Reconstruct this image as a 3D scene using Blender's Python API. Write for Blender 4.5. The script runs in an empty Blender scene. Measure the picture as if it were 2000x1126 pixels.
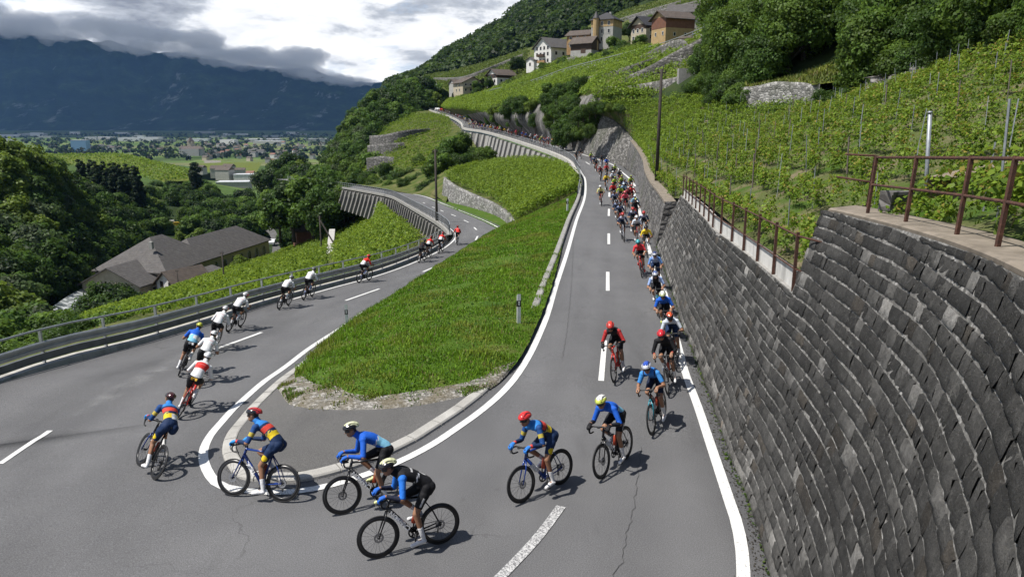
import bpy, bmesh, math, random
import numpy as np
from mathutils import Vector, Matrix
from mathutils.bvhtree import BVHTree
R = math.radians
rng = np.random.default_rng(7)
random.seed(7)
scene = bpy.context.scene
COL = scene.collection

# ------------------------------------------------------------------ camera model (photo pixels -> world)
F_PX, TH, H = 1400.0, R(13.0), 6.6
CT, ST = math.cos(TH), math.sin(TH)
def ray(px, py, Z):
    cx, cy = (px-1000)/F_PX*Z, -(py-563)/F_PX*Z
    return Vector((cx, Z*CT+cy*ST, H-Z*ST+cy*CT))
def at(px, py, z):
    return ray(px, py, (H-z)/(ST+CT*(py-563)/F_PX))

# ------------------------------------------------------------------ object helpers
def link(o, parent=None):
    COL.objects.link(o)
    if parent is not None: o.parent = parent
    return o
def tag(o, label=None, cat=None, group=None, kind=None):
    if label: o['label'] = label
    if cat: o['category'] = cat
    if group: o['group'] = group
    if kind: o['kind'] = kind
    return o
def empty(name, loc=(0,0,0), rz=0, label=None, cat=None, group=None):
    o = bpy.data.objects.new(name, None); o.empty_display_size = .2
    o.location = loc; o.rotation_euler = (0,0,rz); link(o)
    return tag(o, label, cat, group, 'thing' if cat else None)
def mesh_np(name, V, faces_flat, nper, mat=None, parent=None, col=None, smooth=False, fcol=None):
    """fast mesh: V (n,3); faces_flat (m,k) int array with k corners each, or list of lists"""
    me = bpy.data.meshes.new(name)
    V = np.asarray(V, dtype=np.float32)
    me.vertices.add(len(V)); me.vertices.foreach_set('co', V.ravel())
    Fa = np.asarray(faces_flat, dtype=np.int32)
    m, k = Fa.shape
    me.loops.add(m*k); me.loops.foreach_set('vertex_index', Fa.ravel())
    me.polygons.add(m)
    me.polygons.foreach_set('loop_start', np.arange(0, m*k, k, dtype=np.int32))
    me.polygons.foreach_set('loop_total', np.full(m, k, dtype=np.int32))
    if smooth: me.polygons.foreach_set('use_smooth', np.ones(m, dtype=bool))
    if col is not None:
        a = me.color_attributes.new('Col', 'FLOAT_COLOR', 'POINT')
        c4 = np.ones((len(V),4), dtype=np.float32); c4[:,:3] = col
        a.data.foreach_set('color', c4.ravel())
    me.update(calc_edges=True); me.validate()
    o = bpy.data.objects.new(name, me)
    if mat: me.materials.append(mat)
    return link(o, parent)
class MB:
    """collects polygons of any size"""
    def __init__(s): s.v=[]; s.f=[]; s.c=[]; s.mi=[]; s.cur=(1,1,1); s.m=0
    def face(s, pts, mi=None):
        n=len(s.v); s.v += [tuple(p) for p in pts]; s.c += [s.cur]*len(pts); s.f.append(tuple(range(n,n+len(pts)))); s.mi.append(s.m if mi is None else mi)
    def verts(s, pts):
        n=len(s.v); s.v += [tuple(p) for p in pts]; s.c += [s.cur]*len(pts); return n
    def quad(s,a,b,c,d): s.f.append((a,b,c,d)); s.mi.append(s.m)
    def poly(s,idx): s.f.append(tuple(idx)); s.mi.append(s.m)
    def box(s, c, size, M=None):
        x,y,z=[k/2 for k in size]; c=Vector(c)
        P=[Vector(p) for p in ((-x,-y,-z),(x,-y,-z),(x,y,-z),(-x,y,-z),(-x,-y,z),(x,-y,z),(x,y,z),(-x,y,z))]
        if M is not None: P=[M@p for p in P]
        n=s.verts([p+c for p in P])
        for q in ((0,3,2,1),(4,5,6,7),(0,1,5,4),(1,2,6,5),(2,3,7,6),(3,0,4,7)): s.quad(*[n+i for i in q])
    def bar(s, a, b, w, h, up=(0,0,1)):
        a,b=Vector(a),Vector(b); d=(b-a); L=d.length; d.normalize(); u=Vector(up)
        sd=d.cross(u)
        if sd.length<1e-4: sd=d.cross(Vector((1,0,0)))
        sd.normalize(); u=sd.cross(d)
        P=[]
        for e in (a,b):
            for (i,j) in ((-1,-1),(1,-1),(1,1),(-1,1)): P.append(e+sd*(i*w/2)+u*(j*h/2))
        n=s.verts(P)
        for q in ((0,1,2,3),(7,6,5,4),(0,4,5,1),(1,5,6,2),(2,6,7,3),(3,7,4,0)): s.quad(*[n+i for i in q])
    def tube(s, pts, r, n=8, caps=True, closed=False):
        pts=[Vector(p) for p in pts]; N=len(pts)
        rr = r if hasattr(r,'__len__') else [r]*N
        rings=[]; prev=None
        for i,p in enumerate(pts):
            if closed: t=pts[(i+1)%N]-pts[i-1]
            else: t=pts[min(i+1,N-1)]-pts[max(i-1,0)]
            t.normalize()
            if prev is None:
                a=Vector((0,0,1)) if abs(t.z)<.9 else Vector((1,0,0)); sd=t.cross(a).normalized()
            else:
                sd=prev-t*prev.dot(t)
                if sd.length<1e-5: sd=t.cross(Vector((0,0,1)))
                sd.normalize()
            prev=sd; u=t.cross(sd)
            rings.append(s.verts([p+(sd*math.cos(k*2*math.pi/n)+u*math.sin(k*2*math.pi/n))*rr[i] for k in range(n)]))
        for i in range(N if closed else N-1):
            a,b=rings[i],rings[(i+1)%N]
            for k in range(n): s.quad(a+k,a+(k+1)%n,b+(k+1)%n,b+k)
        if caps and not closed:
            s.poly([rings[0]+k for k in range(n)][::-1]); s.poly([rings[-1]+k for k in range(n)])
    def build(s, name, mats, parent=None, smooth=False, col=False):
        me=bpy.data.meshes.new(name); me.from_pydata(s.v,[],s.f)
        for m in (mats if isinstance(mats,(list,tuple)) else [mats]): me.materials.append(m)
        if any(s.mi): me.polygons.foreach_set('material_index', s.mi)
        if smooth: me.polygons.foreach_set('use_smooth',[True]*len(me.polygons))
        if col:
            a=me.color_attributes.new('Col','FLOAT_COLOR','POINT')
            c4=np.ones((len(s.v),4),dtype=np.float32); c4[:,:3]=s.c; a.data.foreach_set('color',c4.ravel())
        me.update()
        return link(bpy.data.objects.new(name,me),parent)
def smooth_obj(o, ang=40):
    o.data.polygons.foreach_set('use_smooth',[True]*len(o.data.polygons))
    return o

# ------------------------------------------------------------------ curves
def catmull(P, per=8, closed=False):
    P=[Vector(p) for p in P]; out=[]; N=len(P)
    for i in range(N-1):
        p0=P[i-1] if i>0 else P[0]*2-P[1]; p1=P[i]; p2=P[i+1]; p3=P[i+2] if i+2<N else P[-1]*2-P[-2]
        for k in range(per):
            t=k/per
            out.append(.5*((2*p1)+(p2-p0)*t+(2*p0-5*p1+4*p2-p3)*t*t+(3*p1-p0-3*p2+p3)*t**3))
    out.append(P[-1]); return out
def arclen(P):
    L=[0.0]
    for a,b in zip(P,P[1:]): L.append(L[-1]+(b-a).length)
    return L
def resample(P, step=None, n=None):
    L=arclen(P); T=L[-1]
    if n is None: n=max(2,int(round(T/step))+1)
    out=[]; j=0
    for i in range(n):
        s=T*i/(n-1)
        while j<len(L)-2 and L[j+1]<s: j+=1
        d=L[j+1]-L[j]; t=(s-L[j])/d if d>1e-9 else 0
        out.append(P[j].lerp(P[j+1],min(1,max(0,t))))
    return out
def normals2d(P):
    """left-hand horizontal normals of a polyline"""
    out=[]
    for i in range(len(P)):
        d=P[min(i+1,len(P)-1)]-P[max(i-1,0)]; n=Vector((-d.y,d.x,0))
        out.append(n.normalized() if n.length>1e-9 else Vector((0,0,0)))
    return out
def offset(P, d):
    N=normals2d(P); return [p+n*(d if not hasattr(d,'__len__') else d[i]) for i,(p,n) in enumerate(zip(P,N))]
def sweep(P, prof, name, mat, parent=None, closed_prof=False, smooth=False, caps=True):
    """profile = list of (offset to the left, dz) swept along P"""
    N=normals2d(P); k=len(prof); m=MB(); base=[]
    for p,n in zip(P,N): base.append(m.verts([p+n*o+Vector((0,0,z)) for o,z in prof]))
    for a,b in zip(base,base[1:]):
        for j in range(k if closed_prof else k-1): m.quad(a+j,a+(j+1)%k,b+(j+1)%k,b+j)
    if closed_prof and caps:
        m.poly([base[0]+j for j in range(k)]); m.poly([base[-1]+j for j in range(k)][::-1])
    return m.build(name,mat,parent,smooth)
def grid_mesh(name, G, mat, parent=None, smooth=True, col=None):
    G=np.asarray(G,dtype=np.float32); a,b,_=G.shape
    I=np.arange(a*b).reshape(a,b)
    Fc=np.stack([I[:-1,:-1],I[1:,:-1],I[1:,1:],I[:-1,1:]],-1).reshape(-1,4)
    return mesh_np(name,G.reshape(-1,3),Fc,4,mat,parent,col,smooth)
def bypar(P,n):
    """n points evenly spread over the control points themselves (columns stay aligned)"""
    c=catmull(P,8) if len(P)>2 else [P[0].lerp(P[1],t/8) for t in range(9)]
    out=[]
    for i in range(n):
        x=i/(n-1)*(len(c)-1); k=min(int(x),len(c)-2); out.append(c[k].lerp(c[k+1],x-k))
    return out
def cat_grid(rows, nu, nv):
    """rows of control points -> smooth (nv,nu,3) grid"""
    rows=[[Vector(p) for p in r_] for r_ in rows]; same=len(set(len(r_) for r_ in rows))==1
    rr=[bypar(r_,nu) if same else resample(catmull(r_,10) if len(r_)>2 else r_,n=nu) for r_ in rows]
    out=np.zeros((nv,nu,3))
    for i in range(nu):
        c=bypar([r_[i] for r_ in rr],nv)
        for j in range(nv): out[j,i]=c[j]
    return out
def gsample(G,u,v):
    """bilinear sample; u along columns 0..1, v along rows 0..1 (arrays)"""
    nv,nu,_=G.shape
    x=np.clip(u,0,1)*(nu-1); y=np.clip(v,0,1)*(nv-1)
    i=np.minimum(x.astype(int),nu-2); j=np.minimum(y.astype(int),nv-2)
    fx=(x-i)[:,None]; fy=(y-j)[:,None]
    return (G[j,i]*(1-fx)+G[j,i+1]*fx)*(1-fy)+(G[j+1,i]*(1-fx)+G[j+1,i+1]*fx)*fy
def gscatter(G,n):
    """n random (u,v) with uniform area density"""
    nv,nu,_=G.shape
    A=np.linalg.norm(np.cross(G[1:,:-1]-G[:-1,:-1],G[:-1,1:]-G[:-1,:-1]),axis=-1).ravel()
    c=rng.choice(len(A),n,p=A/A.sum()); j,i=np.divmod(c,nu-1)
    u=(i+rng.random(n))/(nu-1); v=(j+rng.random(n))/(nv-1)
    return u,v,A.sum()
def vnoise(P, scale, seed=0):
    """cheap smooth 3d noise (sum of sines), about -1..1, on (n,3)"""
    P=np.asarray(P)*scale; r=np.random.default_rng(seed); o=np.zeros(len(P))
    for k in range(6):
        d=r.normal(size=3); d/=np.linalg.norm(d); f=1+.35*k
        o+=np.sin(P@d*f*2.1+r.random()*6.28)*np.cos(P@np.roll(d,1)*f*1.7+r.random()*6.28)
    return o/2.4

# ------------------------------------------------------------------ materials
MATS={}
class NT:
    def __init__(s,name):
        s.m=bpy.data.materials.new(name); s.m.use_nodes=True; s.t=s.m.node_tree; s.n=s.t.nodes; s.l=s.t.links
        s.b=s.n['Principled BSDF']; s.out=s.n['Material Output']; s._tc=None; MATS[name]=s.m
    def new(s,ty,**kw):
        x=s.n.new(ty)
        for k,v in kw.items():
            if hasattr(x,k) and k not in ('Scale','Detail'): setattr(x,k,v)
            else: x.inputs[k].default_value=v
        return x
    def tc(s,kind='Object'):
        if s._tc is None: s._tc=s.n.new('ShaderNodeTexCoord')
        return s._tc.outputs[kind]
    def noise(s,scale,detail=4,rough=.55,coord=None,stretch=None):
        x=s.n.new('ShaderNodeTexNoise'); x.inputs['Scale'].default_value=scale; x.inputs['Detail'].default_value=detail; x.inputs['Roughness'].default_value=rough
        c=coord or s.tc()
        if stretch:
            mp=s.n.new('ShaderNodeMapping'); mp.inputs['Scale'].default_value=stretch; s.l.new(c,mp.inputs['Vector']); c=mp.outputs[0]
        s.l.new(c,x.inputs['Vector']); return x.outputs['Fac']
    def ramp(s,fac,stops):
        x=s.n.new('ShaderNodeValToRGB'); e=x.color_ramp.elements
        while len(e)<len(stops): e.new(.5)
        for el,(p,c) in zip(e,stops):
            el.position=p; el.color=(c[0],c[1],c[2],1) if hasattr(c,'__len__') else (c,c,c,1)
        s.l.new(fac,x.inputs[0]); return x.outputs[0]
    def mix(s,fac,a,b,mode='MIX'):
        x=s.n.new('ShaderNodeMix'); x.data_type='RGBA'; x.blend_type=mode
        for i,v in ((0,fac),(6,a),(7,b)):
            if hasattr(v,'is_output'): s.l.new(v,x.inputs[i])
            elif i==0: x.inputs[0].default_value=v
            else: x.inputs[i].default_value=(v[0],v[1],v[2],1)
        return x.outputs[2]
    def base(s,c):
        if hasattr(c,'is_output'): s.l.new(c,s.b.inputs['Base Color'])
        else: s.b.inputs['Base Color'].default_value=(c[0],c[1],c[2],1)
    def rough(s,v):
        if hasattr(v,'is_output'): s.l.new(v,s.b.inputs['Roughness'])
        else: s.b.inputs['Roughness'].default_value=v
    def bump(s,h,strength=.5,dist=.02):
        x=s.n.new('ShaderNodeBump'); x.inputs['Strength'].default_value=strength; x.inputs['Distance'].default_value=dist
        s.l.new(h,x.inputs['Height']); s.l.new(x.outputs[0],s.b.inputs['Normal'])
    def attr(s,name='Col'):
        x=s.n.new('ShaderNodeVertexColor'); x.layer_name=name; return x.outputs[0]
    def spec(s,v): s.b.inputs['Specular IOR Level'].default_value=v
def simple(name,c,rough=.6,metal=0,var=.12,scale=6,bump=0):
    if name in MATS: return MATS[name]
    t=NT(name); n=t.noise(scale,5)
    t.base(t.ramp(n,[(.3,[k*(1-var) for k in c]),(.7,[min(1,k*(1+var)) for k in c])]))
    t.rough(rough); t.b.inputs['Metallic'].default_value=metal
    if bump: t.bump(n,bump)
    return t.m

# asphalt
def asphalt(name,c0,c1,lanes=False):
    t=NT(name)
    big=t.noise(.35,4,.6); fine=t.noise(55,3,.7); speck=t.noise(140,2,.6)
    a=t.ramp(big,[(.3,c0),(.7,c1)])
    a=t.mix(t.ramp(fine,[(.35,0),(.65,1)]),a,t.mix(.5,a,(.0,.0,.0),'MIX'),'MIX') if False else a
    a=t.mix(.75,a,t.ramp(fine,[(.3,.22),(.5,.5),(.72,.95)]),'OVERLAY')
    a=t.mix(t.ramp(speck,[(.66,0),(.74,.55)]),a,(.34,.33,.32))
    # worn lighter lanes and dark stains
    st=t.noise(.9,6,.65,stretch=(1,.25,1)); a=t.mix(t.ramp(st,[(.56,0),(.75,.35)]),a,(.045,.045,.047))
    vo=t.n.new('ShaderNodeTexVoronoi'); vo.feature='DISTANCE_TO_EDGE'; vo.inputs['Scale'].default_value=.16
    wob=t.n.new('ShaderNodeVectorMath'); wob.operation='ADD'
    ns=t.n.new('ShaderNodeTexNoise'); ns.inputs['Scale'].default_value=1.3; ns.inputs['Detail'].default_value=5
    t.l.new(t.tc(),ns.inputs['Vector']); t.l.new(t.tc(),wob.inputs[0]); t.l.new(ns.outputs['Color'],wob.inputs[1]); t.l.new(wob.outputs[0],vo.inputs['Vector'])
    crack=t.ramp(vo.outputs['Distance'],[(.0,1),(.0014,0)])
    crk=t.mix(t.ramp(t.noise(.35,2),[(.52,0),(.62,.5)]),(0,0,0),crack)
    a=t.mix(crk,a,(.045,.045,.045))
    lane=t.noise(.22,3,.5,stretch=(1.6,.35,1)); a=t.mix(.28,a,t.ramp(lane,[(.35,.3),(.65,.72)]),'OVERLAY')
    if lanes:
        sp=t.n.new('ShaderNodeSeparateColor'); t.l.new(t.attr(),sp.inputs[0])
        wv=t.n.new('ShaderNodeMath'); wv.operation='MULTIPLY_ADD'; wv.inputs[1].default_value=.06; t.l.new(t.noise(.5,4),wv.inputs[0]); t.l.new(sp.outputs[0],wv.inputs[2])
        tr=t.ramp(wv.outputs[0],[(.03,.36),(.11,.48),(.24,.57),(.33,.50),(.43,.57),(.53,.47),(.63,.57),(.73,.50),(.83,.57),(.93,.47),(1,.33)]); a=t.mix(.55,a,tr,'OVERLAY')
        oil=t.noise(2.6,3,.5); a=t.mix(t.ramp(oil,[(.70,0),(.76,.30)]),a,(.05,.05,.052))
    t.base(a); t.rough(.82); t.spec(.35); t.bump(fine,.35,.01)
    return t.m
asphalt('asphalt',(.095,.095,.098),(.118,.118,.120),True)
asphalt('asphalt_old',(.088,.086,.083),(.115,.112,.108))
def paint():
    t=NT('road_paint'); n=t.noise(30,5,.7); b=t.noise(2.2,4,.7)
    t.base(t.mix(t.ramp(n,[(.53,0),(.68,.8)]),t.ramp(b,[(.3,(.62,.62,.60)),(.7,(.74,.74,.72))]),(.13,.13,.13))); t.rough(.6)
    t=NT('road_paint_worn'); n=t.noise(38,5,.75); 
    t.base(t.mix(t.ramp(n,[(.44,0),(.56,1)]),(.55,.55,.54),(.12,.12,.125))); t.rough(.7)
paint()
def granite():
    t=NT('kerb_granite'); n=t.noise(70,3,.7); b=t.noise(1.6,4)
    a=t.ramp(b,[(.3,(.30,.29,.265)),(.7,(.42,.41,.38))]); a=t.mix(.5,a,t.ramp(n,[(.3,.25),(.7,.8)]),'OVERLAY')
    t.base(a); t.rough(.8); t.bump(n,.3,.01)
granite()
def concrete(name,c0,c1,stain=(.08,.075,.07),amt=.5):
    t=NT(name); n=t.noise(3,6,.6); v=t.noise(2.2,6,.65,stretch=(1,1,.18)); f=t.noise(45,3)
    a=t.ramp(n,[(.3,c0),(.7,c1)]); a=t.mix(t.ramp(v,[(.5,0),(.72,amt)]),a,stain); t.base(a); t.rough(.85); t.bump(f,.25,.01)
concrete('concrete_light',(.36,.35,.32),(.50,.48,.45))
concrete('concrete_grey',(.22,.215,.2),(.33,.32,.30))
concrete('concrete_white',(.50,.49,.46),(.62,.61,.58),(.12,.11,.10),.65)
concrete('coping_concrete',(.15,.125,.095),(.26,.22,.175),(.05,.042,.03),.6)
def stone_mats():
    t=NT('dark_stone'); c=t.attr(); n=t.noise(7,7,.65); f=t.noise(40,4,.7)
    a=t.mix(.85,c,t.ramp(n,[(.28,.2),(.5,.5),(.75,.85)]),'OVERLAY')
    li=t.noise(1.6,8,.75); a=t.mix(t.ramp(li,[(.58,0),(.68,.6)]),a,(.20,.195,.18)); da=t.noise(.6,6,.7); a=t.mix(t.ramp(da,[(.58,0),(.74,.32)]),a,(.022,.020,.017))
    fs=t.noise(22,4,.7); a=t.mix(t.ramp(fs,[(.58,0),(.70,.5)]),a,(.24,.235,.22))
    t.base(a); t.rough(.78); t.spec(.4)
    x=t.n.new('ShaderNodeMath'); x.operation='ADD'; t.l.new(n,x.inputs[0]); t.l.new(f,x.inputs[1]); t.bump(x.outputs[0],1.0,.075)
    t=NT('mortar'); n=t.noise(9,6,.7); t.base(t.ramp(n,[(.33,(.05,.048,.043)),(.52,(.15,.145,.135)),(.70,(.42,.41,.39))])); t.rough(.9); t.bump(n,.6,.02)
    # rubble wall for farther walls
    for nm,c0,c1,c2,sc in (('rubble_stone',(.05,.05,.048),(.21,.205,.19),(.40,.39,.37),2.6),('rubble_mid',(.03,.03,.028),(.125,.12,.11),(.26,.25,.235),2.4),('rubble_dark',(.03,.03,.028),(.11,.105,.10),(.22,.21,.2),2.2)):
        t=NT(nm); vo=t.n.new('ShaderNodeTexVoronoi'); vo.inputs['Scale'].default_value=sc; vo.inputs['Randomness'].default_value=.9
        mp=t.n.new('ShaderNodeMapping'); mp.inputs['Scale'].default_value=(1,1,1.7); t.l.new(t.tc(),mp.inputs['Vector']); t.l.new(mp.outputs[0],vo.inputs['Vector'])
        sep=t.n.new('ShaderNodeSeparateColor'); t.l.new(vo.outputs['Color'],sep.inputs[0])
        a=t.ramp(sep.outputs[0],[(.0,[k*.55 for k in c1]),(.55,c1),(1,c2)])
        ed=t.n.new('ShaderNodeTexVoronoi'); ed.feature='DISTANCE_TO_EDGE'; ed.inputs['Scale'].default_value=sc; ed.inputs['Randomness'].default_value=.9; t.l.new(mp.outputs[0],ed.inputs['Vector'])
        e=t.ramp(ed.outputs['Distance'],[(.0,0),(.07,1)])
        a=t.mix(e,c0,a); n=t.noise(9,5); a=t.mix(.5,a,t.ramp(n,[(.3,.25),(.7,.75)]),'OVERLAY')
        st=t.noise(.25,5); a=t.mix(t.ramp(st,[(.52,0),(.7,.5)]),a,(.05,.06,.03))
        t.base(a); t.rough(.88); t.bump(ed.outputs['Distance'],.9,.12)
stone_mats()
def leafmat(name,trans=.35,rough=.55):
    t=NT(name); c=t.attr(); t.base(c); t.rough(rough); t.spec(.25)
    tr=t.n.new('ShaderNodeBsdfTranslucent')
    hs=t.n.new('ShaderNodeHueSaturation'); hs.inputs['Value'].default_value=1.25; hs.inputs['Hue'].default_value=.49; t.l.new(c,hs.inputs['Color']); t.l.new(hs.outputs[0],tr.inputs['Color'])
    ms=t.n.new('ShaderNodeMixShader'); ms.inputs[0].default_value=trans
    t.l.new(t.b.outputs[0],ms.inputs[1]); t.l.new(tr.outputs[0],ms.inputs[2]); t.l.new(ms.outputs[0],t.out.inputs['Surface'])
    return t.m
leafmat('leaves',.42); leafmat('grass_blade',.25,.6)
def soil(name,stops,sc=1.5,fine=30,bump=.4):
    t=NT(name); n=t.noise(sc,6,.65); f=t.noise(fine,4,.7)
    a=t.ramp(n,stops); a=t.mix(.6,a,t.ramp(f,[(.3,.25),(.7,.8)]),'OVERLAY'); t.base(a); t.rough(.95); t.spec(.15); t.bump(f,bump,.03)
soil('soil',[(.38,(.045,.085,.012)),(.52,(.085,.095,.035)),(.66,(.16,.13,.085))],.7)
soil('vine_soil',[(.38,(.045,.075,.012)),(.55,(.09,.10,.03)),(.72,(.15,.12,.07))],.35,8)
soil('grass_ground',[(.3,(.035,.075,.008)),(.55,(.06,.11,.012)),(.68,(.085,.10,.025)),(.76,(.20,.17,.10))],.8)
soil('undergrowth',[(.3,(.012,.022,.006)),(.55,(.022,.038,.010)),(.75,(.045,.055,.02))],.2,4)
soil('meadow',[(.3,(.07,.10,.016)),(.6,(.11,.13,.022)),(.8,(.15,.14,.05))],.25,5)
def gravel():
    t=NT('gravel'); vo=t.n.new('ShaderNodeTexVoronoi'); vo.inputs['Scale'].default_value=16; t.l.new(t.tc(),vo.inputs['Vector'])
    sep=t.n.new('ShaderNodeSeparateColor'); t.l.new(vo.outputs['Color'],sep.inputs[0])
    a=t.ramp(sep.outputs[0],[(0,(.10,.095,.08)),(.6,(.20,.19,.17)),(1,(.42,.40,.37))])
    n=t.noise(2.5,5); a=t.mix(t.ramp(n,[(.40,0),(.60,.8)]),a,(.12,.10,.06)); t.base(a); t.rough(.9); t.bump(vo.outputs['Distance'],.8,.03)
gravel()
def rock():
    t=NT('rock'); n=t.noise(.5,9,.7,stretch=(1,1,.45)); f=t.noise(3,6,.7)
    a=t.ramp(n,[(.32,(.03,.028,.025)),(.5,(.12,.115,.105)),(.66,(.30,.29,.27))]); a=t.mix(.5,a,t.ramp(f,[(.3,.2),(.7,.8)]),'OVERLAY')
    t.base(a); t.rough(.9); t.bump(n,.9,.5)
rock()
simple('galvanised',(.42,.44,.46),.42,.75,.15,3)
simple('galv_dark',(.16,.17,.18),.5,.5,.2,3)
def rust():
    t=NT('rust'); n=t.noise(14,6,.7); t.base(t.ramp(n,[(.3,(.028,.014,.010)),(.55,(.075,.030,.018)),(.75,(.14,.065,.04))])); t.rough(.85); t.bump(n,.3,.01)
rust()
simple('wood_pole',(.035,.028,.022),.85,0,.35,5)
simple('weathered_wood',(.20,.16,.115),.85,0,.3,6)
simple('stake_metal',(.28,.30,.32),.5,.4,.25,8)
simple('stake_wood',(.12,.10,.085),.85,0,.3,12)
# ================================================================== ROADS
V3=lambda x,y,z=0.: Vector((x,y,z))
# upper road, left edge (far -> near), from the railing side; z follows from the depth
upL=[ray(841,216,320),ray(883,230,255),ray(904,242,222),ray(910,251,205),ray(946,257,185),ray(988,268,160),ray(1051,288,131),ray(1093,303,113),ray(1122,318,98),ray(1136,338,83)]
upL_n=[at(1143,352,.75),at(1142,385,.55),at(1126,430,.4),at(1107,495,.25),at(1087,555,.15),at(1070,612,.1),at(1057,645,.08),at(1036,690,.05),at(1008,735,.03),at(975,772,.02),at(930,810,0)]
hair=[at(857,862,0),at(772,905,0),at(667,942,0),at(575,961,0),at(500,960,0),at(442,952,0),at(412,930,-.05),at(396,890,-.1),at(407,852,-.2),at(435,820,-.35),at(467,787,-.5),at(517,745,-.75),at(560,715,-1.0),at(610,677,-1.35),at(672,637,-1.65)]
# outer edge of the lower road (guardrail side)
loO=[at(0,747,-.45),at(100,720,-.75),at(250,680,-1.05),at(400,635,-1.4),at(500,602,-1.7),at(640,562,-2.1),at(740,535,-2.5),at(815,507,-2.9),at(865,482,-3.2),at(885,460,-3.4),at(866,440,-3.7),at(840,424,-4.0),at(815,410,-4.4),at(790,396,-4.9),at(765,384,-5.4),at(715,374,-6.2),at(655,364,-7.0),at(600,356,-7.9),at(540,350,-9.0)]
wall_foot=[V3(8.6,42,.2),at(1283,481,.15),at(1294,513,.12),at(1320,591,.08),at(1330,629,.06),at(1353,683,.04),at(1389,782,.02),at(1425,890,0),at(1456,962,0),at(1506,1126,0),V3(3.35,7.4),V3(2.55,5.4),V3(1.65,3.8),V3(.6,2.4),V3(-.9,1.3),V3(-3.2,.8),V3(-6.5,1.2)]
# --- stations: inner line and outer edge as matching polylines
upLs=catmull(upL+upL_n,8)
W_UP=4.75
innerA=resample(upLs,step=2.2)
NA=normals2d(innerA)
# right edge of the upper road: the white line on the wall side
rightline_near=[at(1253,428,.4),at(1274,502,.25),at(1293,552,.15),at(1326,678,.06),at(1339,728,.04),at(1362,791,.02),at(1389,872,0),at(1425,980,0),at(1443,1038,0),at(1452,1126,0),V3(2.75,7.4),V3(1.9,5.4)]
def right_of(P,d):
    return [p-n*d for p,n in zip(P,normals2d(P))]
rl_far=[p+n*(4.75-.75*min(1,max(0,(p.y-97)/12))) for p,n in zip(innerA,NA)]
far_part=[p for p in rl_far if p.y>62]
rightline=resample(catmull(far_part[::4]+[at(1233,357,.66),at(1245,398,.5)]+rightline_near,8),step=.5)
# road sheet A (upper road + hairpin head): match by arc fraction in three legs
def cut(P,f):
    return [p for p in P if f(p)]
loOs=resample(catmull(loO,8),step=2.0)
loI=right_of(loOs,5.0)                        # inner edge of lower road, 5 m to the island side
hairs=catmull(hair,8)
W_sh=.25
# outer boundary of everything, far right -> near -> far left
foot_s=catmull(wall_foot,6)
outer=[V3(p.x,p.y,p.z) for p in offset(cut(rightline,lambda p:p.y>44),.9)]+cut(foot_s,lambda p:p.y<42)
outer+=[V3(-9.5,3.0,-.1),V3(-12.3,7,-.2),V3(-14.2,12.5,-.3)]
full_out=resample(catmull(outer[::3]+[outer[-1]],6)+loOs,step=1.2)
full_in=resample(upLs+hairs[1:]+cut(loI,lambda p:p.y>31 or False),step=.45)
def match(A,B):
    """ribs between two edges: dynamic programming on rib length"""
    a=np.array([tuple(p) for p in A]); b=np.array([tuple(p) for p in B]); n,k=len(a),len(b)
    D=np.linalg.norm(a[:,None]-b[None],axis=2)**2
    C=np.full((n,k),1e18); bp=np.zeros((n,k),np.int8); C[0,0]=0
    Dl=D.tolist(); prev=None
    for i in range(n):
        row=[0.]*k; br=[0]*k; di=Dl[i]
        for j in range(k):
            best=0. if (i==0 and j==0) else 1e18; q=0
            if i>0:
                v=prev[j]
                if v<best: best=v; q=1
                if j>0 and prev[j-1]<best: best=prev[j-1]; q=3
            if j>0 and row[j-1]<best: best=row[j-1]; q=2
            row[j]=best+di[j]; br[j]=q
        bp[i]=br; prev=row
    i,j=n-1,k-1; out=[(i,j)]
    while i or j:
        q=bp[i,j]; i-=1 if q in (1,3) else 0; j-=1 if q in (2,3) else 0; out.append((i,j))
    return out[::-1]
ext_in=offset(full_in,-.5)
pr=match(ext_in,full_out); CR=6
rows=[]
for i,j in pr: rows.append([tuple(ext_in[i].lerp(full_out[j],t/CR)) for t in range(CR+1)])
RG=np.array(rows); rc=np.zeros(RG.shape); rc[:,:,0]=np.linspace(0,1,CR+1)[None,:]
road=tag(grid_mesh('road',RG,MATS['asphalt'],col=rc.reshape(-1,3)),kind='structure')
ROAD_BVH=BVHTree.FromPolygons([tuple(v.co) for v in road.data.vertices],[tuple(p.vertices) for p in road.data.polygons])
def rz(x,y,z0=20,dflt=0):
    h=ROAD_BVH.ray_cast(Vector((x,y,z0)),Vector((0,0,-1)))
    return h[0].z if h[0] is not None else dflt
def on_road(P,dz=.0): return [V3(p.x,p.y,rz(p.x,p.y,30,p.z)+dz) for p in P]

def strip(P,w,mat,m,dz=.013):
    N=normals2d(P); prev=None
    for p,n in zip(P,N):
        a=p+n*w/2; b=p-n*w/2
        a.z=rz(a.x,a.y,30,p.z)+dz; b.z=rz(b.x,b.y,30,p.z)+dz
        k=m.verts([a,b])
        if prev is not None: m.quad(prev,prev+1,k+1,k)
        prev=k
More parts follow.
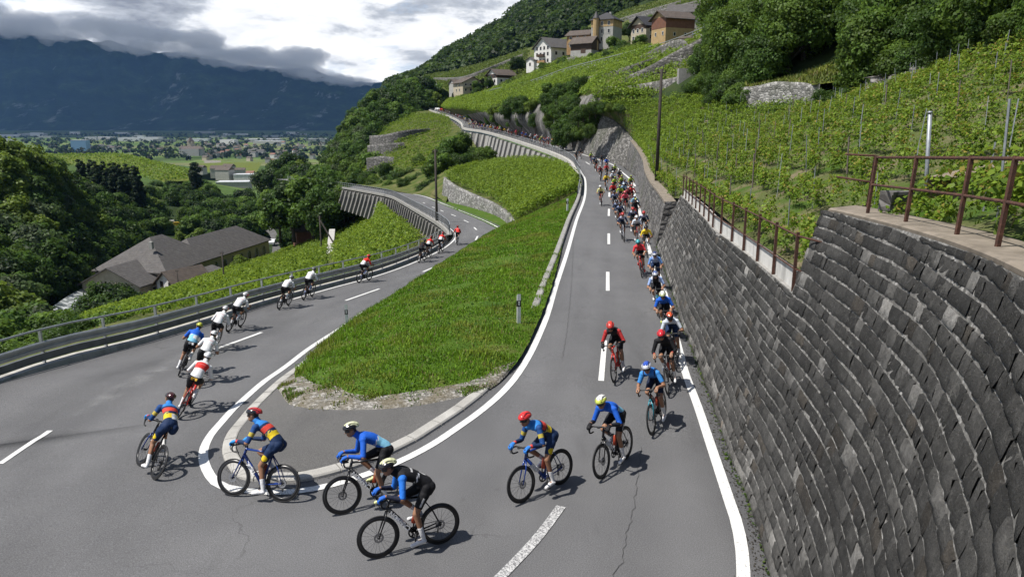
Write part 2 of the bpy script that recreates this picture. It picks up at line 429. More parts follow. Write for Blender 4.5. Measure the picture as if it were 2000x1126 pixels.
# inner edge line, right edge line, lower outer line: one painted-marking sheet per line
m=MB(); strip(resample(full_in,step=.35),.19,None,m); tag(m.build('road_edge_line',MATS['road_paint']),kind='structure')
m=MB(); strip(rightline,.20,None,m); tag(m.build('road_edge_line',MATS['road_paint']),kind='structure')
m=MB(); strip(resample(offset(cut(loOs,lambda p:p.y>33),-.25),step=.5),.14,None,m); tag(m.build('road_edge_line',MATS['road_paint']),kind='structure')
m=MB()
def road_pt(px,py):
    o=V3(0,0,H); h=ROAD_BVH.ray_cast(o,(ray(px,py,1)-o).normalized())
    return h[0] if h[0] is not None else at(px,py,0)
def dash(a,b,w=.15,mm=None,mid=None):
    fix=lambda q: road_pt(*q)
    A,B=fix(a),fix(b)
    pts=[A,B] if mid is None else catmull([A,fix(mid),B],6)
    strip(resample(pts,step=.3),w,None,mm or m,.014)
for a,b in (((1181,665),(1174,744)),((1187,531),(1187,568)),((1189,456),(1189,477)),((1189.5,408),(1189,422)),((1190,376),(1190,384.5)),((1144,316.5),(1152,321.5)),
            ((675,587),(741,564)),((826,531),(860,516)),((901,494),(915,484)),((929,469),(933,461)),((931,449),(926,444)),((915,434),(906,430)),((890,422),(881,418.5)),((866,413),(860,410.5)),((849,406),(844,404)),((830,397),(826,395.5))): dash(a,b)
dash((0,906),(98,841),.13); dash((410,685),(511,649),.15)
tag(m.build('centre_line',MATS['road_paint']),kind='structure')
m=MB(); dash((1096,989),(945,1160),.17,m,(1043,1058)); tag(m.build('centre_line',MATS['road_paint_worn']),kind='structure')

# ------------------------------------------------------------------ kerb round the head of the hairpin
kline=[p for p in resample(upLs+hairs[1:],step=.25) if p.y<30]
i0=next(i for i,p in enumerate(kline) if p.y<26.5); kl=kline[i0:]
kN=normals2d(kl); m=MB()
blk=4
for s0 in range(0,len(kl)-blk,blk):
    seg=range(s0,s0+blk+1); g=.012
    P=[]
    for q,i in enumerate(seg):
        sh=0 if 0<q<blk else (g if q==0 else -g)
        p=kl[i]+(kl[min(i+1,len(kl)-1)]-kl[max(i-1,0)]).normalized()*sh
        n=kN[i]; z=rz(p.x-n.x*.2,p.y-n.y*.2,30,p.z)
        jit=.004*math.sin(s0*1.7)
        P.append([V3(p.x-n.x*o,p.y-n.y*o,z+h+jit) for o,h in ((.36,-.06),(.38,.045),(.41,.075),(.62,.09),(.645,.08),(.65,-.06))])
    idx=[m.verts(r_) for r_ in P]
    for a,b in zip(idx,idx[1:]):
        for j in range(5): m.quad(a+j,a+j+1,b+j+1,b+j)
    m.poly([idx[0]+j for j in range(6)][::-1]); m.poly([idx[-1]+j for j in range(6)])
tag(m.build('kerb',MATS['kerb_granite'],smooth=False),kind='structure')
# low concrete upstand along the grass on the upper road
up=[p for p in upLs if 24.2<p.y<72]
up=on_road(resample(up,step=1.0))
tag(sweep(up,[(-.34,-.1),(-.36,.17),(-.40,.20),(-.60,.20),(-.62,-.1)],'kerb',MATS['concrete_grey']),kind='structure')
# ================================================================== ISLAND between the two roads
def inner_lo(y):
    return min(loI,key=lambda p:abs(p.y-y))
zI=.06
kin=offset(kl,-.66)                          # inner edge of the kerb
# grass island: rows from the head of the hairpin to the far end
gr_rows=[
 [at(580,752,-.14),at(612,779,.0),at(690,787,.04),at(770,785,.06),at(855,773,.07),at(952,751,.08)],
 [at(577,728,-.25),at(660,735,.1),at(760,735,.28),at(860,725,.3),at(940,718,.22),at(1008,708,.16)],
 [at(600,704,-.6),at(690,690,.0),at(790,680,.3),at(890,668,.38),at(980,655,.32),at(1042,648,.2)],
 [at(645,662,-1.1),at(720,632,-.35),at(810,610,.1),at(910,600,.3),at(1000,592,.32),at(1068,586,.25)],
 [inner_lo(31)+V3(.5,0,.05),at(782,572,-.55),at(860,556,-.1),at(940,545,.15),at(1020,535,.25),at(1086,528,.3)],
 [inner_lo(40)+V3(.5,0,.05),at(868,512,-.65),at(930,500,-.3),at(990,492,.05),at(1050,485,.25),at(1100,472,.35)],
 [inner_lo(50)+V3(.4,0,.1),at(935,470,-1.55),at(975,458,-.9),at(1020,448,-.3),at(1070,440,.15),at(1112,430,.4)],
 [inner_lo(58)+V3(.4,0,.1),at(975,449,-2.4),at(1005,434,-1.3),at(1040,422,-.6),at(1085,408,0),at(1122,392,.55)],
 [at(1003,440,-3.0),at(1012,432,-2.0),at(1030,422,-1.5),at(1060,408,-.9),at(1095,394,-.3),at(1126,378,.5)],
]
GI=cat_grid(gr_rows,70,110)
n2=vnoise(GI.reshape(-1,3),.9,3).reshape(GI.shape[:2]); GI[:,:,2]+=.05*n2*np.minimum(1,np.linspace(0,6,GI.shape[0]))[:,None]
island=tag(grid_mesh('island_ground',GI,MATS['grass_ground']),kind='structure')
# asphalt apron + gravel inside the kerb
head=[p for p in kin if p.y<24.5]
ga=cat_grid([[V3(p.x,p.y,p.z+.065) for p in resample(head,n=40)],
             [at(955,757,.09),at(870,780,.08),at(760,797,.06),at(640,799,.03),at(575,788,-.02),at(546,752,-.2)]],60,10)
tag(grid_mesh('pavement',ga,MATS['asphalt_old']),kind='structure')
gg=cat_grid([[at(540,752,-.17),at(572,790,.0),at(640,801,.045),at(760,799,.075),at(870,782,.095),at(962,752,.11),at(1010,704,.16)],
             [at(588,735,-.12),at(625,752,.05),at(690,752,.12),at(770,748,.15),at(850,740,.15),at(930,728,.15),at(990,712,.17)]],60,12)
gg[:,:,2]+=.02; gg[0,:,2]-=.075; gg[1,:,2]-=.02
tag(grid_mesh('gravel_border',gg,MATS['gravel']),kind='structure')
# strip of gravel on the left flank up to the grass
gl=cat_grid([[at(540,752,-.17),at(600,712,-.6),at(650,670,-1.1),inner_lo(30)+V3(.45,0,.03)],[at(600,735,-.1),at(640,700,-.45),at(690,660,-.8),inner_lo(31)+V3(1.2,0,.4)]],20,4)
tag(grid_mesh('gravel_border',gl,MATS['gravel']),kind='structure')

# ================================================================== RIGHT RETAINING WALL
foot=resample([V3(p.x,p.y,p.z) for p in catmull(wall_foot[1:],8)],step=.25)   # far (z=38) -> near
fN=normals2d(foot)                           # left of travel (towards the camera) = away from the road? travel -y -> left = +x
fL=arclen(foot)
i_corner=min(range(len(foot)),key=lambda i:abs(foot[i].y-13.15) if foot[i].x>3 else 99)
s_corner=fL[i_corner]
def wall_h(s):
    if s>=s_corner: return 5.05+.045*min(8,(s-s_corner))
    t=s/s_corner; return 2.75+(3.50-2.75)*t
def wall_b(s):
    t=min(1,s/s_corner); return .40+(.25-.40)*min(1,t*1.6)
class Poly1:
    def __init__(s,P): s.P=P; s.L=arclen(P)
    def __call__(s,d):
        d=max(0,min(s.L[-1]-1e-6,d)); import bisect
        j=max(0,min(len(s.P)-2,bisect.bisect_right(s.L,d)-1)); t=(d-s.L[j])/max(1e-9,s.L[j+1]-s.L[j])
        return s.P[j].lerp(s.P[j+1],t)
PF=Poly1(foot); PN=Poly1([p for p in fN]); PN.L=fL
def wallpt(s,z,out=0.):
    """point on the battered face at arc s, height z above the road; out = towards the road"""
    p=PF(s); n=PN(s); b=wall_b(s)
    return V3(p.x+n.x*(b*z-out),p.y+n.y*(b*z-out),p.z+z)
S_END=fL[-1]
root=empty('retaining_wall',foot[i_corner],0,'tall dark battered stone retaining wall curving along the right side of the road','wall')
def add_part(o,par):
    o.parent=par; o.matrix_parent_inverse=Matrix.Translation(-par.location); return o
# mortar backing
sN=[S_END*i/220 for i in range(221)]
zs=np.linspace(-.1,1,24)
G=np.array([[tuple(wallpt(s,max(-.1,z*wall_h(s)),-.006)) for z in zs] for s in sN])
j=min(range(221),key=lambda k:abs(sN[k]-s_corner))
add_part(grid_mesh('mortar_bed',G,MATS['mortar'],smooth=False),root)
# stones in courses
def build_stones(s0,s1,hf,seed,course=.215,name='stone_courses'):
    rg=np.random.default_rng(seed); V=[];Fq=[];Cc=[]; nb=0
    NX,NY=6,5; s_far=fL[-1]*0+ (s_corner if s0<1 else 1e9); s_far=12. if s0<1 else -1e9
    z=-.02; k=0
    hmax=max(hf(s0+.01),hf(s1-.01))
    while z<hmax:
        ch=course*rg.uniform(.86,1.16)
        s=s0+rg.uniform(-.4,0)
        while s<s1:
            w=rg.uniform(.15,.46)*(1.0 if rg.random()<.84 else 1.5)
            a,b=max(s,s0),min(s+w,s1); s+=w
            if b-a<.07: continue
            top=min(z+ch,hf((a+b)/2))
            if top-z<.06: continue
            g=rg.uniform(.008,.013); gv=rg.uniform(-.004,.003)
            base=rg.choice([.030,.042,.054,.070,.095,.14],p=[.22,.30,.26,.14,.06,.02])*(1+1.6*math.exp(-max(0,z)/.55)+.9*math.exp(-max(0,s)/s_far)*(s_far>0))
            if rg.random()<.020: base=rg.uniform(.20,.36)
            tint=np.array([1.03,1.0,.94])*base
            if rg.random()<.06: tint=np.array([1.15,1.0,.82])*base
            bulge=rg.uniform(.010,.030); tl,tr=rg.uniform(-.012,.012,2); tb=rg.uniform(-.008,.012)
            ph=rg.random(4)*6.28
            jx=rg.uniform(-.014,.014,4)
            for yy in range(NY):
                fy=(0,.07,.5,.93,1)[yy]
                for xx in range(NX):
                    fx=(0,.05,.32,.68,.95,1)[xx]
                    ex=min(fx,1-fx)*2; ey=min(fy,1-fy)*2
                    lean=(jx[0]*(1-fy)+jx[1]*fy)*(1-fx)+(jx[2]*(1-fy)+jx[3]*fy)*fx
                    prof=min(1,ey*7)*(.80+.20*min(1,ex*10))
                    o=-.016+prof**.36*(.012+bulge*(.65+.35*math.sin(3*fx+ph[0])*math.cos(2.5*fy+ph[1]))+tl*(fx-.5)+tb*(fy-.5)*1.5+  .009*math.sin(9*fx+ph[2])*math.sin(7*fy+ph[3]))+.0
                    V.append(tuple(wallpt(a+gv+(b-a-2*gv)*fx+lean,z+g*.8+(top-z-1.6*g)*fy+.012*math.sin(2.1*a+fx*2+k),o)))
                    Cc.append(tint)
            for yy in range(NY-1):
                for xx in range(NX-1):
                    q=nb+yy*NX+xx; Fq.append((q,q+NX,q+NX+1,q+1))
            nb+=NX*NY
        z+=ch; k+=1
    o=mesh_np(name,V,Fq,4,MATS['dark_stone'],None,np.array(Cc)); return add_part(o,root)
build_stones(0.02,s_corner,wall_h,11)
build_stones(s_corner,min(S_END,s_corner+13.5),wall_h,12)
# stepped end face of the high part + its coping
m=MB(); 
lo,hi=wall_h(s_corner-.1),wall_h(s_corner)
nn=PN(s_corner)
eb=[wallpt(s_corner-.015,z,-.01) for z in np.linspace(lo-.3,hi,8)]
for a,b in zip(eb,eb[1:]): m.face([a,a+nn*1.1,b+nn*1.1,b])
add_part(m.build('wall_end',MATS['dark_stone'] if False else MATS['rubble_dark']),root)
cp=[wallpt(s,wall_h(s),-.0) for s in np.arange(s_corner-.03,S_END,.3)]
add_part(sweep(cp,[(.05,-.02),(.045,.03),(.10,.05),(.80,.06),(.82,-.05)],'coping',MATS['coping_concrete']),root)
lp=[wallpt(s,wall_h(s)) for s in np.arange(0,s_corner-.02,.4)]
add_part(sweep(lp,[(.02,-.25),(.015,.0),(.5,.03),(.5,-.3)],'coping',MATS['concrete_grey']),root)
# white concrete parapet planks between iron posts on the low part
ROOT_P=empty('parapet_railing',lp[len(lp)//2],0,'rusty iron fence with whitewashed concrete planks along the low wall top','railing')
P2=resample(lp[2:],n=15)
pN=normals2d(P2)
for i,(p,n) in enumerate(zip(P2,pN)):
    m=MB(); q=p+n*.05; m.bar(q+V3(0,0,-.45),q+V3(0,0,1.12),.055,.055,n); add_part(m.build('post',MATS['rust']),ROOT_P)
for i in range(14):
    a,b=P2[i]+pN[i]*.13,P2[i+1]+pN[i+1]*.13; d=(b-a).normalized()*.02
    m=MB(); m.bar(a+d+V3(0,0,.17),b-d+V3(0,0,.17),.07,.40); add_part(m.build('plank',MATS['concrete_white']),ROOT_P)
m=MB()
for z,r_ in ((1.05,.02),(.42,.018)): m.tube([p+n*.05+V3(0,0,z) for p,n in zip(P2,pN)]+[P2[-1]+pN[-1]*.3+(P2[-1]-P2[-2]).normalized()*.7+V3(0,0,z-.02)],r_,6)
add_part(m.build('rail',MATS['rust'],smooth=True),ROOT_P)
# rusty pipe railing on the high part
RR=empty('pipe_railing',wallpt(s_corner+2,wall_h(s_corner+2)),0,'rust brown pipe railing on the coping of the tall dark wall','railing')
def on_cop(s,inn=.45): 
    p=wallpt(s,wall_h(s)); n=PN(s); return V3(p.x+n.x*inn,p.y+n.y*inn,p.z+.05)
def pxof(p):
    d=p-V3(0,0,H); Z=d.y*CT-d.z*ST; return 1000+F_PX*d.x/Z
def s_for(px,inn):
    return min(np.arange(s_corner+.1,s_corner+9,.03),key=lambda q:abs(pxof(on_cop(q,inn))-px) if on_cop(q,inn).y>4.5 else 1e9)
ps=[(s_for(1622,.75),.75),(s_for(1683,.75),.75),(s_for(1694,.28),.28),(s_for(1768,.28),.28),(s_for(1868,.30),.30),(s_for(1947,.30),.30),(s_for(2075,.30),.30)]
tops=[]
for s,inn in ps:
    p=on_cop(s,inn); t=p+V3(.05,.0,.93); tops.append((p,t)); m=MB(); m.bar(p+V3(0,0,-.05),t,.042,.042,(1,0,0)); add_part(m.build('post',MATS['rust']),RR)
m=MB(); m.tube([t+V3(0,0,-.03) for p,t in tops],.021,8); m.tube([p.lerp(t,.5) for p,t in tops],.019,8)
a=tops[0]; m.tube([a[1]+V3(-.3,.5,.0),a[1]],.02,6); m.tube([a[0].lerp(a[1],.5)+V3(-.35,.6,.05),a[0].lerp(a[1],.5)],.02,6)
add_part(m.build('rail',MATS['rust'],smooth=True),RR)

# ---------------- far wall on the upper road, z 38 -> 72, nearly upright, then rubble wall
ff=[at(1283,481,.15)+V3(-.05,0,0),at(1269,448,.28),at(1256,418,.42),at(1249,385,.55),at(1246,357,.66),at(1236,338,.78),at(1222,322,.95)]
ffs=resample(catmull(ff,8),step=.5)
def far_wall(P,hfun,bat,name,label,mat,capmat,cw=.55):
    r0=empty(name,P[0],0,label,'wall'); N=normals2d(P)   # walking away from camera: right side = uphill
    L=arclen(P)
    top=[p-n*(bat*hfun(l/L[-1]))+V3(0,0,hfun(l/L[-1])) for p,n,l in zip(P,N,L)]
    G=np.array([[tuple(p.lerp(t,k/8)) for k in range(-1,9)] for p,t in zip(P,top)])
    add_part(grid_mesh('wall_face',G,mat,smooth=False),r0)
    add_part(sweep(top,[(.03,-.12),(.035,.0),(-cw,.02),(-cw,-2.5)],'coping',capmat),r0)
    return r0,top
fh=lambda t: 2.40-.55*t+1.5*max(0,(t-.35)/.65)**1.6
FW,fw_top=far_wall(ffs,fh,.16,'retaining_wall','brown squared stone retaining wall beside the peloton, ending in a dark square pier','x' and MATS['dark_stone'] if False else MATS['rubble_dark'],MATS['coping_concrete'])
m=MB(); p=ffs[0]; n=normals2d(ffs)[0]; m.face([p+V3(0,-.01,-.2),p-n*1.6+V3(0,-.01,-.2),fw_top[0]-n*.75+V3(0,-.01,0),fw_top[0]+V3(0,-.01,0)])
add_part(m.build('wall_end',MATS['rubble_dark']),FW)
rub=[ffs[-1]]+[ray(*q) for q in ((1206,316,101),(1185,308,105),(1161,301,110),(1144,295.5,115),(1124,289.5,121))]
rubs=resample(catmull(rub,6),step=1.5)
RW,rw_top=far_wall(rubs,lambda t: 3.35+2.5*math.sin(min(1,t*1.5)*1.57),.30,'retaining_wall','pale grey rubble stone wall above the far bend of the upper road',MATS['rubble_mid'],MATS['rubble_mid'])
# ================================================================== TERRAIN
def rays(*q): return [ray(*p) for p in q]
# ---- A: the big vineyard above the right wall
near_top=[wallpt(s,wall_h(s),-.75) for s in np.arange(0,S_END,.8)]
near_top=[p+V3(0,0,.02) for p in near_top if p.y>5.2 and p.x>3]
farA=[p-n*.5+V3(0,0,-.1) for p,n in list(zip(fw_top,normals2d(fw_top)))[4::8]]
rubA=[p-n*.4+V3(0,0,-.1) for p,n in list(zip(rw_top,normals2d(rw_top)))[2::3]]
BL=[V3(5.6,-6,5.35),V3(5.3,0,5.35)]+near_top[::-3]+farA+rubA
topA=[V3(29,-8,12.0),V3(28,8,11.8),V3(27,20,11)]+rays((2000,98,36),(1880,132,45),(1760,168,53),(1600,207,60),(1430,217,70),(1350,195,85),(1250,205,95),(1165,213,107),(1122,238,121))
bl=resample(BL,n=60); ta=resample(catmull(topA,6),n=60)
A_rows=[bl]+[[a.lerp(b,t)+V3(0,0,dz) for a,b in zip(bl,ta)] for t,dz in ((.33,.12),(.66,.1))]+[ta]
GA=cat_grid(A_rows,150,60)
GA[1:,:,2]+=(.06*vnoise(GA.reshape(-1,3),.6,5).reshape(GA.shape[:2]))[1:]
tag(grid_mesh('vineyard_soil',GA,MATS['soil']),kind='structure')
# ---- B: scrub slope above it
B_rows=[ta[:48],
 resample(catmull([V3(38,-8,17),V3(37,10,17)]+rays((2000,40,46),(1880,75,54),(1760,105,62),(1600,130,69),(1450,140,80),(1370,120,96)),6),n=48),
 resample(catmull([V3(60,-8,32),V3(58,15,32)]+rays((2000,-60,62),(1850,-40,70),(1700,-10,78),(1560,20,88),(1450,50,98),(1390,75,110)),6),n=48),
 resample(catmull([V3(100,-8,62),V3(98,25,62)]+rays((2100,-280,95),(1850,-230,105),(1700,-180,115),(1600,-110,125),(1520,-60,135),(1470,-10,145)),6),n=48)]
GB=cat_grid(B_rows,60,40)
tag(grid_mesh('hillside',GB,MATS['undergrowth']),kind='structure')
# ---- C: terraced middle hillside with cliffs over the road
def redge(y):
    i=min(range(len(innerA)),key=lambda k:abs(rl_far[k].y-y)); return rl_far[i]+NA[i]*1.0+V3(0,0,-.1)
C_rows=[[redge(322),redge(232),redge(192),redge(154),redge(133),redge(123)]+rays((1152,268,114),(1250,245,108),(1350,228,99),(1430,220,90)),
 rays((864,212,303),(905,215,228),(945,222,193),(1005,226,158),(1065,222,141),(1108,245,128),(1160,222,114),(1250,207,103),(1350,196,94),(1430,190,87)),
 rays((870,205,308),(905,205,238),(950,205,205),(1010,200,172),(1070,187,150),(1125,190,133),(1165,170,117),(1250,165,106),(1350,141,98),(1430,130,92)),
 rays((880,195,320),(920,190,280),(970,180,250),(1040,163,215),(1110,142,190),(1180,125,172),(1240,110,160),(1310,92,148),(1390,62,136),(1455,28,126)),
 rays((880,185,335),(920,182,310),(985,165,288),(1060,130,262),(1120,110,242),(1180,100,228),(1250,88,208),(1310,80,195),(1400,45,172),(1480,8,152)),
 rays((850,162,430),(900,150,395),(980,130,365),(1060,103,345),(1130,85,325),(1200,62,305),(1280,40,285),(1360,18,262),(1450,-20,240),(1560,-90,220)),
 rays((820,150,520),(890,138,500),(960,118,480),(1040,92,460),(1110,70,440),(1190,30,420),(1280,0,400),(1370,-40,380),(1480,-100,360),(1620,-180,340))]
GC=cat_grid(C_rows,120,120)
GC[1:,:,2]+=(.5*vnoise(GC.reshape(-1,3),.06,8).reshape(GC.shape[:2]))[1:]
tag(grid_mesh('hillside',GC,MATS['vine_soil']),kind='structure')
# ---- D: forested mountain flank behind the village
D_rows=[rays((780,175,520),(830,158,515),(890,142,498),(960,122,478),(1040,95,458),(1110,74,438),(1190,35,418),(1280,2,398),(1370,-38,378),(1480,-98,358),(1620,-178,338)),
 rays((770,170,600),(826,150,600),(880,118,600),(940,88,600),(1010,55,590),(1090,20,580),(1180,-20,570),(1280,-60,560),(1380,-110,550),(1500,-170,540),(1650,-250,520)),
 rays((750,172,720),(826,146,700),(870,108,710),(920,82,730),(970,52,760),(1010,22,780),(1042,-5,800),(1150,-100,820),(1300,-200,820),(1450,-300,820),(1650,-400,820))]
GD=cat_grid(D_rows,110,60)
tag(grid_mesh('hill',GD,MATS['undergrowth']),kind='structure')
# ---- E: knob with trees and terraces between the two roads, far end
E_rows=[rays((560,372,330),(640,318,330),(690,272,330),(745,238,335),(800,214,338),(850,213,340)),
 rays((600,366,230),(660,350,225),(715,306,222),(770,258,228),(830,236,240),(882,236,248)),
 rays((640,362,175),(695,360,170),(745,344,170),(800,318,176),(862,296,182),(925,278,186)),
 [p+V3(.4,.4,-.2) for p in rays((652,357,174),(715,362,150))]+[inner_lo(116)+V3(.9,.3,-.1),inner_lo(106)+V3(.9,.3,.2)]+rays((884,338,128),(935,322,150))]
GE=cat_grid(E_rows,70,60)
tag(grid_mesh('hillside',GE,MATS['vine_soil']),kind='structure')
# ---- F: vineyard between the two roads
F0=rays((868,349,112),(884,363,106),(915,379,98),(960,399,87),(988,418,78))+[at(1004,441,-2.95)]
F1=rays((905,338,130),(945,321,150),(1000,316,142),(1050,317,126),(1090,325,110))+[ray(1120,348,84),at(1127,378,.45)]
f0=resample(catmull(F0,8),n=50); f1=resample(catmull(F1,8),n=50)
GF=cat_grid([f0,[a.lerp(b,.5)+V3(0,0,.25) for a,b in zip(f0,f1)],f1],90,50)
tag(grid_mesh('vineyard_soil',GF,MATS['vine_soil']),kind='structure')
# ---- G: vineyard slope below the guardrail
g0=[p+V3(0,0,-.55) for p in offset(cut(loOs,lambda p:p.y<58),1.0)][::3]+rays((866,466,74),(852,456,80),(810,439,92),(770,423,106),(742,404,124))
g0=[V3(-19,-5,-1.5),V3(-17.5,10,-1.3)]+g0
g1=rays((-350,800,45),(-100,720,60),(100,652,75),(260,602,95),(450,546,115),(600,501,125),(700,458,132),(722,425,148))
g2=rays((-500,800,80),(-150,705,108),(60,645,118),(300,592,140),(377,557,165),(450,526,185),(534,500,205),(600,470,215),(660,436,200),(702,408,172))
GG=cat_grid([resample(catmull(g0,6),n=60),resample(catmull(g1,6),n=60),resample(catmull(g2,6),n=60)],100,60)
tag(grid_mesh('vineyard_soil',GG,MATS['vine_soil']),kind='structure')

# ---- I: valley floor and gorge (one sheet to the horizon)
ctl=[(-80,150,-31),(-110,172,-33.5),(-60,182,-31),(-68,210,-30.5),(-58,240,-31),(-100,255,-34),(-75,300,-36),(-40,215,-31),(-30,260,-32),
 (-150,200,-26),(-200,210,-12),(-170,150,-18),(-250,240,-2),(-130,110,-20),(-75,105,-28),(-60,80,-24),(-48,50,-18),(-35,20,-9),(-80,30,-18),
 (-215,430,-23),(-300,470,-17),(-285,400,-18),(-193,430,-27),(-150,420,-34),(-140,500,-42),(-220,600,-44),(-330,650,-40),(-86,280,-33),(-60,330,-34),(-90,400,-38),
 (-10,60,-16),(-20,100,-20),(-5,150,-16),(20,20,-8),(20,100,-10),(40,200,-8),(0,300,-12),(60,400,-10),(-40,420,-30),(0,600,-50),(200,500,-20),(300,300,-5),(100,0,-5),(0,-60,-6),(-60,-60,-14),(100,-100,0),
 (-100,800,-52),(-400,900,-55),(-200,1200,-60),(-900,1200,-60),(200,900,-58),(600,900,-55),(-500,2000,-60),(500,2500,-60),(-2000,2500,-60),(-1500,1200,-58),(-600,500,-10),(-700,300,20),(-450,300,5),(-500,100,15)]
ctl+= [(x,y,-60) for x in (-9000,-4000,-1500,0,2500) for y in (4000,7000,11000)]
K=np.array(ctl,float)
def warp(x,y):   # compress far distances so that one kernel suits near and far
    r=np.hypot(x,y); f=np.log1p(r/120.)/np.maximum(r,1e-6); return x*f,y*f
kx,ky=warp(K[:,0],K[:,1])
Dm=np.hypot(kx[:,None]-kx[None],ky[:,None]-ky[None])
wts=np.linalg.solve(np.block([[Dm,np.ones((len(K),1))],[np.ones((1,len(K))),np.zeros((1,1))]])+np.diag([-.004]*len(K)+[0]),np.append(K[:,2],0))
def gz(x,y):
    x=np.atleast_1d(np.asarray(x,float)); y=np.atleast_1d(np.asarray(y,float)); a,b=warp(x,y)
    return np.hypot(a[:,None]-kx[None],b[:,None]-ky[None])@wts[:-1]+wts[-1]
ys=np.concatenate([np.linspace(-120,700,110),np.geomspace(720,6395,60)]); us=np.linspace(-1,1,150)
X=us[None,:]*(250+1.15*np.maximum(ys,0))[:,None]; Y=np.repeat(ys[:,None],150,1)
Zv=gz(X.ravel(),Y.ravel()).reshape(X.shape); Zv=np.where(Y>1500,-60,Zv)
def valley_mat():
    t=NT('valley_floor'); 
    vo=t.n.new('ShaderNodeTexVoronoi'); vo.inputs['Scale'].default_value=.0045; vo.inputs['Randomness'].default_value=.8
    mp=t.n.new('ShaderNodeMapping'); mp.inputs['Scale'].default_value=(.7,1.6,1); t.l.new(t.tc(),mp.inputs['Vector']); t.l.new(mp.outputs[0],vo.inputs['Vector'])
    sep=t.n.new('ShaderNodeSeparateColor'); t.l.new(vo.outputs['Color'],sep.inputs[0])
    a=t.ramp(sep.outputs[0],[(0,(.05,.085,.022)),(.35,(.075,.125,.032)),(.6,(.11,.15,.04)),(.8,(.13,.14,.06)),(1,(.045,.075,.02))])
    n=t.noise(.02,6); a=t.mix(.6,a,t.ramp(n,[(.3,.2),(.7,.8)]),'OVERLAY'); t.base(a); t.rough(.95); t.spec(.1); return t.m
valley_mat()
vo_=grid_mesh('valley_floor',np.stack([X,Y,Zv],-1).transpose(1,0,2),MATS['valley_floor']); tag(vo_,kind='structure')
# near part of the gorge is dark woodland soil
vo_.data.materials.append(MATS['undergrowth'])
cen=np.zeros(len(vo_.data.polygons)*3); vo_.data.polygons.foreach_get('center',cen); cen=cen.reshape(-1,3)
vo_.data.polygons.foreach_set('material_index',(cen[:,1]<360).astype(np.int32))

# ---- far mountain
def mountain():
    rid=[(-900,40),(-500,30),(-200,48),(0,58),(40,62),(70,58),(105,66),(140,74),(180,82),(215,79),(260,92),(310,104),(345,101),(400,108),(460,126),(520,132),(570,134),(600,128),(640,148),(690,158),(730,162),(765,158),(800,170),(860,180),(1000,190),(1300,200),(1700,205)]
    px=np.array([r_[0] for r_ in rid],float); py=np.array([r_[1] for r_ in rid],float)
    nu,nv=420,120
    u=np.linspace(-900,1700,nu); base_y=np.where(u>520,np.interp(u,[520,760,1000,1700],[256,262,266,270]),256.)
    ry=np.interp(u,px,py)
    G=np.zeros((nv,nu,3)); rg=np.random.default_rng(4)
    for j in range(nv):
        t=j/(nv-1)
        for i in range(nu):
            Z=6500+2300*t**.85
            yy=base_y[i]+(ry[i]-base_y[i])*(.12*t+.88*t**1.12)
            G[j,i]=ray(u[i],yy,Z)
    P=np.stack([np.repeat(u[None,:],nv,0).ravel(),np.repeat(np.linspace(0,1,nv)[:,None],nu,1).ravel()*160,np.zeros(nu*nv)],-1)
    rill=np.abs(vnoise(P*np.array([1,.25,1]),.012,21))+.55*np.abs(vnoise(P*np.array([1,.35,1]),.031,22))+.2*vnoise(P*np.array([1,.5,1]),.09,23)
    env=(np.sin(np.linspace(0,1,nv)*np.pi)**.6)[:,None]*np.ones((1,nu))
    amp=rill.reshape(nv,nu)*env
    G[:,:,1]+=190*amp
    G[-1,:,2]+=vnoise(G[-1],.009,25)*9+vnoise(G[-1],.03,26)*4
    back=G[-1:].copy(); back[:,:,1]+=900; back[:,:,2]-=500
    G[0,:,2]=np.minimum(G[0,:,2],-63)
    o=grid_mesh('mountain',np.concatenate([G,back]),MATS['mountain_forest']); tag(o,kind='structure')
def mount_mat():
    t=NT('mountain_forest'); n=t.noise(.0035,9,.68); f=t.noise(.02,7,.72)
    a=t.ramp(n,[(.32,(.010,.020,.014)),(.52,(.020,.036,.020)),(.62,(.036,.058,.026)),(.74,(.085,.11,.045))]); a=t.mix(.6,a,t.ramp(f,[(.3,.15),(.7,.85)]),'OVERLAY')
    rk=t.noise(.0021,11,.74,stretch=(1.5,.5,.38)); a=t.mix(t.ramp(rk,[(.57,0),(.64,.6)]),a,(.36,.36,.36))
    t.base(a); t.rough(.95); t.spec(.05); return t.m
mount_mat(); mountain()
# ================================================================== VEGETATION
def quads_mesh(name,C,Nn,size,col,mat,parent=None,aspect=.62,up=None,linkit=True,fold=False):
    """one leaf-shaped quad per row"""
    n=len(C); r=rng.normal(size=(n,3)); Nn=Nn/np.maximum(1e-6,np.linalg.norm(Nn,axis=1,keepdims=True))
    t=r-Nn*(r*Nn).sum(1,keepdims=True); t/=np.maximum(1e-6,np.linalg.norm(t,axis=1,keepdims=True)); b=np.cross(Nn,t)
    s=np.asarray(size).reshape(-1,1)*np.ones((n,1))
    k=rng.uniform(.8,1.25,(n,1))
    bend=Nn*s*.22
    V=np.stack([C+t*s*k-bend,C+b*s*aspect+bend*.5,C-t*s*k*.9-bend,C-b*s*aspect+bend*.5],1).reshape(-1,3)
    I=np.arange(n*4).reshape(n,4)
    o=mesh_np(name,V,I,4,mat,parent,np.repeat(col,4,0))
    return o
def pal(n,c0,c1,var=.22,sat=.05):
    t=rng.random((n,1)); c=np.array(c0)*(1-t)+np.array(c1)*t
    return np.clip(c*(1+rng.normal(0,var,(n,1)))+rng.normal(0,.004,(n,3))*0,.004,1)

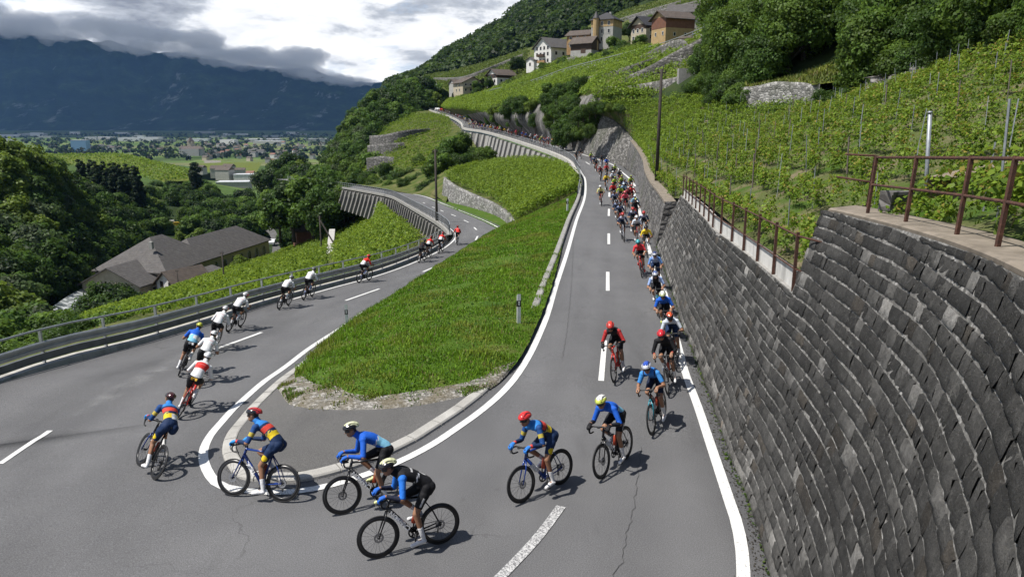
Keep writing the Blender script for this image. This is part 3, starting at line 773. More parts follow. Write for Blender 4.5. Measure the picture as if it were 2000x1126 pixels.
# ---------- tree kinds (crown mesh + trunk mesh), built once around the origin, base at z=0
def crown_pts(h,w,nclump,nleaf,seed,shape='round',cr=.16,base=.22,light=.0):
    r=np.random.default_rng(seed)
    cl=[]
    while len(cl)<nclump:
        p=r.uniform(-1,1,3)
        if shape=='round':
            d=np.array([p[0],p[1],p[2]*1.0]); q=np.linalg.norm(d)
            if q>1 or q<.25: continue
            prof=1
        elif shape=='cone':
            f=(p[2]+1)/2; rad=(1-f)**.85*.95+.04
            if np.hypot(p[0],p[1])>rad: continue
        elif shape=='tall':
            f=(p[2]+1)/2; rad=.62*np.sin(np.pi*min(1,f*.86+.12))**.6
            if np.hypot(p[0],p[1])>rad: continue
        elif shape=='dome':
            if p[2]<-.55 or np.linalg.norm(p*np.array([1,1,.95]))>1: continue
        cl.append(p)
    cl=np.array(cl); zc=base*h+(1-base)*h*.5; 
    ctr=cl*np.array([w/2,w/2,(1-base)*h/2])*(1-cr)+np.array([0,0,zc])
    ctr+=r.normal(0,.03*w,ctr.shape)
    rad=cr*w*r.uniform(.7,1.45,nclump)
    k=r.choice(nclump,nleaf,p=rad**2/np.sum(rad**2))
    d=r.normal(size=(nleaf,3)); d[:,2]=d[:,2]*.85+.25; d/=np.linalg.norm(d,axis=1,keepdims=True)
    P=ctr[k]+d*(rad[k]*r.uniform(.55,1.08,nleaf))[:,None]*np.array([1,1,.8])
    out=P-np.array([0,0,zc]); out/=np.maximum(1e-6,np.linalg.norm(out,axis=1,keepdims=True))
    N=d*.75+out*.3+r.normal(0,.42,(nleaf,3))+np.array([0,0,.25])
    return P,N,k,ctr,rad
TREES={}
def make_tree(kind,h,w,ncl,nl,seed,c0,c1,leaf,shape='round',cr=.17,base=.2,trunk=True,clvar=.22):
    P,N,k,ctr,rad=crown_pts(h,w,ncl,nl,seed,shape,cr,base)
    r=np.random.default_rng(seed+99)
    cv=(1+r.normal(0,clvar,len(ctr)))[k][:,None]; t=np.clip(r.random(len(ctr))[k]+r.normal(0,.18,nl),0,1)[:,None]
    col=np.clip((np.array(c0)*(1-t)+np.array(c1)*t)*np.clip(cv,.5,1.7)*(1+r.normal(0,.12,(nl,1))),.003,1)
    o=quads_mesh(kind+'_crown',P,N,leaf*r.uniform(.65,1.25,nl),col,MATS['leaves']); cm=o.data; bpy.data.objects.remove(o)
    tm=None
    if trunk:
        m=MB(); rr=random.Random(seed)
        top=V3(rr.uniform(-.3,.3),rr.uniform(-.3,.3),h*.8)
        pts=[V3(0,0,-.6),V3(rr.uniform(-.1,.1),rr.uniform(-.1,.1),h*.25),V3(rr.uniform(-.25,.25),rr.uniform(-.25,.25),h*.5),top]
        m.tube(catmull(pts,3),[.035*w*(1-.85*i/9) for i in range(10)],7)
        for q in range(min(9,len(ctr))):
            c=Vector(ctr[q]); z=max(h*.18,min(h*.6,c.z-.25*h)); s0=V3(0,0,z)
            m.tube([s0,s0.lerp(c,.5)+V3(0,0,.04*h),c],[.012*w,.008*w,.003*w],5)
        to=m.build(kind+'_trunk',MATS['bark'],smooth=True); tm=to.data; bpy.data.objects.remove(to)
    TREES[kind]=(cm,tm,h,w)
simple('bark',(.05,.04,.03),.9,0,.35,4)
DG,MG,LG,YG=(.037,.075,.013),(.060,.115,.018),(.095,.155,.022),(.125,.175,.024)
GREY=(.085,.12,.055)
make_tree('beech',14,12,55,7000,1,DG,MG,.42,'round',.15,.12)
make_tree('maple',13,11,46,7000,2,MG,LG,.42,'dome',.16,.08)
make_tree('ash',15,10,60,6500,3,DG,LG,.38,'tall',.17,.1)
make_tree('willow',11,10,50,6500,4,MG,GREY,.38,'dome',.16,.08)
make_tree('lime',12,9,40,6000,5,LG,YG,.40,'round',.17,.12)
make_tree('oak',13,13,64,7500,6,(.012,.028,.007),MG,.42,'dome',.15,.1)
make_tree('spruce',16,6.2,190,6500,7,(.018,.036,.014),(.034,.058,.022),.33,'cone',.085,.04)
make_tree('pine',15,7,60,5200,8,(.018,.034,.013),(.032,.055,.018),.38,'tall',.15,.14)
# closer shrubs with small leaves
make_tree('hazel',4.2,4.4,40,9000,11,DG,MG,.125,'dome',.17,.0,True)
make_tree('elder',3.4,3.8,34,8000,12,MG,LG,.115,'dome',.18,.0,True)
make_tree('young_ash',6.0,4.6,48,10000,13,MG,LG,.13,'tall',.17,.04,True)
make_tree('thorn',2.6,3.4,30,7000,14,(.014,.030,.007),MG,.10,'dome',.2,.0,True)
make_tree('acacia',7.0,6.0,60,11000,15,MG,LG,.14,'dome',.15,.1,True)
make_tree('bright_bush',3.0,3.2,30,6500,16,LG,YG,.11,'dome',.19,.0,True)
def plant(kind,loc,scale=1,rz=None,name='tree',label=None,cat='tree',group=None,sz=1):
    cm,tm,h,w=TREES[kind]
    r0=empty(name,loc,rng.random()*6.28 if rz is None else rz,label,cat,group); r0.scale=(scale,scale,scale*sz)
    c=bpy.data.objects.new('crown',cm); link(c,r0)
    if tm is not None: link(bpy.data.objects.new('trunk',tm),r0)
    return r0
def tree_at(kind,px,pytop,Z,h,**kw):
    """a tree whose top shows at (px,pytop), at depth Z, h metres tall"""
    cm,tm,h0,w=TREES[kind]; t=ray(px,pytop,Z)
    s=h/h0; return plant(kind,(t.x,t.y,t.z-h),s,**kw)
KIND={'beech':('beech_tree','dark green broadleaf tree'),'maple':('maple_tree','mid green spreading broadleaf tree'),'ash':('ash_tree','tall narrow broadleaf tree'),'willow':('willow_tree','greyish green willow-like tree'),
 'lime':('lime_tree','light yellow-green tree'),'oak':('oak_tree','broad very dark green tree'),'spruce':('spruce_tree','dark pointed conifer'),'pine':('pine_tree','dark rounded conifer'),
 'hazel':('shrub','dark green leafy shrub'),'elder':('shrub','mid green leafy shrub'),'young_ash':('young_tree','slender young green tree'),'thorn':('shrub','low dark thorny shrub'),'acacia':('acacia_tree','airy green tree with open crown'),'bright_bush':('shrub','bright yellow-green bush')}
def kplant(kind,place,loc=None,px=None,**kw):
    nm,lb=KIND[kind]; args=dict(name=nm,label=(lb+' '+place),cat='shrub' if nm=='shrub' else 'tree',group=lb+'s '+place if False else ('trees and shrubs '+place)); args.update(kw)
    if px is not None: return tree_at(kind,*px,**args)
    sc=args.pop('s',1); return plant(kind,loc,sc,**args)

# ---------- valley wood beyond the guardrail: canopy patches sampled by hand-set canopy tops
can1=cat_grid([rays((-80,560,118),(30,560,122),(85,532,145),(170,478,180),(250,448,212),(310,440,238),(400,432,252),(470,432,262),(525,405,268),(570,415,235),(640,405,205)),
  rays((-80,420,150),(50,420,155),(120,430,175),(200,420,210),(270,410,245),(330,400,262),(400,395,275),(470,400,280),(530,370,285),(580,370,262),(650,370,232)),
  rays((-80,330,165),(30,330,170),(120,370,200),(200,370,240),(270,380,280),(335,372,305),(400,375,320),(465,388,320),(525,338,310),(585,330,295),(655,366,262)),
  rays((-80,282,182),(20,276,185),(80,300,205),(130,330,240),(200,345,290),(270,360,330),(335,362,345),(400,368,360),(450,380,350),(505,345,335),(560,305,320),(650,352,290))],40,30)
def visible_hole(px,py,h,Z):
    """keep the openings of the photograph clear: car park, road by the hall, grey roofs, hall"""
    w=6/Z*1400; hh=h/Z*1400
    for (x0,y0,x1,y1) in ((318,428,352,462),(522,446,545,492),(462,345,528,366),(415,330,525,352)):
        if px+w*.8>x0 and px-w*.8<x1 and py<y1 and py+hh>y0: return True
    return False
def spread_trees(G,n,minpx,kinds,place,hrange,seed,reject=None,jitter=.0):
    r=np.random.default_rng(seed); done=[]; tries=0
    while len(done)<n and tries<n*40:
        tries+=1; u,v=r.random(2); p=gsample(G,np.array([u]),np.array([v]))[0]
        d=Vector(p)-Vector((0,0,H)); Zd=d.y*CT-d.z*ST
        px=1000+F_PX*d.x/Zd; py=563-F_PX*(d.y*ST+d.z*CT)/Zd
        mind=minpx/Zd*200
        if any((px-q[0])**2+((py-q[1])*1.5)**2<mind**2 for q in done): continue
        h=r.uniform(*hrange)
        if reject and reject(px,py,h,Zd): continue
        done.append((px,py)); kd=kinds[r.integers(len(kinds))]
        kplant(kd,place,px=(px,py,Zd,h),rz=r.random()*6.28)
    return done
spread_trees(can1,150,21,['beech','maple','ash','willow','oak','oak','beech','lime'],'in the valley wood beyond the guardrail',(10,15.5),31,visible_hole)
for q in [(-20,268,172,17),(30,272,178,17),(60,285,190,16),(95,302,205,15),(10,300,165,14)]: kplant('lime','on the left edge knoll above the wood',px=q)
for q in [(152,300,262,17),(185,303,268,19),(205,318,262,16),(222,306,266,18),(240,316,270,17),(258,312,268,18),(232,335,255,15),(200,340,250,14)]: kplant('spruce','in the dark clump before the round vineyard hill',px=q)
for q in [(378,308,345,19),(560,298,318,17),(545,312,312,15),(590,318,300,15),(520,330,318,15),(610,338,282,15),(640,352,268,14),(575,350,280,14)]: kplant('oak' if q[0]>400 else 'pine','on the steep ridge beside the lower road' if q[0]>400 else 'below the castle',px=q)
# trees this side of the river
for kd,q in (('maple',(-40,628,72,10)),('beech',(20,612,80,10)),('willow',(70,592,86,10)),('maple',(112,606,84,9)),('beech',(150,622,84,8)),('oak',(205,552,118,9.5)),('oak',(240,566,116,8)),('maple',(170,648,76,7)),('elder',(215,640,84,5)),('hazel',(250,622,92,5)),('maple',(40,662,66,8)),('beech',(100,668,66,7)),('willow',(150,672,62,5)),('hazel',(292,586,140,4)),('bright_bush',(140,690,55,4)),('lime',(470,498,172,6.5))):
    kplant(kd,'on the near river bank below the guardrail',px=q)
# ---------- knob with trees between the two roads at the far end
can2=cat_grid([rays((628,355,210),(665,340,205),(700,318,205),(735,330,178),(770,345,170),(835,330,160)),
 rays((620,320,255),(655,290,248),(690,262,245),(710,265,240),(735,310,188),(830,310,172)),
 rays((640,300,300),(668,258,290),(700,218,285),(735,205,285),(770,200,290),(800,205,300)),
 rays((660,270,330),(700,196,328),(745,168,330),(790,150,332),(825,160,336),(858,190,330))],40,30)
def hole2(px,py,h,Z):
    return (725<px<835 and 226<py<322 and px>735) or (px>838 and py>190 and py<300)
spread_trees(can2,64,19,['beech','maple','ash','oak','beech','willow'],'on the wooded knob below the upper road',(9,14),33,hole2)
for kd,q in (('ash',(905,252,150,8)),('maple',(885,265,148,8)),('beech',(868,282,142,7.5)),('maple',(858,300,138,7)),('hazel',(922,288,148,4.5)),('elder',(938,288,146,4.5)),('hazel',(897,300,140,5)),('elder',(952,286,147,4)),('hazel',(842,318,150,4.5)),('elder',(820,300,168,4)),('thorn',(800,330,160,3.5)),('hazel',(760,340,162,4)),('hazel',(788,348,142,3)),('elder',(742,352,158,3.5)),('lime',(852,180,326,9)),('spruce',(884,178,300,5))):
    kplant(kd,'beside the viaduct wall of the upper road',px=q)
# hanging growth below the lower road viaduct
for kd,q in (('beech',(648,392,190,9)),('maple',(610,400,200,10)),('hazel',(668,392,160,4)),('elder',(690,396,156,3.5)),('hazel',(655,420,178,5)),('elder',(628,430,188,5)),('maple',(590,430,200,8)),('beech',(565,440,215,9)),('hazel',(705,392,150,2.6)),('elder',(640,455,190,4)),('hazel',(600,455,205,5)),('thorn',(678,412,165,3))):
    kplant(kd,'under the buttressed wall of the lower road',px=q)
# ---------- scrub slope on the right: individual shrubs and small trees
lineB=rays((2040,85,38),(1960,108,40),(1900,125,43),(1850,140,46),(1800,152,50),(1740,160,54),(1690,168,57),(1640,172,60),(1602,165,63),(1500,150,74),(1440,170,76),(1400,180,80),(1375,165,88))
r=np.random.default_rng(51)
def place_B(n,vlo,vhi,ulo,uhi,kinds,scl,mind,place,sink=.3,skip=None):
    k=0;tries=0;done=[]
    while k<n and tries<n*60:
        tries+=1; u=r.uniform(ulo,uhi); v=r.uniform(vlo,vhi); p=gsample(GB,np.array([u]),np.array([v]))[0]
        d=Vector(p)-Vector((0,0,H)); Zd=d.y*CT-d.z*ST
        if Zd<20: continue
        px=1000+F_PX*d.x/Zd; py=563-F_PX*(d.y*ST+d.z*CT)/Zd
        if px>2140 or px<1405 or py<-140: continue
        if skip and skip(px,py): continue
        if any(np.linalg.norm(p-q)<mind for q in done): continue
        done.append(p); k+=1; kd=kinds[r.integers(len(kinds))]
        kplant(kd,place,loc=(p[0],p[1],p[2]-sink),s=r.uniform(*scl),rz=r.random()*6.28)
grassy=lambda px,py: (1450<px<1668 and py>188-(px-1450)*.50 and py<215)
place_B(52,.02,.24,0,1,['hazel','elder','thorn','hazel','young_ash','thorn'],(.75,1.25),1.9,'along the top edge of the right vineyard',.4,grassy)
place_B(60,.2,.55,0,1,['hazel','young_ash','acacia','hazel','elder','acacia'],(.95,1.5),2.5,'on the scrub slope above the right vineyard',.5,grassy)
place_B(46,.5,.98,0,1,['acacia','young_ash','hazel','acacia','ash'],(1.0,1.7),3.6,'high on the scrub slope at the top right',.6)
for kd,q in (('acacia',(1452,66,100,7)),('acacia',(1478,30,108,8)),('young_ash',(1418,120,90,5.5)),('hazel',(1392,165,86,3.4)),('young_ash',(1425,140,82,5)),('hazel',(1412,170,78,4)),('young_ash',(1690,85,62,6.0)),('hazel',(1478,95,80,5)),('acacia',(1510,20,92,8)),('acacia',(1560,10,90,8.5)),('hazel',(1470,150,75,3)),('elder',(1500,160,73,2.5)),('acacia',(1480,20,110,8)),('bright_bush',(1408,150,84,2.6)),('hazel',(1380,195,84,2.2)),('hazel',(1590,52,84,5)),('hazel',(1540,78,86,5))):
    kplant(kd,'at the left end of the scrub slope' if q[0]<1500 else 'above the small dry stone wall',px=q)
# dry stone wall under the grass patch
dw=rays((1427,212,70),(1470,206,68),(1530,199,65),(1586,207,61),(1600,208,58.5))
dws=resample(catmull(dw,5),step=.8); N=normals2d(dws)
DW=empty('dry_stone_wall',dws[0],0,'short pale dry stone wall under the grass patch beside the scrub','wall')
m=MB(); tp=[p+V3(0,.25,1.8+.05*math.sin(i*1.3)) for i,p in enumerate(dws)]
G=np.array([[tuple((p+V3(0,0,-.6)).lerp(t,k/6)) for k in range(7)]+[tuple(t+V3(.1,.6,0)),tuple(t+V3(.3,1.3,-.1))] for p,t in zip(dws,tp)])
add_part(grid_mesh('wall_face',G,MATS['rubble_stone'],smooth=False),DW)
gp=cat_grid([[t+V3(.1,.5,-.05) for t in tp[::4]]+[tp[-1]+V3(2.2,1.6,.2)],rays((1440,182,77),(1500,160,79),(1560,128,80),(1625,96,79),(1675,98,73))],30,16)
tag(grid_mesh('grass_bank',gp,MATS['meadow']),kind='structure')
# terrace walls of the middle hillside
GCv=GC.reshape(-1,3)
def _pp(b):
    d=b-np.array([0,0,H]); Zd=d[:,1]*CT-d[:,2]*ST
    return 1000+F_PX*d[:,0]/Zd, 563-F_PX*(d[:,1]*ST+d[:,2]*CT)/Zd
GCpx,GCpy=_pp(GCv)
def on_C(px,py):
    p=V3(*GCv[np.argmin((GCpx-px)**2+(GCpy-py)**2)]); return p-V3(p.x,p.y,0).normalized()*.7
def terrace_wall(q,hf,label,mat='rubble_mid',step=2.0,name='terrace_wall',snap=False):
    P=resample(catmull([on_C(a_[0],a_[1]) for a_ in q] if snap else rays(*q),6),step=step); L=arclen(P)
    r0=empty(name,P[0],0,label,'wall')
    G=[]
    for p,l in zip(P,L):
        h=hf(l/L[-1]); b=Vector((p.x,p.y,0)).normalized()*(.22*h)
        t=p+V3(b.x,b.y,h); G.append([tuple((p+V3(0,0,-1.2)).lerp(t,k/6)) for k in range(7)]+[tuple(t+b.normalized()*.7+V3(0,0,.02)),tuple(t+b.normalized()*2.5+V3(0,0,-.4))])
    add_part(grid_mesh('wall_face',np.array(G),MATS[mat],smooth=False),r0); return r0
terrace_wall(((1000,132,0),(1060,128,0),(1120,122,0)),lambda t:1.6,'low terrace wall under the white chalet',step=4,snap=True)
terrace_wall(((1180,52,0),(1250,30,0),(1330,8,0)),lambda t:1.6,'long thin terrace wall above the village',step=5,snap=True)
terrace_wall(((1230,44,0),(1310,24,0),(1400,2,0)),lambda t:1.6,'second thin terrace wall above the village',step=5,snap=True)
terrace_wall(((1100,176,0),(1160,160,0),(1220,146,0),(1280,128,0)),lambda t:1.2,'thin stone line across the middle vineyard',step=3,snap=True)
terrace_wall(((1150,208,117),(1190,206,112),(1226,206,107),(1290,196,101),(1345,184,96),(1352,183,94)),lambda t:3.0*min(1,t*6+.25)*(1-.12*t),'grey terrace wall behind the tall pole, ending in a pale concrete block',snap=True)
m=MB(); m.box(on_C(1336,184)+V3(0,-.3,1.6),(2.4,1.0,3.0)); tag(m.build('concrete_block',MATS['concrete_grey']),'pale concrete block at the right end of the long terrace wall','block',kind='thing')
terrace_wall(((1215,164,114),(1260,152,110),(1310,137,106),(1350,122,102),(1390,108,98)),lambda t:.8+2.6*t,'rough pale stone terrace wall rising towards the scrub',snap=True)
terrace_wall(((1252,116,146),(1290,108,142),(1330,104,138),(1345,102,136)),lambda t:2.2*math.sin(.3+t*2.4),'short rubble wall under the small ochre hut',snap=True)
terrace_wall(((846,168,420),(900,160,395),(940,146,380),(985,128,366),(1020,116,352)),lambda t:2.5,'low grey terrace wall left of the white chalet',step=5,snap=True)
terrace_wall(((1300,28,270),(1390,14,250),(1480,-8,232)),lambda t:1.5,'thin wall line across the highest vineyard',step=5,snap=True)
# terraces on the knob
for q,h,lb in ((((722,283,212),(752,281,206),(790,273,206),(840,268,214)),2.6,'upper terrace wall on the wooded knob'),(((718,300,200),(760,296,196),(790,294,196)),2.2,'second terrace wall on the wooded knob'),(((716,326,186),(745,322,184),(770,325,180)),2.2,'third terrace wall on the wooded knob'),(((800,250,236),(840,247,236),(868,247,238)),1.6,'topmost terrace wall below the upper road')):
    terrace_wall(q,lambda t,h=h:h,lb,'rubble_dark')
# rubble wall carrying the vineyard between the roads
fw=[p+V3(-.1,-.1,0) for p in f0]; N=normals2d(fw)
IW=empty('retaining_wall',fw[len(fw)//2],0,'long light grey rubble wall holding the vineyard between the two roads','wall')
G=[]
for p in fw:
    q=inner_lo(p.y); zb=q.z-.15; hh=p.z+.25-zb; n=V3(-.75,-.6,0)
    G.append([tuple(V3(p.x,p.y,zb)+n*(.16*hh*(1-k/7))+V3(0,0,hh*k/7)) for k in range(8)]+[(p.x+.4,p.y+.3,p.z+.26),(p.x+.5,p.y+.4,p.z-.2)])
add_part(grid_mesh('wall_face',np.array(G),MATS['rubble_stone'],smooth=False),IW)
vg=np.array([[tuple(V3(q.x,q.y,q.z+.02)),tuple((q+V3(g_[0][0],g_[0][1],g_[0][2]))/2+V3(0,0,.06)),tuple(V3(*g_[0])+V3(.25,.2,.2))] for q,g_ in ((inner_lo(p.y)-V3(.3,0,0),g) for p,g in zip(fw,G))])
tag(grid_mesh('verge',vg,MATS['grass_ground']),kind='structure')

# ================================================================== VINES (rows of leaves, uncountable)
def vine_rows(G,nrows,spacing,per,leaf,hgt,wid,c0,c1,seed,name,vlim=(0.02,.98),ulim=(0,1),along='u',tipc=None,keep=None,jit=.12):
    r=np.random.default_rng(seed); PC=[];PN=[];PS=[];PCOL=[]
    vs=np.linspace(vlim[0],vlim[1],nrows)
    for v in vs:
        uu=np.linspace(ulim[0],ulim[1],600); 
        p=gsample(G,uu,np.full(600,v)) if along=='u' else gsample(G,np.full(600,v),uu)
        L=np.concatenate([[0],np.cumsum(np.linalg.norm(np.diff(p,axis=0),axis=1))])
        s=np.arange(r.uniform(0,spacing),L[-1],spacing)
        if len(s)==0: continue
        s=s+r.normal(0,spacing*.12,len(s)); us=np.interp(s,L,uu)
        vv=np.full(len(us),v)+r.normal(0,jit/nrows*(vlim[1]-vlim[0]),len(us))
        base=gsample(G,us,vv) if along=='u' else gsample(G,vv,us)
        q=np.minimum(len(uu)-2,np.searchsorted(L,s)); dirv=p[np.minimum(q+1,599)]-p[np.maximum(q-1,0)]; dirv/=np.maximum(1e-6,np.linalg.norm(dirv,axis=1,keepdims=True))
        if keep is not None:
            ok=keep(base); base=base[ok]; dirv=dirv[ok]
        if len(base)==0: continue
        dist=np.linalg.norm(base-np.array([0,0,H]),axis=1)
        npl=np.full(len(base),per)
        idx=np.repeat(np.arange(len(base)),npl); n=len(idx)
        vig=(r.uniform(.7,1.25,len(base)))[idx]
        side=np.cross(dirv,[0,0,1.])[idx]
        z=r.beta(2.2,1.6,n)*hgt*vig+.18*hgt; a=r.normal(0,.42*spacing,n); bb=r.normal(0,wid,n)*(1.15-.5*np.abs(z/hgt-.5))
        c=base[idx]+dirv[idx]*a[:,None]+side*bb[:,None]; c[:,2]+=z
        nn=side*np.sign(bb)[:,None]*r.uniform(.2,1,(n,1))+np.array([0,0,.75])+r.normal(0,.45,(n,3))
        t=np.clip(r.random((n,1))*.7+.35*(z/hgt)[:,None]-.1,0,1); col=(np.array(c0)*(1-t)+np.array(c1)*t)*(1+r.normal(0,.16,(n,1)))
        if tipc is not None:
            tip=(r.random(n)<.10)&(z>hgt*.6); col[tip]=np.array(tipc)*(1+r.normal(0,.15,(tip.sum(),1)))
        PC.append(c);PN.append(nn);PS.append(leaf*r.uniform(.6,1.3,n));PCOL.append(np.clip(col,.004,1))
    C=np.concatenate(PC);o=quads_mesh(name,C,np.concatenate(PN),np.concatenate(PS),np.concatenate(PCOL),MATS['leaves'],aspect=.85)
    return tag(o,kind='stuff')
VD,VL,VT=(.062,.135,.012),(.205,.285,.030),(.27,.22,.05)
nearf=lambda b: (b[:,1]<26)&(b[:,1]>3)
midf=lambda b: (b[:,1]>=26)&(b[:,1]<62)
farf=lambda b: b[:,1]>=62
edgeA=lambda f: f
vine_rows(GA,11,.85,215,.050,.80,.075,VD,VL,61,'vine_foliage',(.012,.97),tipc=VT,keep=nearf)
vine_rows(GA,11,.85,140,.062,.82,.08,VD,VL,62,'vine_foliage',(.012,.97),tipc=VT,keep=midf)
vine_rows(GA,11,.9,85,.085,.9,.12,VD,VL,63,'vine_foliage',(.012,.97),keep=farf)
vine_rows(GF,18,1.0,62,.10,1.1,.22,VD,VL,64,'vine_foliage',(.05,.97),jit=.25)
def projpts(b):
    d=b-np.array([0,0,H]); Zd=d[:,1]*CT-d[:,2]*ST
    return 1000+F_PX*d[:,0]/Zd, 563-F_PX*(d[:,1]*ST+d[:,2]*CT)/Zd
def keepG(b):
    px,py=projpts(b); return ~((np.abs(px-645)<8)&(py>440))
vine_rows(GG,62,1.3,34,.145,1.1,.24,VD,VL,65,'vine_foliage',(.04,.95),(.33,.985),jit=.2,keep=keepG)
# middle hillside terraces
def keepC(b):
    px,py=projpts(b)
    cliff=(px<1160)&(py>245-(px-860)*.20)&(px>900)
    houses=((px-1290)/75)**2+((py-60)/38)**2<1
    houses|=(px>1030)&(px<1240)&(py<118)&(py>45)&(py<150-(px-1030)*.28)
    stoneT=(px>1380)&(py>100)
    return ~(cliff|houses|stoneT)
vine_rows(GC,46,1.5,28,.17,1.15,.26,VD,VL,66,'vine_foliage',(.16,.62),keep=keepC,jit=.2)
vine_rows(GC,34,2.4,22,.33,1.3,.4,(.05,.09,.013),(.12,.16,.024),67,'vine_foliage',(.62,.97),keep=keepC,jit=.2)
def keepE(b):
    px,py=projpts(b); return (px>715)&(px<880)&(py>225)&(py<335)
vine_rows(GE,40,1.5,28,.18,1.1,.26,VD,VL,68,'vine_foliage',(.05,.85),keep=keepE,jit=.2)

# ================================================================== GRASS on the island
def grass(G,n,hgt,name,seed,c0,c1,v=(0,1),dens=None,wid=.012):
    r=np.random.default_rng(seed); u,vv,A=gscatter(G,n)
    ok=(vv>v[0])&(vv<v[1]); u,vv=u[ok],vv[ok]; P=gsample(G,u,vv)
    patch=vnoise(P,.55,77)+.6*vnoise(P,1.7,78)
    keep=r.random(len(P))<np.clip(.95+.75*patch,.06,1); 
    if dens is not None: keep&=r.random(len(P))<dens(P,u,vv)
    P=P[keep]; patch=patch[keep]; u=u[keep]; n=len(P)
    tall=np.clip(.75+.35*vnoise(P,.8,79),.35,1.3); edge=np.where(u<.12,1.75,1.)
    h=hgt*r.uniform(.5,1.4,n)*tall*edge
    az=r.random(n)*6.28; lean=r.uniform(.1,.7,n)
    d=np.stack([np.cos(az)*lean,np.sin(az)*lean,np.ones(n)],1)*h[:,None]
    s=np.stack([-np.sin(az),np.cos(az),np.zeros(n)],1)*(wid*r.uniform(.7,1.5,n))[:,None]*np.maximum(1,P[:,1:2]/22)
    V=np.stack([P-s,P+s,P+d*.6+s*.6+np.array([0,0,0]),P+d,P+d*.6-s*.6],1).reshape(-1,3)
    t=np.clip(r.random((n,1))*.6+.3*patch[:,None]+.2,0,1); col=(np.array(c0)*(1-t)+np.array(c1)*t)*(1+r.normal(0,.15,(n,1))); yl=np.clip(.9*vnoise(P,.45,84)+.3*vnoise(P,1.9,85),0,.8)[:,None]; col=col*(1-yl)+np.array((.21,.24,.035))*yl*(1+r.normal(0,.15,(n,1)))
    dry=r.random(n)<.10; col[dry]=np.array((.20,.17,.07))
    I=np.arange(n*5).reshape(n,5)
    return tag(mesh_np(name,V,I,5,MATS['grass_blade'],None,np.repeat(np.clip(col,.004,1),5,0)),kind='stuff')
bare=lambda P,u,v: np.where((np.hypot((P[:,0]-(-1.0))/2.0,(P[:,1]-34)/1.4)<1)|(np.hypot((P[:,0]+1.2)/1.0,(P[:,1]-24.6)/.6)<1),.12,1.)*np.clip((v-.0)/.10,.25,1)
grass(GI,230000,.12,'grass',71,(.075,.18,.006),(.17,.30,.018),dens=bare)
grass(gg,17000,.08,'grass',72,(.05,.11,.008),(.11,.19,.02),dens=lambda P,u,v: np.clip(vnoise(P,1.3,5)*.9,0,1))
gA,gB=GA[:8],None
def keep_strip(P,u,v): return np.clip(vnoise(P,.6,15)+.35,0,1)
grass(GA,60000,.16,'grass',73,(.045,.09,.008),(.10,.16,.018),dens=lambda P,u,v: keep_strip(P,u,v)*(P[:,1]>4)*(P[:,1]<60),wid=.014)
grass(gp,9000,.35,'grass',74,(.06,.10,.012),(.13,.15,.035),wid=.02)
# daisies and clover heads in the island grass
u_,v_,_=gscatter(GI,700); P_=gsample(GI,u_,v_); P_=P_[P_[:,1]<34]; P_[:,2]+=.13
tag(quads_mesh('clover_flowers',P_,np.tile([[0,0,1.]],(len(P_),1)),np.full(len(P_),.016),np.tile([[.55,.55,.42]],(len(P_),1)),MATS['leaves']),kind='stuff')

u_,v_,_=gscatter(GI,26000); P_=gsample(GI,u_,v_); w_=vnoise(P_,.8,88)+.5*vnoise(P_,2.3,89); P_=P_[(w_>.15)&(P_[:,1]<45)]; P_[:,2]+=rng.uniform(.03,.13,len(P_))
tag(quads_mesh('meadow_weeds',P_,rng.normal(0,.5,(len(P_),3))+np.array([0,0,1.]),rng.uniform(.02,.05,len(P_)),pal(len(P_),(.04,.11,.012),(.12,.20,.03)),MATS['leaves'],aspect=.7),kind='stuff')
for kd,q in (('hazel',(1120,232,117,3.2)),('elder',(1138,226,116,3)),('hazel',(1150,238,115,3)),('thorn',(1118,252,117,2.4)),('beech',(1104,225,122,5)),('elder',(1128,246,116,2.4)),('hazel',(1165,222,114,2.6)),('thorn',(1180,217,112,2.2)),('hazel',(1100,246,123,4)),('bright_bush',(1140,250,115,1.6)),('elder',(1196,214,110,2)),('thorn',(1160,236,114,2))):
    kplant(kd,'at the top corner of the rubble wall over the far bend',px=q)
for kd,q in (('beech',(640,332,158,15)),('maple',(604,345,160,14)),('oak',(566,350,165,14)),('ash',(668,352,152,9)),('maple',(540,372,170,12)),('beech',(622,366,150,11))): kplant(kd,'in front of the far end of the lower road',px=q)
for kd,q in (('beech',(842,156,400,17)),('maple',(862,164,390,14)),('oak',(824,148,380,18)),('maple',(800,152,372,16))): kplant(kd,'at the top end of the upper road',px=q)
for kd,q in (('hazel',(752,318,168,4)),('maple',(842,322,148,5)),('hazel',(822,336,150,4)),('elder',(862,330,140,3.6)),('hazel',(775,334,158,4)),('thorn',(850,346,132,3)),('hazel',(800,344,146,3.6)),('elder',(760,352,150,3)),('hazel',(872,318,145,4)),('maple',(890,312,140,5)),('thorn',(828,356,130,2.4)),('elder',(730,340,160,4)),('hazel',(715,336,165,4)),('beech',(700,330,172,6))): kplant(kd,'on the bank between the two roads',px=q)
for i,(x,y) in enumerate(((-30,690),(20,676),(60,668),(100,658),(140,648),(180,640),(215,632),(245,624))): kplant(('hazel','elder','maple','thorn')[i%4] if i%4!=2 else 'elder','just behind the guardrail at the left',px=(x,y-8+6*(i%3),46+i*3,3.2+(i%3)*.7))

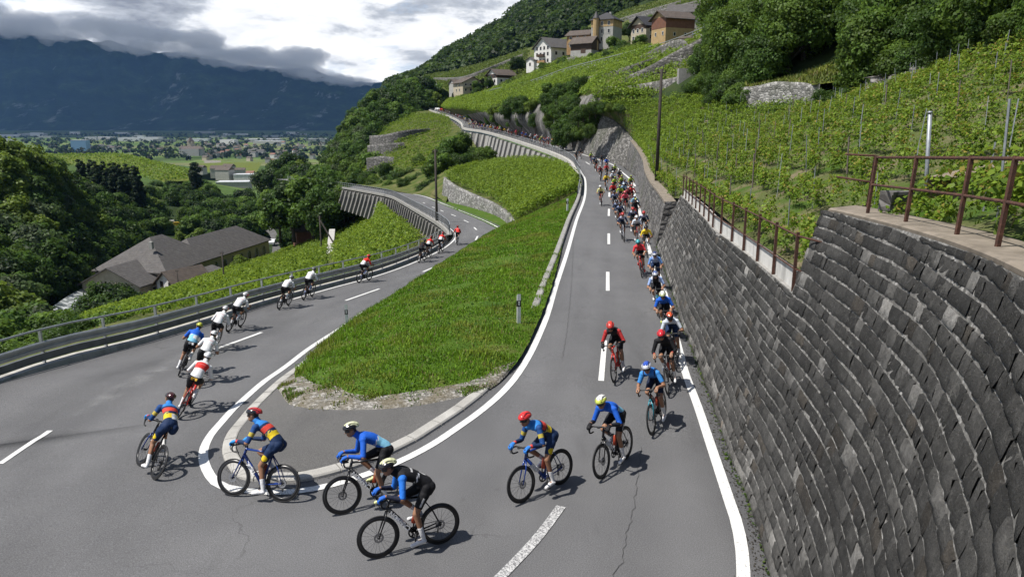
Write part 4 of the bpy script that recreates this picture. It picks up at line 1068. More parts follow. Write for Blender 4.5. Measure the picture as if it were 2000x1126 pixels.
for q in [(160,306,300,14),(172,302,285,17),(196,304,280,18),(215,308,275,17),(230,310,272,18),(246,308,270,19),(262,316,268,17),(188,322,262,14),(216,330,258,14),(246,330,256,15),(262,338,252,13),(178,336,256,13)]: kplant('spruce','in the dark clump before the round vineyard hill',px=q)
for i,x in enumerate(range(268,420,11)): kplant(('beech','maple','oak','willow')[i%4],'at the foot of the round vineyard hill',px=(x,352+7*(i%3),375-4*(i%2),9.5+1.5*(i%3)))
for kd,q in (('maple',(372,420,250,11)),('beech',(398,414,256,12)),('oak',(420,424,246,12)),('maple',(446,420,250,11)),('ash',(360,400,270,12)),('beech',(300,408,270,12)),('maple',(312,424,250,10)),('lime',(385,446,232,9)),('beech',(412,450,230,8)),('oak',(465,426,244,11)),('maple',(490,420,250,11)),('lime',(350,452,236,7))): kplant(kd,'around the car park behind the stone hall',px=q)
for i,(x,y) in enumerate(((-60,668),(-10,652),(40,640),(85,630),(130,616),(175,606),(220,598),(20,672),(120,640),(200,622))): kplant(('maple','beech','elder','willow','hazel')[i%5],'on the bank below the left guardrail',px=(x,y+8,62+3*(i%4),(7,6.5,4.5,6,5)[i%5]))
# rock outcrops at the top edge of the right vineyard
def outcrop(px,py,Z,w,h,label,seed):
    r=np.random.default_rng(seed); c=ray(px,py,Z); m=MB(); n=14; rows=[]
    for i in range(9):
        t=i/8; row=[]
        for k in range(n):
            a=2*math.pi*k/n; rr=math.cos(t*1.5)*(1+.28*math.sin(3*a+seed)+.18*r.normal()); row.append(V3(w*rr*math.cos(a),w*.6*rr*math.sin(a),h*math.sin(t*1.57)*(1+.12*r.normal())-.4))
        rows.append(m.verts([c+p for p in row]))
    for a,b in zip(rows,rows[1:]):
        for k in range(n): m.quad(a+k,a+(k+1)%n,b+(k+1)%n,b+k)
    m.poly([rows[-1]+k for k in range(n)]); return tag(m.build('rock_outcrop',MATS['rock_pale']),label,'rock',kind='thing')
t=NT('rock_pale'); n=t.noise(.9,8,.7); t.base(t.ramp(n,[(.32,(.06,.057,.05)),(.5,(.20,.19,.175)),(.68,(.38,.37,.35))])); t.rough(.9); t.bump(n,.9,.3)
outcrop(1762,162,54,2.6,1.3,'pale rock outcrop between the scrub and the vines',1); outcrop(1795,150,51,1.6,1.0,'smaller pale rock right of the pale outcrop',2); outcrop(1975,104,40,1.9,1.0,'pale rock at the top right end of the vineyard',3)

for kd,q in (('hazel',(1140,204,104,2.2)),('elder',(1152,200,103,2.0)),('thorn',(1164,200,103,1.8)),('hazel',(1178,199,102,1.8)),('bright_bush',(1192,201,101,1.5)),('thorn',(1130,214,106,2.0)),('elder',(1208,202,100,1.4)),('thorn',(1222,203,99,1.3))): kplant(kd,'at the left corner of the right vineyard',px=q)

GBv=GB.reshape(-1,3); GBpx,GBpy=_pp(GBv)
for kd,(px,py,h) in (('hazel',(1400,150,4.5)),('young_ash',(1385,165,4.5)),('elder',(1368,185,2.6)),('hazel',(1388,190,3.2)),('thorn',(1352,190,1.8)),('hazel',(1410,185,3.4)),('elder',(1424,200,2.6)),('young_ash',(1398,125,5)),('hazel',(1372,150,3.5)),('elder',(1380,130,3.5)),('hazel',(1405,105,4.5)),('thorn',(1395,205,1.8)),('hazel',(1415,140,4))):
    p=GBv[np.argmin((GBpx-px)**2+(GBpy-py)**2)]; kplant(kd,'at the foot of the scrub slope beside the terrace walls',loc=(p[0],p[1]-.3,p[2]-.3),s=h/TREES[kd][2],rz=rng.random()*6.28)
for kd,q in (('hazel',(1616,176,56.5,2.4)),('thorn',(1634,184,56,1.8)),('elder',(1604,190,57,1.6)),('hazel',(1652,172,56,2.4))): kplant(kd,'at the right end of the dry stone wall',px=q)

for kd,q in (('hazel',(1612,158,62,2.6)),('elder',(1626,162,61.5,2.2)),('young_ash',(1640,150,62,3.6))): kplant(kd,'behind the right end of the dry stone wall',px=q)
for kd,q in (('maple',(1062,122,232,5)),('beech',(1100,112,226,6)),('hazel',(1130,116,212,4)),('maple',(1158,104,208,5)),('beech',(1208,92,196,5.5)),('elder',(1236,88,192,3.5)),('maple',(1252,68,198,5)),('hazel',(1290,88,176,3.4)),('beech',(1300,48,196,5)),('elder',(1330,84,166,3)),('maple',(1120,66,262,7)),('oak',(1150,52,262,8)),('beech',(1095,80,270,7)),('maple',(930,158,290,5)),('beech',(956,150,286,5)),('hazel',(1000,152,268,4)),('elder',(905,184,292,3)),('oak',(1230,44,235,6)),('maple',(1275,30,222,6))): kplant(kd,'between the houses of the hillside village',px=q)
concrete('concrete_dark',(.12,.115,.105),(.22,.21,.195))
# ================================================================== GUARDRAILS, VIADUCTS
def on_curve_posts(P,spacing): return resample(P,step=spacing)
gp_=offset(loOs,.42); gpl=[p for p in gp_ if p.y<63.5]
gpl=[V3(-15.6,4,-.15),V3(-15.3,9,-.25),V3(-14.95,14,-.33)]+gpl
gr=resample(catmull(gpl[::2],3),step=.6)
GRD=empty('guardrail',gr[len(gr)//2],0,'long grey steel guardrail with handrail along the outside of the lower road','guardrail')
wb=[(.0,.50),(-.05,.54),(-.05,.60),(.0,.635),(.0,.665),(-.05,.70),(-.05,.77),(.0,.81),(.03,.80),(.03,.51)]
add_part(sweep(gr,wb,'beam',MATS['galvanised'],closed_prof=True),GRD)
add_part(sweep(gr,[(-.02,.20),(-.02,.43),(.10,.43),(.10,.20)],'lower_beam',MATS['galv_dark'],closed_prof=True),GRD)
m=MB(); m.tube([p+normals2d([a,b])[0]*.04+V3(0,0,1.17) for p,a,b in zip(gr,gr[:-1]+[gr[-2]],gr[1:]+[gr[-1]])],.035,8); add_part(m.build('handrail',MATS['galvanised'],smooth=True),GRD)
add_part(sweep(gr,[(-.16,-.15),(-.16,.09),(.22,.11),(.22,-.9)],'kerb',MATS['concrete_light']),GRD)
gpst=resample(gr,step=2.5); gN=normals2d(gpst)
for p,n in zip(gpst,gN):
    if p.y<13: continue
    m=MB(); m.bar(p+n*.09+V3(0,0,-.1),p+n*.09+V3(0,0,1.15),.055,.09,n); add_part(m.build('post',MATS['galvanised']),GRD)
def viaduct_rail(P,name,label,sp,h,matp,matr,nrail=3,par=.28,parw=.38,parmat='concrete_light',outdrop=.7):
    r0=empty(name,P[len(P)//2],0,label,'railing'); N=normals2d(P)
    add_part(sweep(P,[(-.05,-.1),(-.05,par),(parw,par),(parw,par-outdrop),(parw-.1,par-outdrop-.05)],'parapet',MATS[parmat]),r0)
    Q=resample(P,step=sp); QN=normals2d(Q)
    for p,n in zip(Q,QN):
        m=MB(); b=p+n*.12; m.bar(b+V3(0,0,par),b+V3(0,0,h),.06,.06,n); add_part(m.build('post',MATS[matp]),r0)
    N=normals2d(P)
    for k in range(nrail):
        z=h-(h-par)*k/(nrail); m=MB(); m.tube([p+n*.12+V3(0,0,z) for p,n in zip(P,N)],.035 if k==0 else .022,6); add_part(m.build('top_rail' if k==0 else 'rail',MATS[matr if k==0 else matp]),r0)
    return r0
lov=resample([p for p in offset(loOs,.15) if 62.5<p.y<196],step=1.2)
lov1=[p for p in lov if p.y<124]; lov2=[p for p in lov if p.y>=122]
viaduct_rail(lov1,'road_railing','dark post railing with pale top rail round the bend of the lower road',1.05,1.12,'galv_dark','galvanised',3,.22,.36,'concrete_grey',.35)
viaduct_rail(lov2,'road_railing','far pale railing on the buttressed stretch of the lower road',1.5,1.1,'galvanised','galvanised',2,.22,.36,'concrete_grey',.35)
# buttressed wall under the lower road
def viaduct(P,name,label,h,wallmat,ribmat,sp,ribw,ribd0,ribd1,top=-.35,bat=.12):
    r0=empty(name,P[len(P)//2],0,label,'wall'); N=normals2d(P)
    G=[[tuple(p+n*(.2+bat*hh*k/6)+V3(0,0,top-hh*k/6)) for k in range(7)] for p,n,hh in zip(P,N,[h(i/(len(P)-1)) for i in range(len(P))])]
    add_part(grid_mesh('wall_face',np.array(G),MATS[wallmat],smooth=False),r0)
    Q=resample(P,step=sp); QN=normals2d(Q)
    for i,(p,n) in enumerate(zip(Q,QN)):
        hh=h(i/(len(Q)-1)); t=Vector((n.y,-n.x,0)); m=MB(); w=ribw/2
        a=[p+n*.1+V3(0,0,top-.02),p+n*(.25+ribd0)+V3(0,0,top-.05),p+n*(.25+ribd1+bat*hh)+V3(0,0,top-hh),p+V3(0,0,top-hh)]
        i0=m.verts([q+t*w for q in a]); i1=m.verts([q-t*w for q in a])
        m.poly([i0,i0+1,i0+2,i0+3]); m.poly([i1+3,i1+2,i1+1,i1])
        for k in range(4): m.quad(i0+k,i1+k,i1+(k+1)%4,i0+(k+1)%4)
        add_part(m.build('buttress',MATS[ribmat]),r0)
    return r0
lw=[p for p in lov if 68<p.y]
viaduct([p for p in lw if p.y<126],'viaduct_wall','dark ribbed retaining wall carrying the bend of the lower road',lambda t:2.9+2.6*t,'rubble_dark','concrete_dark',2.3,.5,.15,.7)
viaduct([p for p in lw if p.y>=124],'viaduct_wall','distant ribbed viaduct wall under the lower road by the woods',lambda t:4.2-1.0*t,'rubble_dark','concrete_dark',3.0,.75,.2,1.1)
upv=[p for p in offset(resample(upLs,step=1.5),-.35) if p.y>66]       # outer side of the upper road is on the right hand when walking down -> negative offset
upv=upv[::-1]                                                          # now walking away from the camera: left normal points outwards
up1=[p for p in upv if 79<p.y<212]; up2=[p for p in upv if p.y>=210]
viaduct_rail(up1,'road_railing','long railing with dark posts and pale parapet along the upper road viaduct',1.6,1.15,'galv_dark','galvanised',3,.30,.5,'concrete_light',.55)
viaduct_rail(up2,'road_railing','distant pale railing at the top end of the upper road',2.6,1.1,'galvanised','galvanised',2,.45,.5,'concrete_light',.55)
viaduct([p for p in upv if 96<p.y<182],'viaduct_wall','pale concrete buttress wall carrying the upper road above the small vineyard',lambda t:2.4+3.8*math.sin(min(1,t*1.25)*1.57),'concrete_dark','concrete_grey',4.6,2.4,.3,1.1,-.6)
viaduct([p for p in upv if 180<p.y<330],'viaduct_wall','distant pale viaduct wall at the top end of the upper road',lambda t:5.0,'concrete_dark','concrete_grey',7,2.2,.3,1.0,-.6)
# short guardrail end beside the grass at the far end of the island
gu=resample([p for p in offset(resample(upLs,step=1),-.55) if 60<p.y<84],step=1)[::-1]
GU=empty('guardrail',gu[len(gu)//2],0,'short pale guardrail where the grass strip meets the viaduct of the upper road','guardrail')
add_part(sweep(gu,[(o,z+.02) for o,z in wb],'beam',MATS['galvanised'],closed_prof=True),GU)
for p in resample(gu,step=3):
    m=MB(); m.bar(p+V3(0,0,-.3),p+V3(0,0,.8),.07,.1); add_part(m.build('post',MATS['galvanised']),GU)

# ================================================================== POLES, STAKES, DELINEATORS
def pole(px,py0,py1,Z,r_,label,tilt=0,extra=None):
    a,b=ray(px,py1,Z),ray(px,py0,Z); b.x=a.x+tilt; b.y=a.y
    r0=empty('utility_pole',a,0,label,'pole')
    m=MB(); m.tube([a-V3(0,0,1.2),b],[r_,r_*.72],8); add_part(m.build('shaft',MATS['wood_pole'],smooth=True),r0)
    m=MB(); m.bar(b+V3(-.28,0,-.25),b+V3(.28,0,-.25),.07,.09); m.tube([b+V3(-.25,0,-.22),b+V3(-.25,0,-.02)],.035,6); m.tube([b+V3(.25,0,-.22),b+V3(.25,0,-.02)],.035,6); add_part(m.build('insulator_arm',MATS['wood_pole']),r0)
    if extra: 
        c,dv=extra; m=MB(); m.tube([b-V3(0,0,.6),ray(*c)],r_*.8,7); add_part(m.build('strut',MATS['wood_pole']),r0)
    return r0
pole(1283,138,330,49,.13,'tall dark wooden pole standing in the big vineyard behind the peloton wall',.02)
pole(854,290,462,77,.15,'dark wooden pole beside the bend of the lower road')
pole(631,418,535,112,.15,'wooden pole braced by a slanting strut in the lower vineyard',0,((680,522,108),0))
pole(443,487,600,112,.14,'wooden pole behind the guardrail before the stone hall')
pole(352,524,590,140,.12,'short wooden pole beside the small white house')
# stakes of the big vineyard
r=np.random.default_rng(81); st=[]
for row in range(12):
    v=.012+(.97-.012)*row/11
    uu=np.linspace(0,1,900); p=gsample(GA,uu,np.full(900,v)); L=np.concatenate([[0],np.cumsum(np.linalg.norm(np.diff(p,axis=0),axis=1))])
    for s in np.arange(r.uniform(0,3),L[-1],4.6):
        q=gsample(GA,np.array([np.interp(s,L,uu)]),np.array([v]))[0]
        px,py=projpts(q[None]); 
        if 4<q[1]<74 and -100<px[0]<2030: st.append((q,row))
def mk_stake(w,h,name,mat):
    m=MB(); m.box((0,0,h/2-.3),(w,w*.7,h+.6)); o=m.build(name,MATS[mat]); me=o.data; bpy.data.objects.remove(o); return me
SK=[mk_stake(.026,1.6,'vine_stake','stake_metal'),mk_stake(.05,1.5,'vine_stake','stake_wood'),mk_stake(.022,1.3,'vine_stake','stake_metal')]
st.sort(key=lambda t:np.linalg.norm(t[0])); 
for q,row in st[:215]:
    o=bpy.data.objects.new('vine_stake',SK[r.choice(3,p=[.6,.15,.25])]); o.location=(q[0],q[1],q[2]-.05); o.rotation_euler=(r.normal(0,.035),r.normal(0,.035),r.random()*3); link(o)
    tag(o,'thin grey stake in the vine rows above the right wall','stake','vine stakes above the right wall','thing')
a=ray(1811,392,15.5); m=MB(); m.tube([a-V3(0,0,.6),a+V3(-.18,0,1.85)],.042,10); m.tube([a+V3(-.18,0,1.83),a+V3(-.18,0,1.88)],.05,10); tag(m.build('steel_post',MATS['stake_metal'],smooth=True),'thick light grey round post in the vines behind the rusty railing','post',kind='thing')
# path slab and stone block near the railing
sl=rays((1838,352,12.5),(1900,338,12.8),(2010,318,13.4)); tag(sweep(resample(sl,step=.5),[(.25,-.35),(.25,.05),(-.25,.07),(-.25,-.35)],'path_slab',MATS['weathered_wood']),'sunlit tan slab edging a path in the vines at the far right','slab',kind='thing')
m=MB(); c=ray(1745,396,12.0); m.box(c,(.36,.26,.30),Matrix.Rotation(.3,3,'Z')); m.box(c+V3(.06,.0,.17),(.46,.30,.05),Matrix.Rotation(.25,3,'Z')); tag(m.build('stone_block',MATS['rubble_dark']),'grey stone block lying behind the rusty railing','stone block',kind='thing')
# delineators
simple('plastic_white',(.72,.72,.70),.5); simple('plastic_black',(.02,.02,.022),.5)
def delineator(px,py,z,label,h=.95):
    p=at(px,py,z); r0=empty('delineator_post',p,.25,label,'roadside post'); m=MB()
    P=[(-.06,-.045),(.06,-.045),(.05,.05),(-.05,.05)]; i0=m.verts([V3(x,y,-.1) for x,y in P]); i1=m.verts([V3(x,y,h+(.05 if y<0 else -.04)) for x,y in P])
    for k in range(4): m.quad(i0+k,i0+(k+1)%4,i1+(k+1)%4,i1+k)
    m.poly([i1,i1+1,i1+2,i1+3]); o=m.build('post_body',MATS['plastic_white']); o.parent=r0
    m=MB(); m.box((0,0,h*.72),(.126,.106,.2)); o=m.build('black_band',MATS['plastic_black']); o.parent=r0
    m=MB(); m.box((0,-.056,h*.73),(.04,.012,.13)); o=m.build('reflector',MATS['plastic_white']); o.parent=r0
delineator(1013,632,.25,'white roadside post with black band on the grass beside the upper road')
delineator(678,641,-1.4,'white roadside post with black band at the edge of the lower road')
delineator(1108,412,.5,'small distant roadside post at the far end of the grass strip',.85)
# drain channel on the lower slope
dr=resample(rays((649,452,128),(645,490,112),(640,526,98)),step=1); tag(sweep([p+V3(0,0,.45) for p in dr],[(.5,-1.2),(.5,.0),(.3,.02),(-.3,.02),(-.5,.0),(-.5,-1.2)],'drain_channel',MATS['concrete_light']),'straight concrete channel running down the lower vineyard slope','channel',kind='thing')

# ================================================================== BUILDINGS
for nm,c,rg_ in (('roof_brown',(.085,.07,.06),.8),('roof_slate',(.10,.095,.095),.75),('roof_dark',(.035,.033,.035),.6),('roof_red',(.20,.10,.07),.8),('wall_white',(.60,.59,.56),.85),('wall_cream',(.40,.35,.26),.85),('wall_ochre',(.36,.25,.12),.85),('wall_grey',(.33,.325,.30),.9),('wall_orange',(.30,.185,.085),.85),('timber',(.055,.032,.02),.8),('cladding_red',(.15,.065,.038),.75),('glass_dark',(.015,.018,.022),.25),('shutter',(.05,.05,.04),.6),('roof_white',(.55,.56,.58),.5),('wall_blue',(.16,.28,.42),.7)):
    simple(nm,c,rg_,0,.16,1.2)
def roofmat(name,c):
    t=NT(name); n=t.noise(1.3,6,.65); f=t.noise(9,3)
    w=t.n.new('ShaderNodeTexWave'); w.wave_type='BANDS'; w.bands_direction='Z'; w.inputs['Scale'].default_value=1.1; w.inputs['Distortion'].default_value=.6; w.inputs['Detail'].default_value=2; t.l.new(t.tc(),w.inputs['Vector'])
    a=t.ramp(n,[(.3,[k*.7 for k in c]),(.7,[k*1.3 for k in c])]); a=t.mix(.45,a,t.ramp(f,[(.3,.25),(.7,.75)]),'OVERLAY'); a=t.mix(.35,a,t.ramp(w.outputs['Fac'],[(.0,.25),(.35,.6)]),'OVERLAY')
    li=t.noise(.5,6,.7); a=t.mix(t.ramp(li,[(.58,0),(.72,.5)]),a,(.13,.125,.11)); t.base(a); t.rough(.8)
for nm,c in (('roof_brown',(.080,.062,.05)),('roof_slate',(.078,.072,.068)),('roof_red',(.19,.095,.065))): roofmat(nm,c)
def rot2(x,y,a): return (x*math.cos(a)-y*math.sin(a),x*math.sin(a)+y*math.cos(a))
def house(base,w,d,h,rh,rz,wall,roof,label,wins=(),over=.5,name='house',hip=False,balc=(),chim=None,lower=None,dz=-2.0,ridge='x',cat='house'):
    """base centre; w along local x, d along local y (front = -y); windows: (face, u, z, ww, wh)"""
    r0=empty(name,base,rz,label,cat)
    m=MB(); x,y=w/2,d/2
    if ridge=='x': gab=[(-x,0),(x,0)]
    i0=m.verts([(-x,-y,dz),(x,-y,dz),(x,y,dz),(-x,y,dz)]); i1=m.verts([(-x,-y,h),(x,-y,h),(x,y,h),(-x,y,h)])
    for k in range(4): m.quad(i0+k,i0+(k+1)%4,i1+(k+1)%4,i1+k)
    if not hip:
        if ridge=='x':
            g0=m.verts([(-x,0,h+rh*.97),(x,0,h+rh*.97)]); m.poly([i1+3,i1,g0]); m.poly([i1+1,i1+2,g0+1])
        else:
            g0=m.verts([(0,-y,h+rh*.97),(0,y,h+rh*.97)]); m.poly([i1,i1+1,g0]); m.poly([i1+2,i1+3,g0+1])
    o=m.build('wall',MATS[wall]); o.parent=r0
    m=MB(); th=.22; ov=over
    def slab(P):
        n=len(P); a=m.verts(P); b=m.verts([(p[0],p[1],p[2]-th) for p in P]); m.poly([a+k for k in range(n)]); m.poly([b+k for k in range(n)][::-1])
        for k in range(n): m.quad(a+k,b+k,b+(k+1)%n,a+(k+1)%n)
    X,Y=x+ov,y+ov
    if hip:
        e=min(X,Y)*.9; s_=ov*rh/min(x,y)
        if x>=y: A,B=(-X+e,0,h+rh),(X-e,0,h+rh); slab([(-X,-Y,h-s_),(X,-Y,h-s_),B,A]); slab([(X,Y,h-s_),(-X,Y,h-s_),A,B]); slab([(-X,Y,h-s_),(-X,-Y,h-s_),A]); slab([(X,-Y,h-s_),(X,Y,h-s_),B])
        else: A,B=(0,-Y+e,h+rh),(0,Y-e,h+rh); slab([(-X,Y,h-s_),(-X,-Y,h-s_),A,B]); slab([(X,-Y,h-s_),(X,Y,h-s_),B,A]); slab([(-X,-Y,h-s_),(X,-Y,h-s_),A]); slab([(X,Y,h-s_),(-X,Y,h-s_),B])
    elif ridge=='x':
        s_=ov*rh/y; slab([(-X,-Y,h-s_),(X,-Y,h-s_),(X,0,h+rh),(-X,0,h+rh)]); slab([(X,Y,h-s_),(-X,Y,h-s_),(-X,0,h+rh),(X,0,h+rh)])
    else:
        s_=ov*rh/x; slab([(-X,Y,h-s_),(-X,-Y,h-s_),(0,-Y,h+rh),(0,Y,h+rh)]); slab([(X,-Y,h-s_),(X,Y,h-s_),(0,Y,h+rh),(0,-Y,h+rh)])
    ro=m.build('roof',MATS[roof]); ro.parent=r0
    if chim:
        m=MB(); m.box((chim[0],chim[1],h+rh*.8),(.7,.7,1.6)); c=m.build('chimney',MATS['wall_grey']); c.parent=ro
    if lower:
        m=MB(); z0,z1,mt=lower
        for sx,sy,ww,dd in ((0,-y-.03,w+.06,.06),(0,y+.03,w+.06,.06),(-x-.03,0,.06,d),(x+.03,0,.06,d)): m.box((sx,sy,(z0+z1)/2),(ww,dd,z1-z0))
        c=m.build('cladding',MATS[mt]); c.parent=r0
    for f in wins:
        fc,u,z,ww,wh=f[:5]; mt=f[5] if len(f)>5 else 'glass_dark'; m=MB()
        if fc=='f': m.box((u,-y-.02,z),(ww,.1,wh)); m2=(u,-y-.05)
        elif fc=='b': m.box((u,y+.02,z),(ww,.1,wh))
        elif fc=='r': m.box((x+.02,u,z),(.1,ww,wh))
        else: m.box((-x-.02,u,z),(.1,ww,wh))
        c=m.build('window' if wh<1.9 else 'door',MATS[mt]); c.parent=r0
        if wh<1.9 and len(f)<=5:
            m=MB(); t=.09
            def fr(cu,cz,a,b):
                if fc in 'fb': m.box((u+cu,(-y-.05) if fc=='f' else y+.05,z+cz),(a,.1,b))
                else: m.box(((x+.05) if fc=='r' else -x-.05,u+cu,z+cz),(.1,a,b))
            fr(-ww/2,0,t,wh+t); fr(ww/2,0,t,wh+t); fr(0,-wh/2,ww-t,t); fr(0,wh/2,ww-t,t); e=m.build('frame',MATS['wall_white'] if wall!='wall_white' else MATS['timber']); e.parent=c
    for fc,u,z,ww,mt in balc:
        m=MB(); 
        if fc=='f': m.box((u,-y-.6,z),(ww,1.2,.15)); m.box((u,-y-1.15,z+.5),(ww,.1,.9))
        elif fc=='l': m.box((-x-.6,u,z),(1.2,ww,.15)); m.box((-x-1.15,u,z+.5),(.1,ww,.9))
        else: m.box((x+.6,u,z),(1.2,ww,.15)); m.box((x+1.15,u,z+.5),(.1,ww,.9))
        c=m.build('balcony',MATS[mt]); c.parent=r0
    return r0
def grid_w(fc,us,zs,ww=1.0,wh=1.3): return [(fc,u,z,ww,wh) for u in us for z in zs]
# village on the hillside
house(ray(1083,128,250),13.5,11,7.2,3.8,R(38),'wall_white','roof_slate','big white chalet with wooden balconies on the vineyard slope',grid_w('l',(-3.4,-1.1,1.2,3.5),(1.6,4.2,6.6),.9,1.2)+grid_w('f',(-4,0,4),(4.4,),1.0,1.2),.9,balc=(('l',.3,3.2,4.4,'timber'),('l',-.2,.7,4.8,'wall_orange')),ridge='x')
house(ray(1044,133,252),5,5,3.2,1.2,R(38),'wall_white','roof_slate','small white annex at the left foot of the white chalet',grid_w('l',(0,),(1.4,),.9,1.2))
house(ray(914,182,300),11,12,5.2,2.6,R(28),'wall_cream','roof_brown','cream house with broad brown roof and terrace, lowest of the hillside village',grid_w('f',(-4,-1.2,1.6,4.4),(1.4,3.8),1.1,1.2)+grid_w('l',(-2,2),(1.4,3.8)),.9,balc=(('f',0,2.5,9,'wall_cream'),),chim=(2,1),ridge='y')
house(ray(895,182,312),7,8,5,2,R(28),'wall_grey','roof_brown','narrow grey-walled house joined to the left of the cream house',grid_w('f',(-1.5,1.5),(1.4,3.6)))
house(ray(979,165,290),11,9,4.6,2.6,R(35),'wall_white','roof_brown','white and timber chalet with brown roof left of the track',grid_w('l',(-2.4,0,2.4),(1.4,3.6))+grid_w('f',(-3,0,3),(1.5,),1.0,1.2),.9,lower=(2.8,4.6,'timber'))
house(ray(1184,88,228),9,9,9.2,2.6,R(-30),'wall_grey','roof_dark','tall grey and ochre villa with steep dark roof and corner turret',grid_w('f',(-2.8,0,2.8),(1.8,4.6,7.4),.9,1.5)+grid_w('l',(-2.6,2.6),(1.8,4.6,7.4),.9,1.5),.7,hip=True,lower=(6.2,9.1,'wall_ochre'),chim=(1,1))
t=ray(1163,88,225); r0=empty('house_turret',t,0,'slim ochre turret with pointed dark roof at the corner of the tall villa','turret'); m=MB(); m.tube([V3(0,0,-2),V3(0,0,9.6)],1.15,10); o=m.build('wall',MATS['wall_ochre']); o.parent=r0; m=MB(); m.tube([V3(0,0,9.6),V3(0,0,12.2)],[1.4,.05],10); o=m.build('roof',MATS['roof_dark']); o.parent=r0
house(ray(1136,98,236),9.5,8,5.6,2.0,R(-30),'wall_orange','roof_brown','ochre orange house with brown roof between white chalet and villa',grid_w('f',(-3,0,3),(1.6,4.2),1.0,1.3),.7,balc=(('f',0,2.7,7,'wall_ochre'),))
house(ray(1142,106,226),9,6,4.2,2.2,R(-35),'timber','roof_brown','old brown timber barn in front of the orange house',(('f',1,1.2,2.2,2.4,'timber'),),.8,lower=(-1.5,1.2,'wall_grey'))
house(ray(1266,84,205),9,8,5.8,2.8,R(30),'wall_cream','roof_dark','cream chalet with dark timber gable left of the red barn',grid_w('l',(-2,.4,2.6),(1.4,3.8))+grid_w('f',(-2.5,1.5),(1.5,3.8)),1.1,lower=(4.2,5.8,'timber'))
house(ray(1313,80,186),10.5,8,6.6,2.2,R(22),'wall_ochre','roof_brown','big barn with ochre base and red-brown boarded upper floor',grid_w('l',(-2.5,1.5),(1.8,),.8,1.1)+grid_w('f',(-2,2),(1.5,),.8,1.1),.9,lower=(3.4,6.6,'cladding_red'))
house(ray(1352,56,198),15,9,5.2,2.6,R(-14),'wall_grey','roof_slate','long grey house with wide slate roof behind the red-brown barn',grid_w('f',(-5,-2,2,5),(2.0,),1.1,1.2),1.0,chim=(-3,1))
house(ray(1344,100,140),3.6,3.2,2.9,.5,R(-25),'wall_ochre','roof_brown','tiny ochre hut under the track railing beside the scrub',(('f',-.4,1.6,.6,.6,'glass_dark'),),.3,dz=-1.5,cat='hut')
# track with railing crossing the hillside
tr=resample(catmull(rays((935,190,283),(970,181,252),(1040,166,216),(1110,143,191),(1180,126,173),(1240,111,161),(1310,93,149),(1390,62,136),(1440,32,127),(1500,-6,118)),8),step=2.0)
TRK=empty('hillside_track',tr[len(tr)//2],0,'straight concrete track with pale railing climbing past the ochre hut','track')
add_part(sweep(tr,[(.9,-.6),(.9,.25),(-.7,.28),(-.75,-2.0)],'slab',MATS['concrete_light']),TRK)
tN=normals2d(tr)
for hz in (.75,1.25):
    m=MB(); m.tube([p-n*.6+V3(0,0,hz) for p,n in zip(tr,tN)],.10,5); add_part(m.build('rail',MATS['galvanised']),TRK)
for p,n in list(zip(tr,tN))[::2]:
    m=MB(); m.bar(p-n*.6+V3(0,0,.2),p-n*.6+V3(0,0,1.3),.18,.18); add_part(m.build('post',MATS['galvanised']),TRK)
# stone hall below the road
zb=-30.
A0,A1=at(392,551,zb),at(527,501,zb); dv=(A1-A0); Lw=dv.length; ang=math.atan2(dv.y,dv.x); dv.normalize(); nv_=Vector((-dv.y,dv.x,0))
hc=A0+dv*(Lw/2)+nv_*6.2
wn_=[]
HALL=house(hc,Lw,12.4,5.2,4.2,ang,'wall_cream','roof_slate','long grey-roofed stone hall with a row of arched windows below the road',(),.6,name='stone_hall',hip=True,cat='hall')
for k in range(8):
    u=-Lw/2+3+k*(Lw-6)/7; m=MB(); pts=[(u-.75,0,1.0),(u+.75,0,1.0)]+[(u+.75*math.cos(t_),0,2.9+.75*math.sin(t_)) for t_ in np.linspace(0,math.pi,9)]
    f0_=m.verts([(x_,-6.24,z_) for x_,y_,z_ in pts]); m.poly(list(range(f0_,f0_+len(pts)))); o=m.build('arched_window',MATS['glass_dark']); o.parent=HALL
    m=MB(); m.tube([(x_,-6.26,z_) for x_,y_,z_ in pts[1:]+pts[:1]],.10,5); e=m.build('frame',MATS['wall_grey']); e.parent=o
m=MB(); m.box((0,-6.3,.0),(Lw,.14,1.2)); o=m.build('plinth',MATS['wall_grey']); o.parent=HALL
mc=A0+dv*(-6.8)+nv_*5.4
MAIN=house(mc,18.5,16,6.4,5.6,ang,'wall_cream','roof_slate','large hip-roofed main block of the stone hall beside the river',grid_w('f',(-6,-2,2,6),(3.2,),1.2,1.6),.9,name='stone_hall',hip=True,cat='hall',chim=(-6,-3))
gc=A0-dv*18.5+nv_*5.2
house(gc,9,13,4.6,3.4,ang+R(0),'wall_cream','roof_slate','pale gabled annex at the near end of the stone hall',(('l',-2,1.1,3.4,2.2,'shutter'),('l',2.6,1.1,3.0,2.2,'wall_white'),('f',0,2.4,1.2,1.5)),.7,name='hall_annex',ridge='x',cat='annex')
house(A0-dv*9-nv_*5.6+V3(0,0,1.0),10,6,3.2,.9,ang,'timber','roof_slate','flat-roofed lean-to between annex and stone hall',grid_w('f',(-2.5,0,2.5),(1.8,),1.2,1.1),.5,name='lean_to',cat='annex')
house(A0-dv*17-nv_*7.2+V3(0,0,.6),8,6.4,4.0,2.5,ang-R(22),'wall_white','roof_brown','small white house with brown gable roof beside the slope path',grid_w('l',(-1.4,1.4),(1.3,3.6),.9,1.2)+grid_w('f',(-2,1.6),(1.4,),.9,1.2),.7)
house(A0-dv*22-nv_*8.0+V3(0,0,.6),6.5,5.5,1.8,1.5,ang-R(20),'timber','roof_brown','low dark shed in front of the small white house',(),.6,name='shed',cat='shed')
for q,sz,lb in (((367,436,262),(7,3.2,3),'x'),): pass
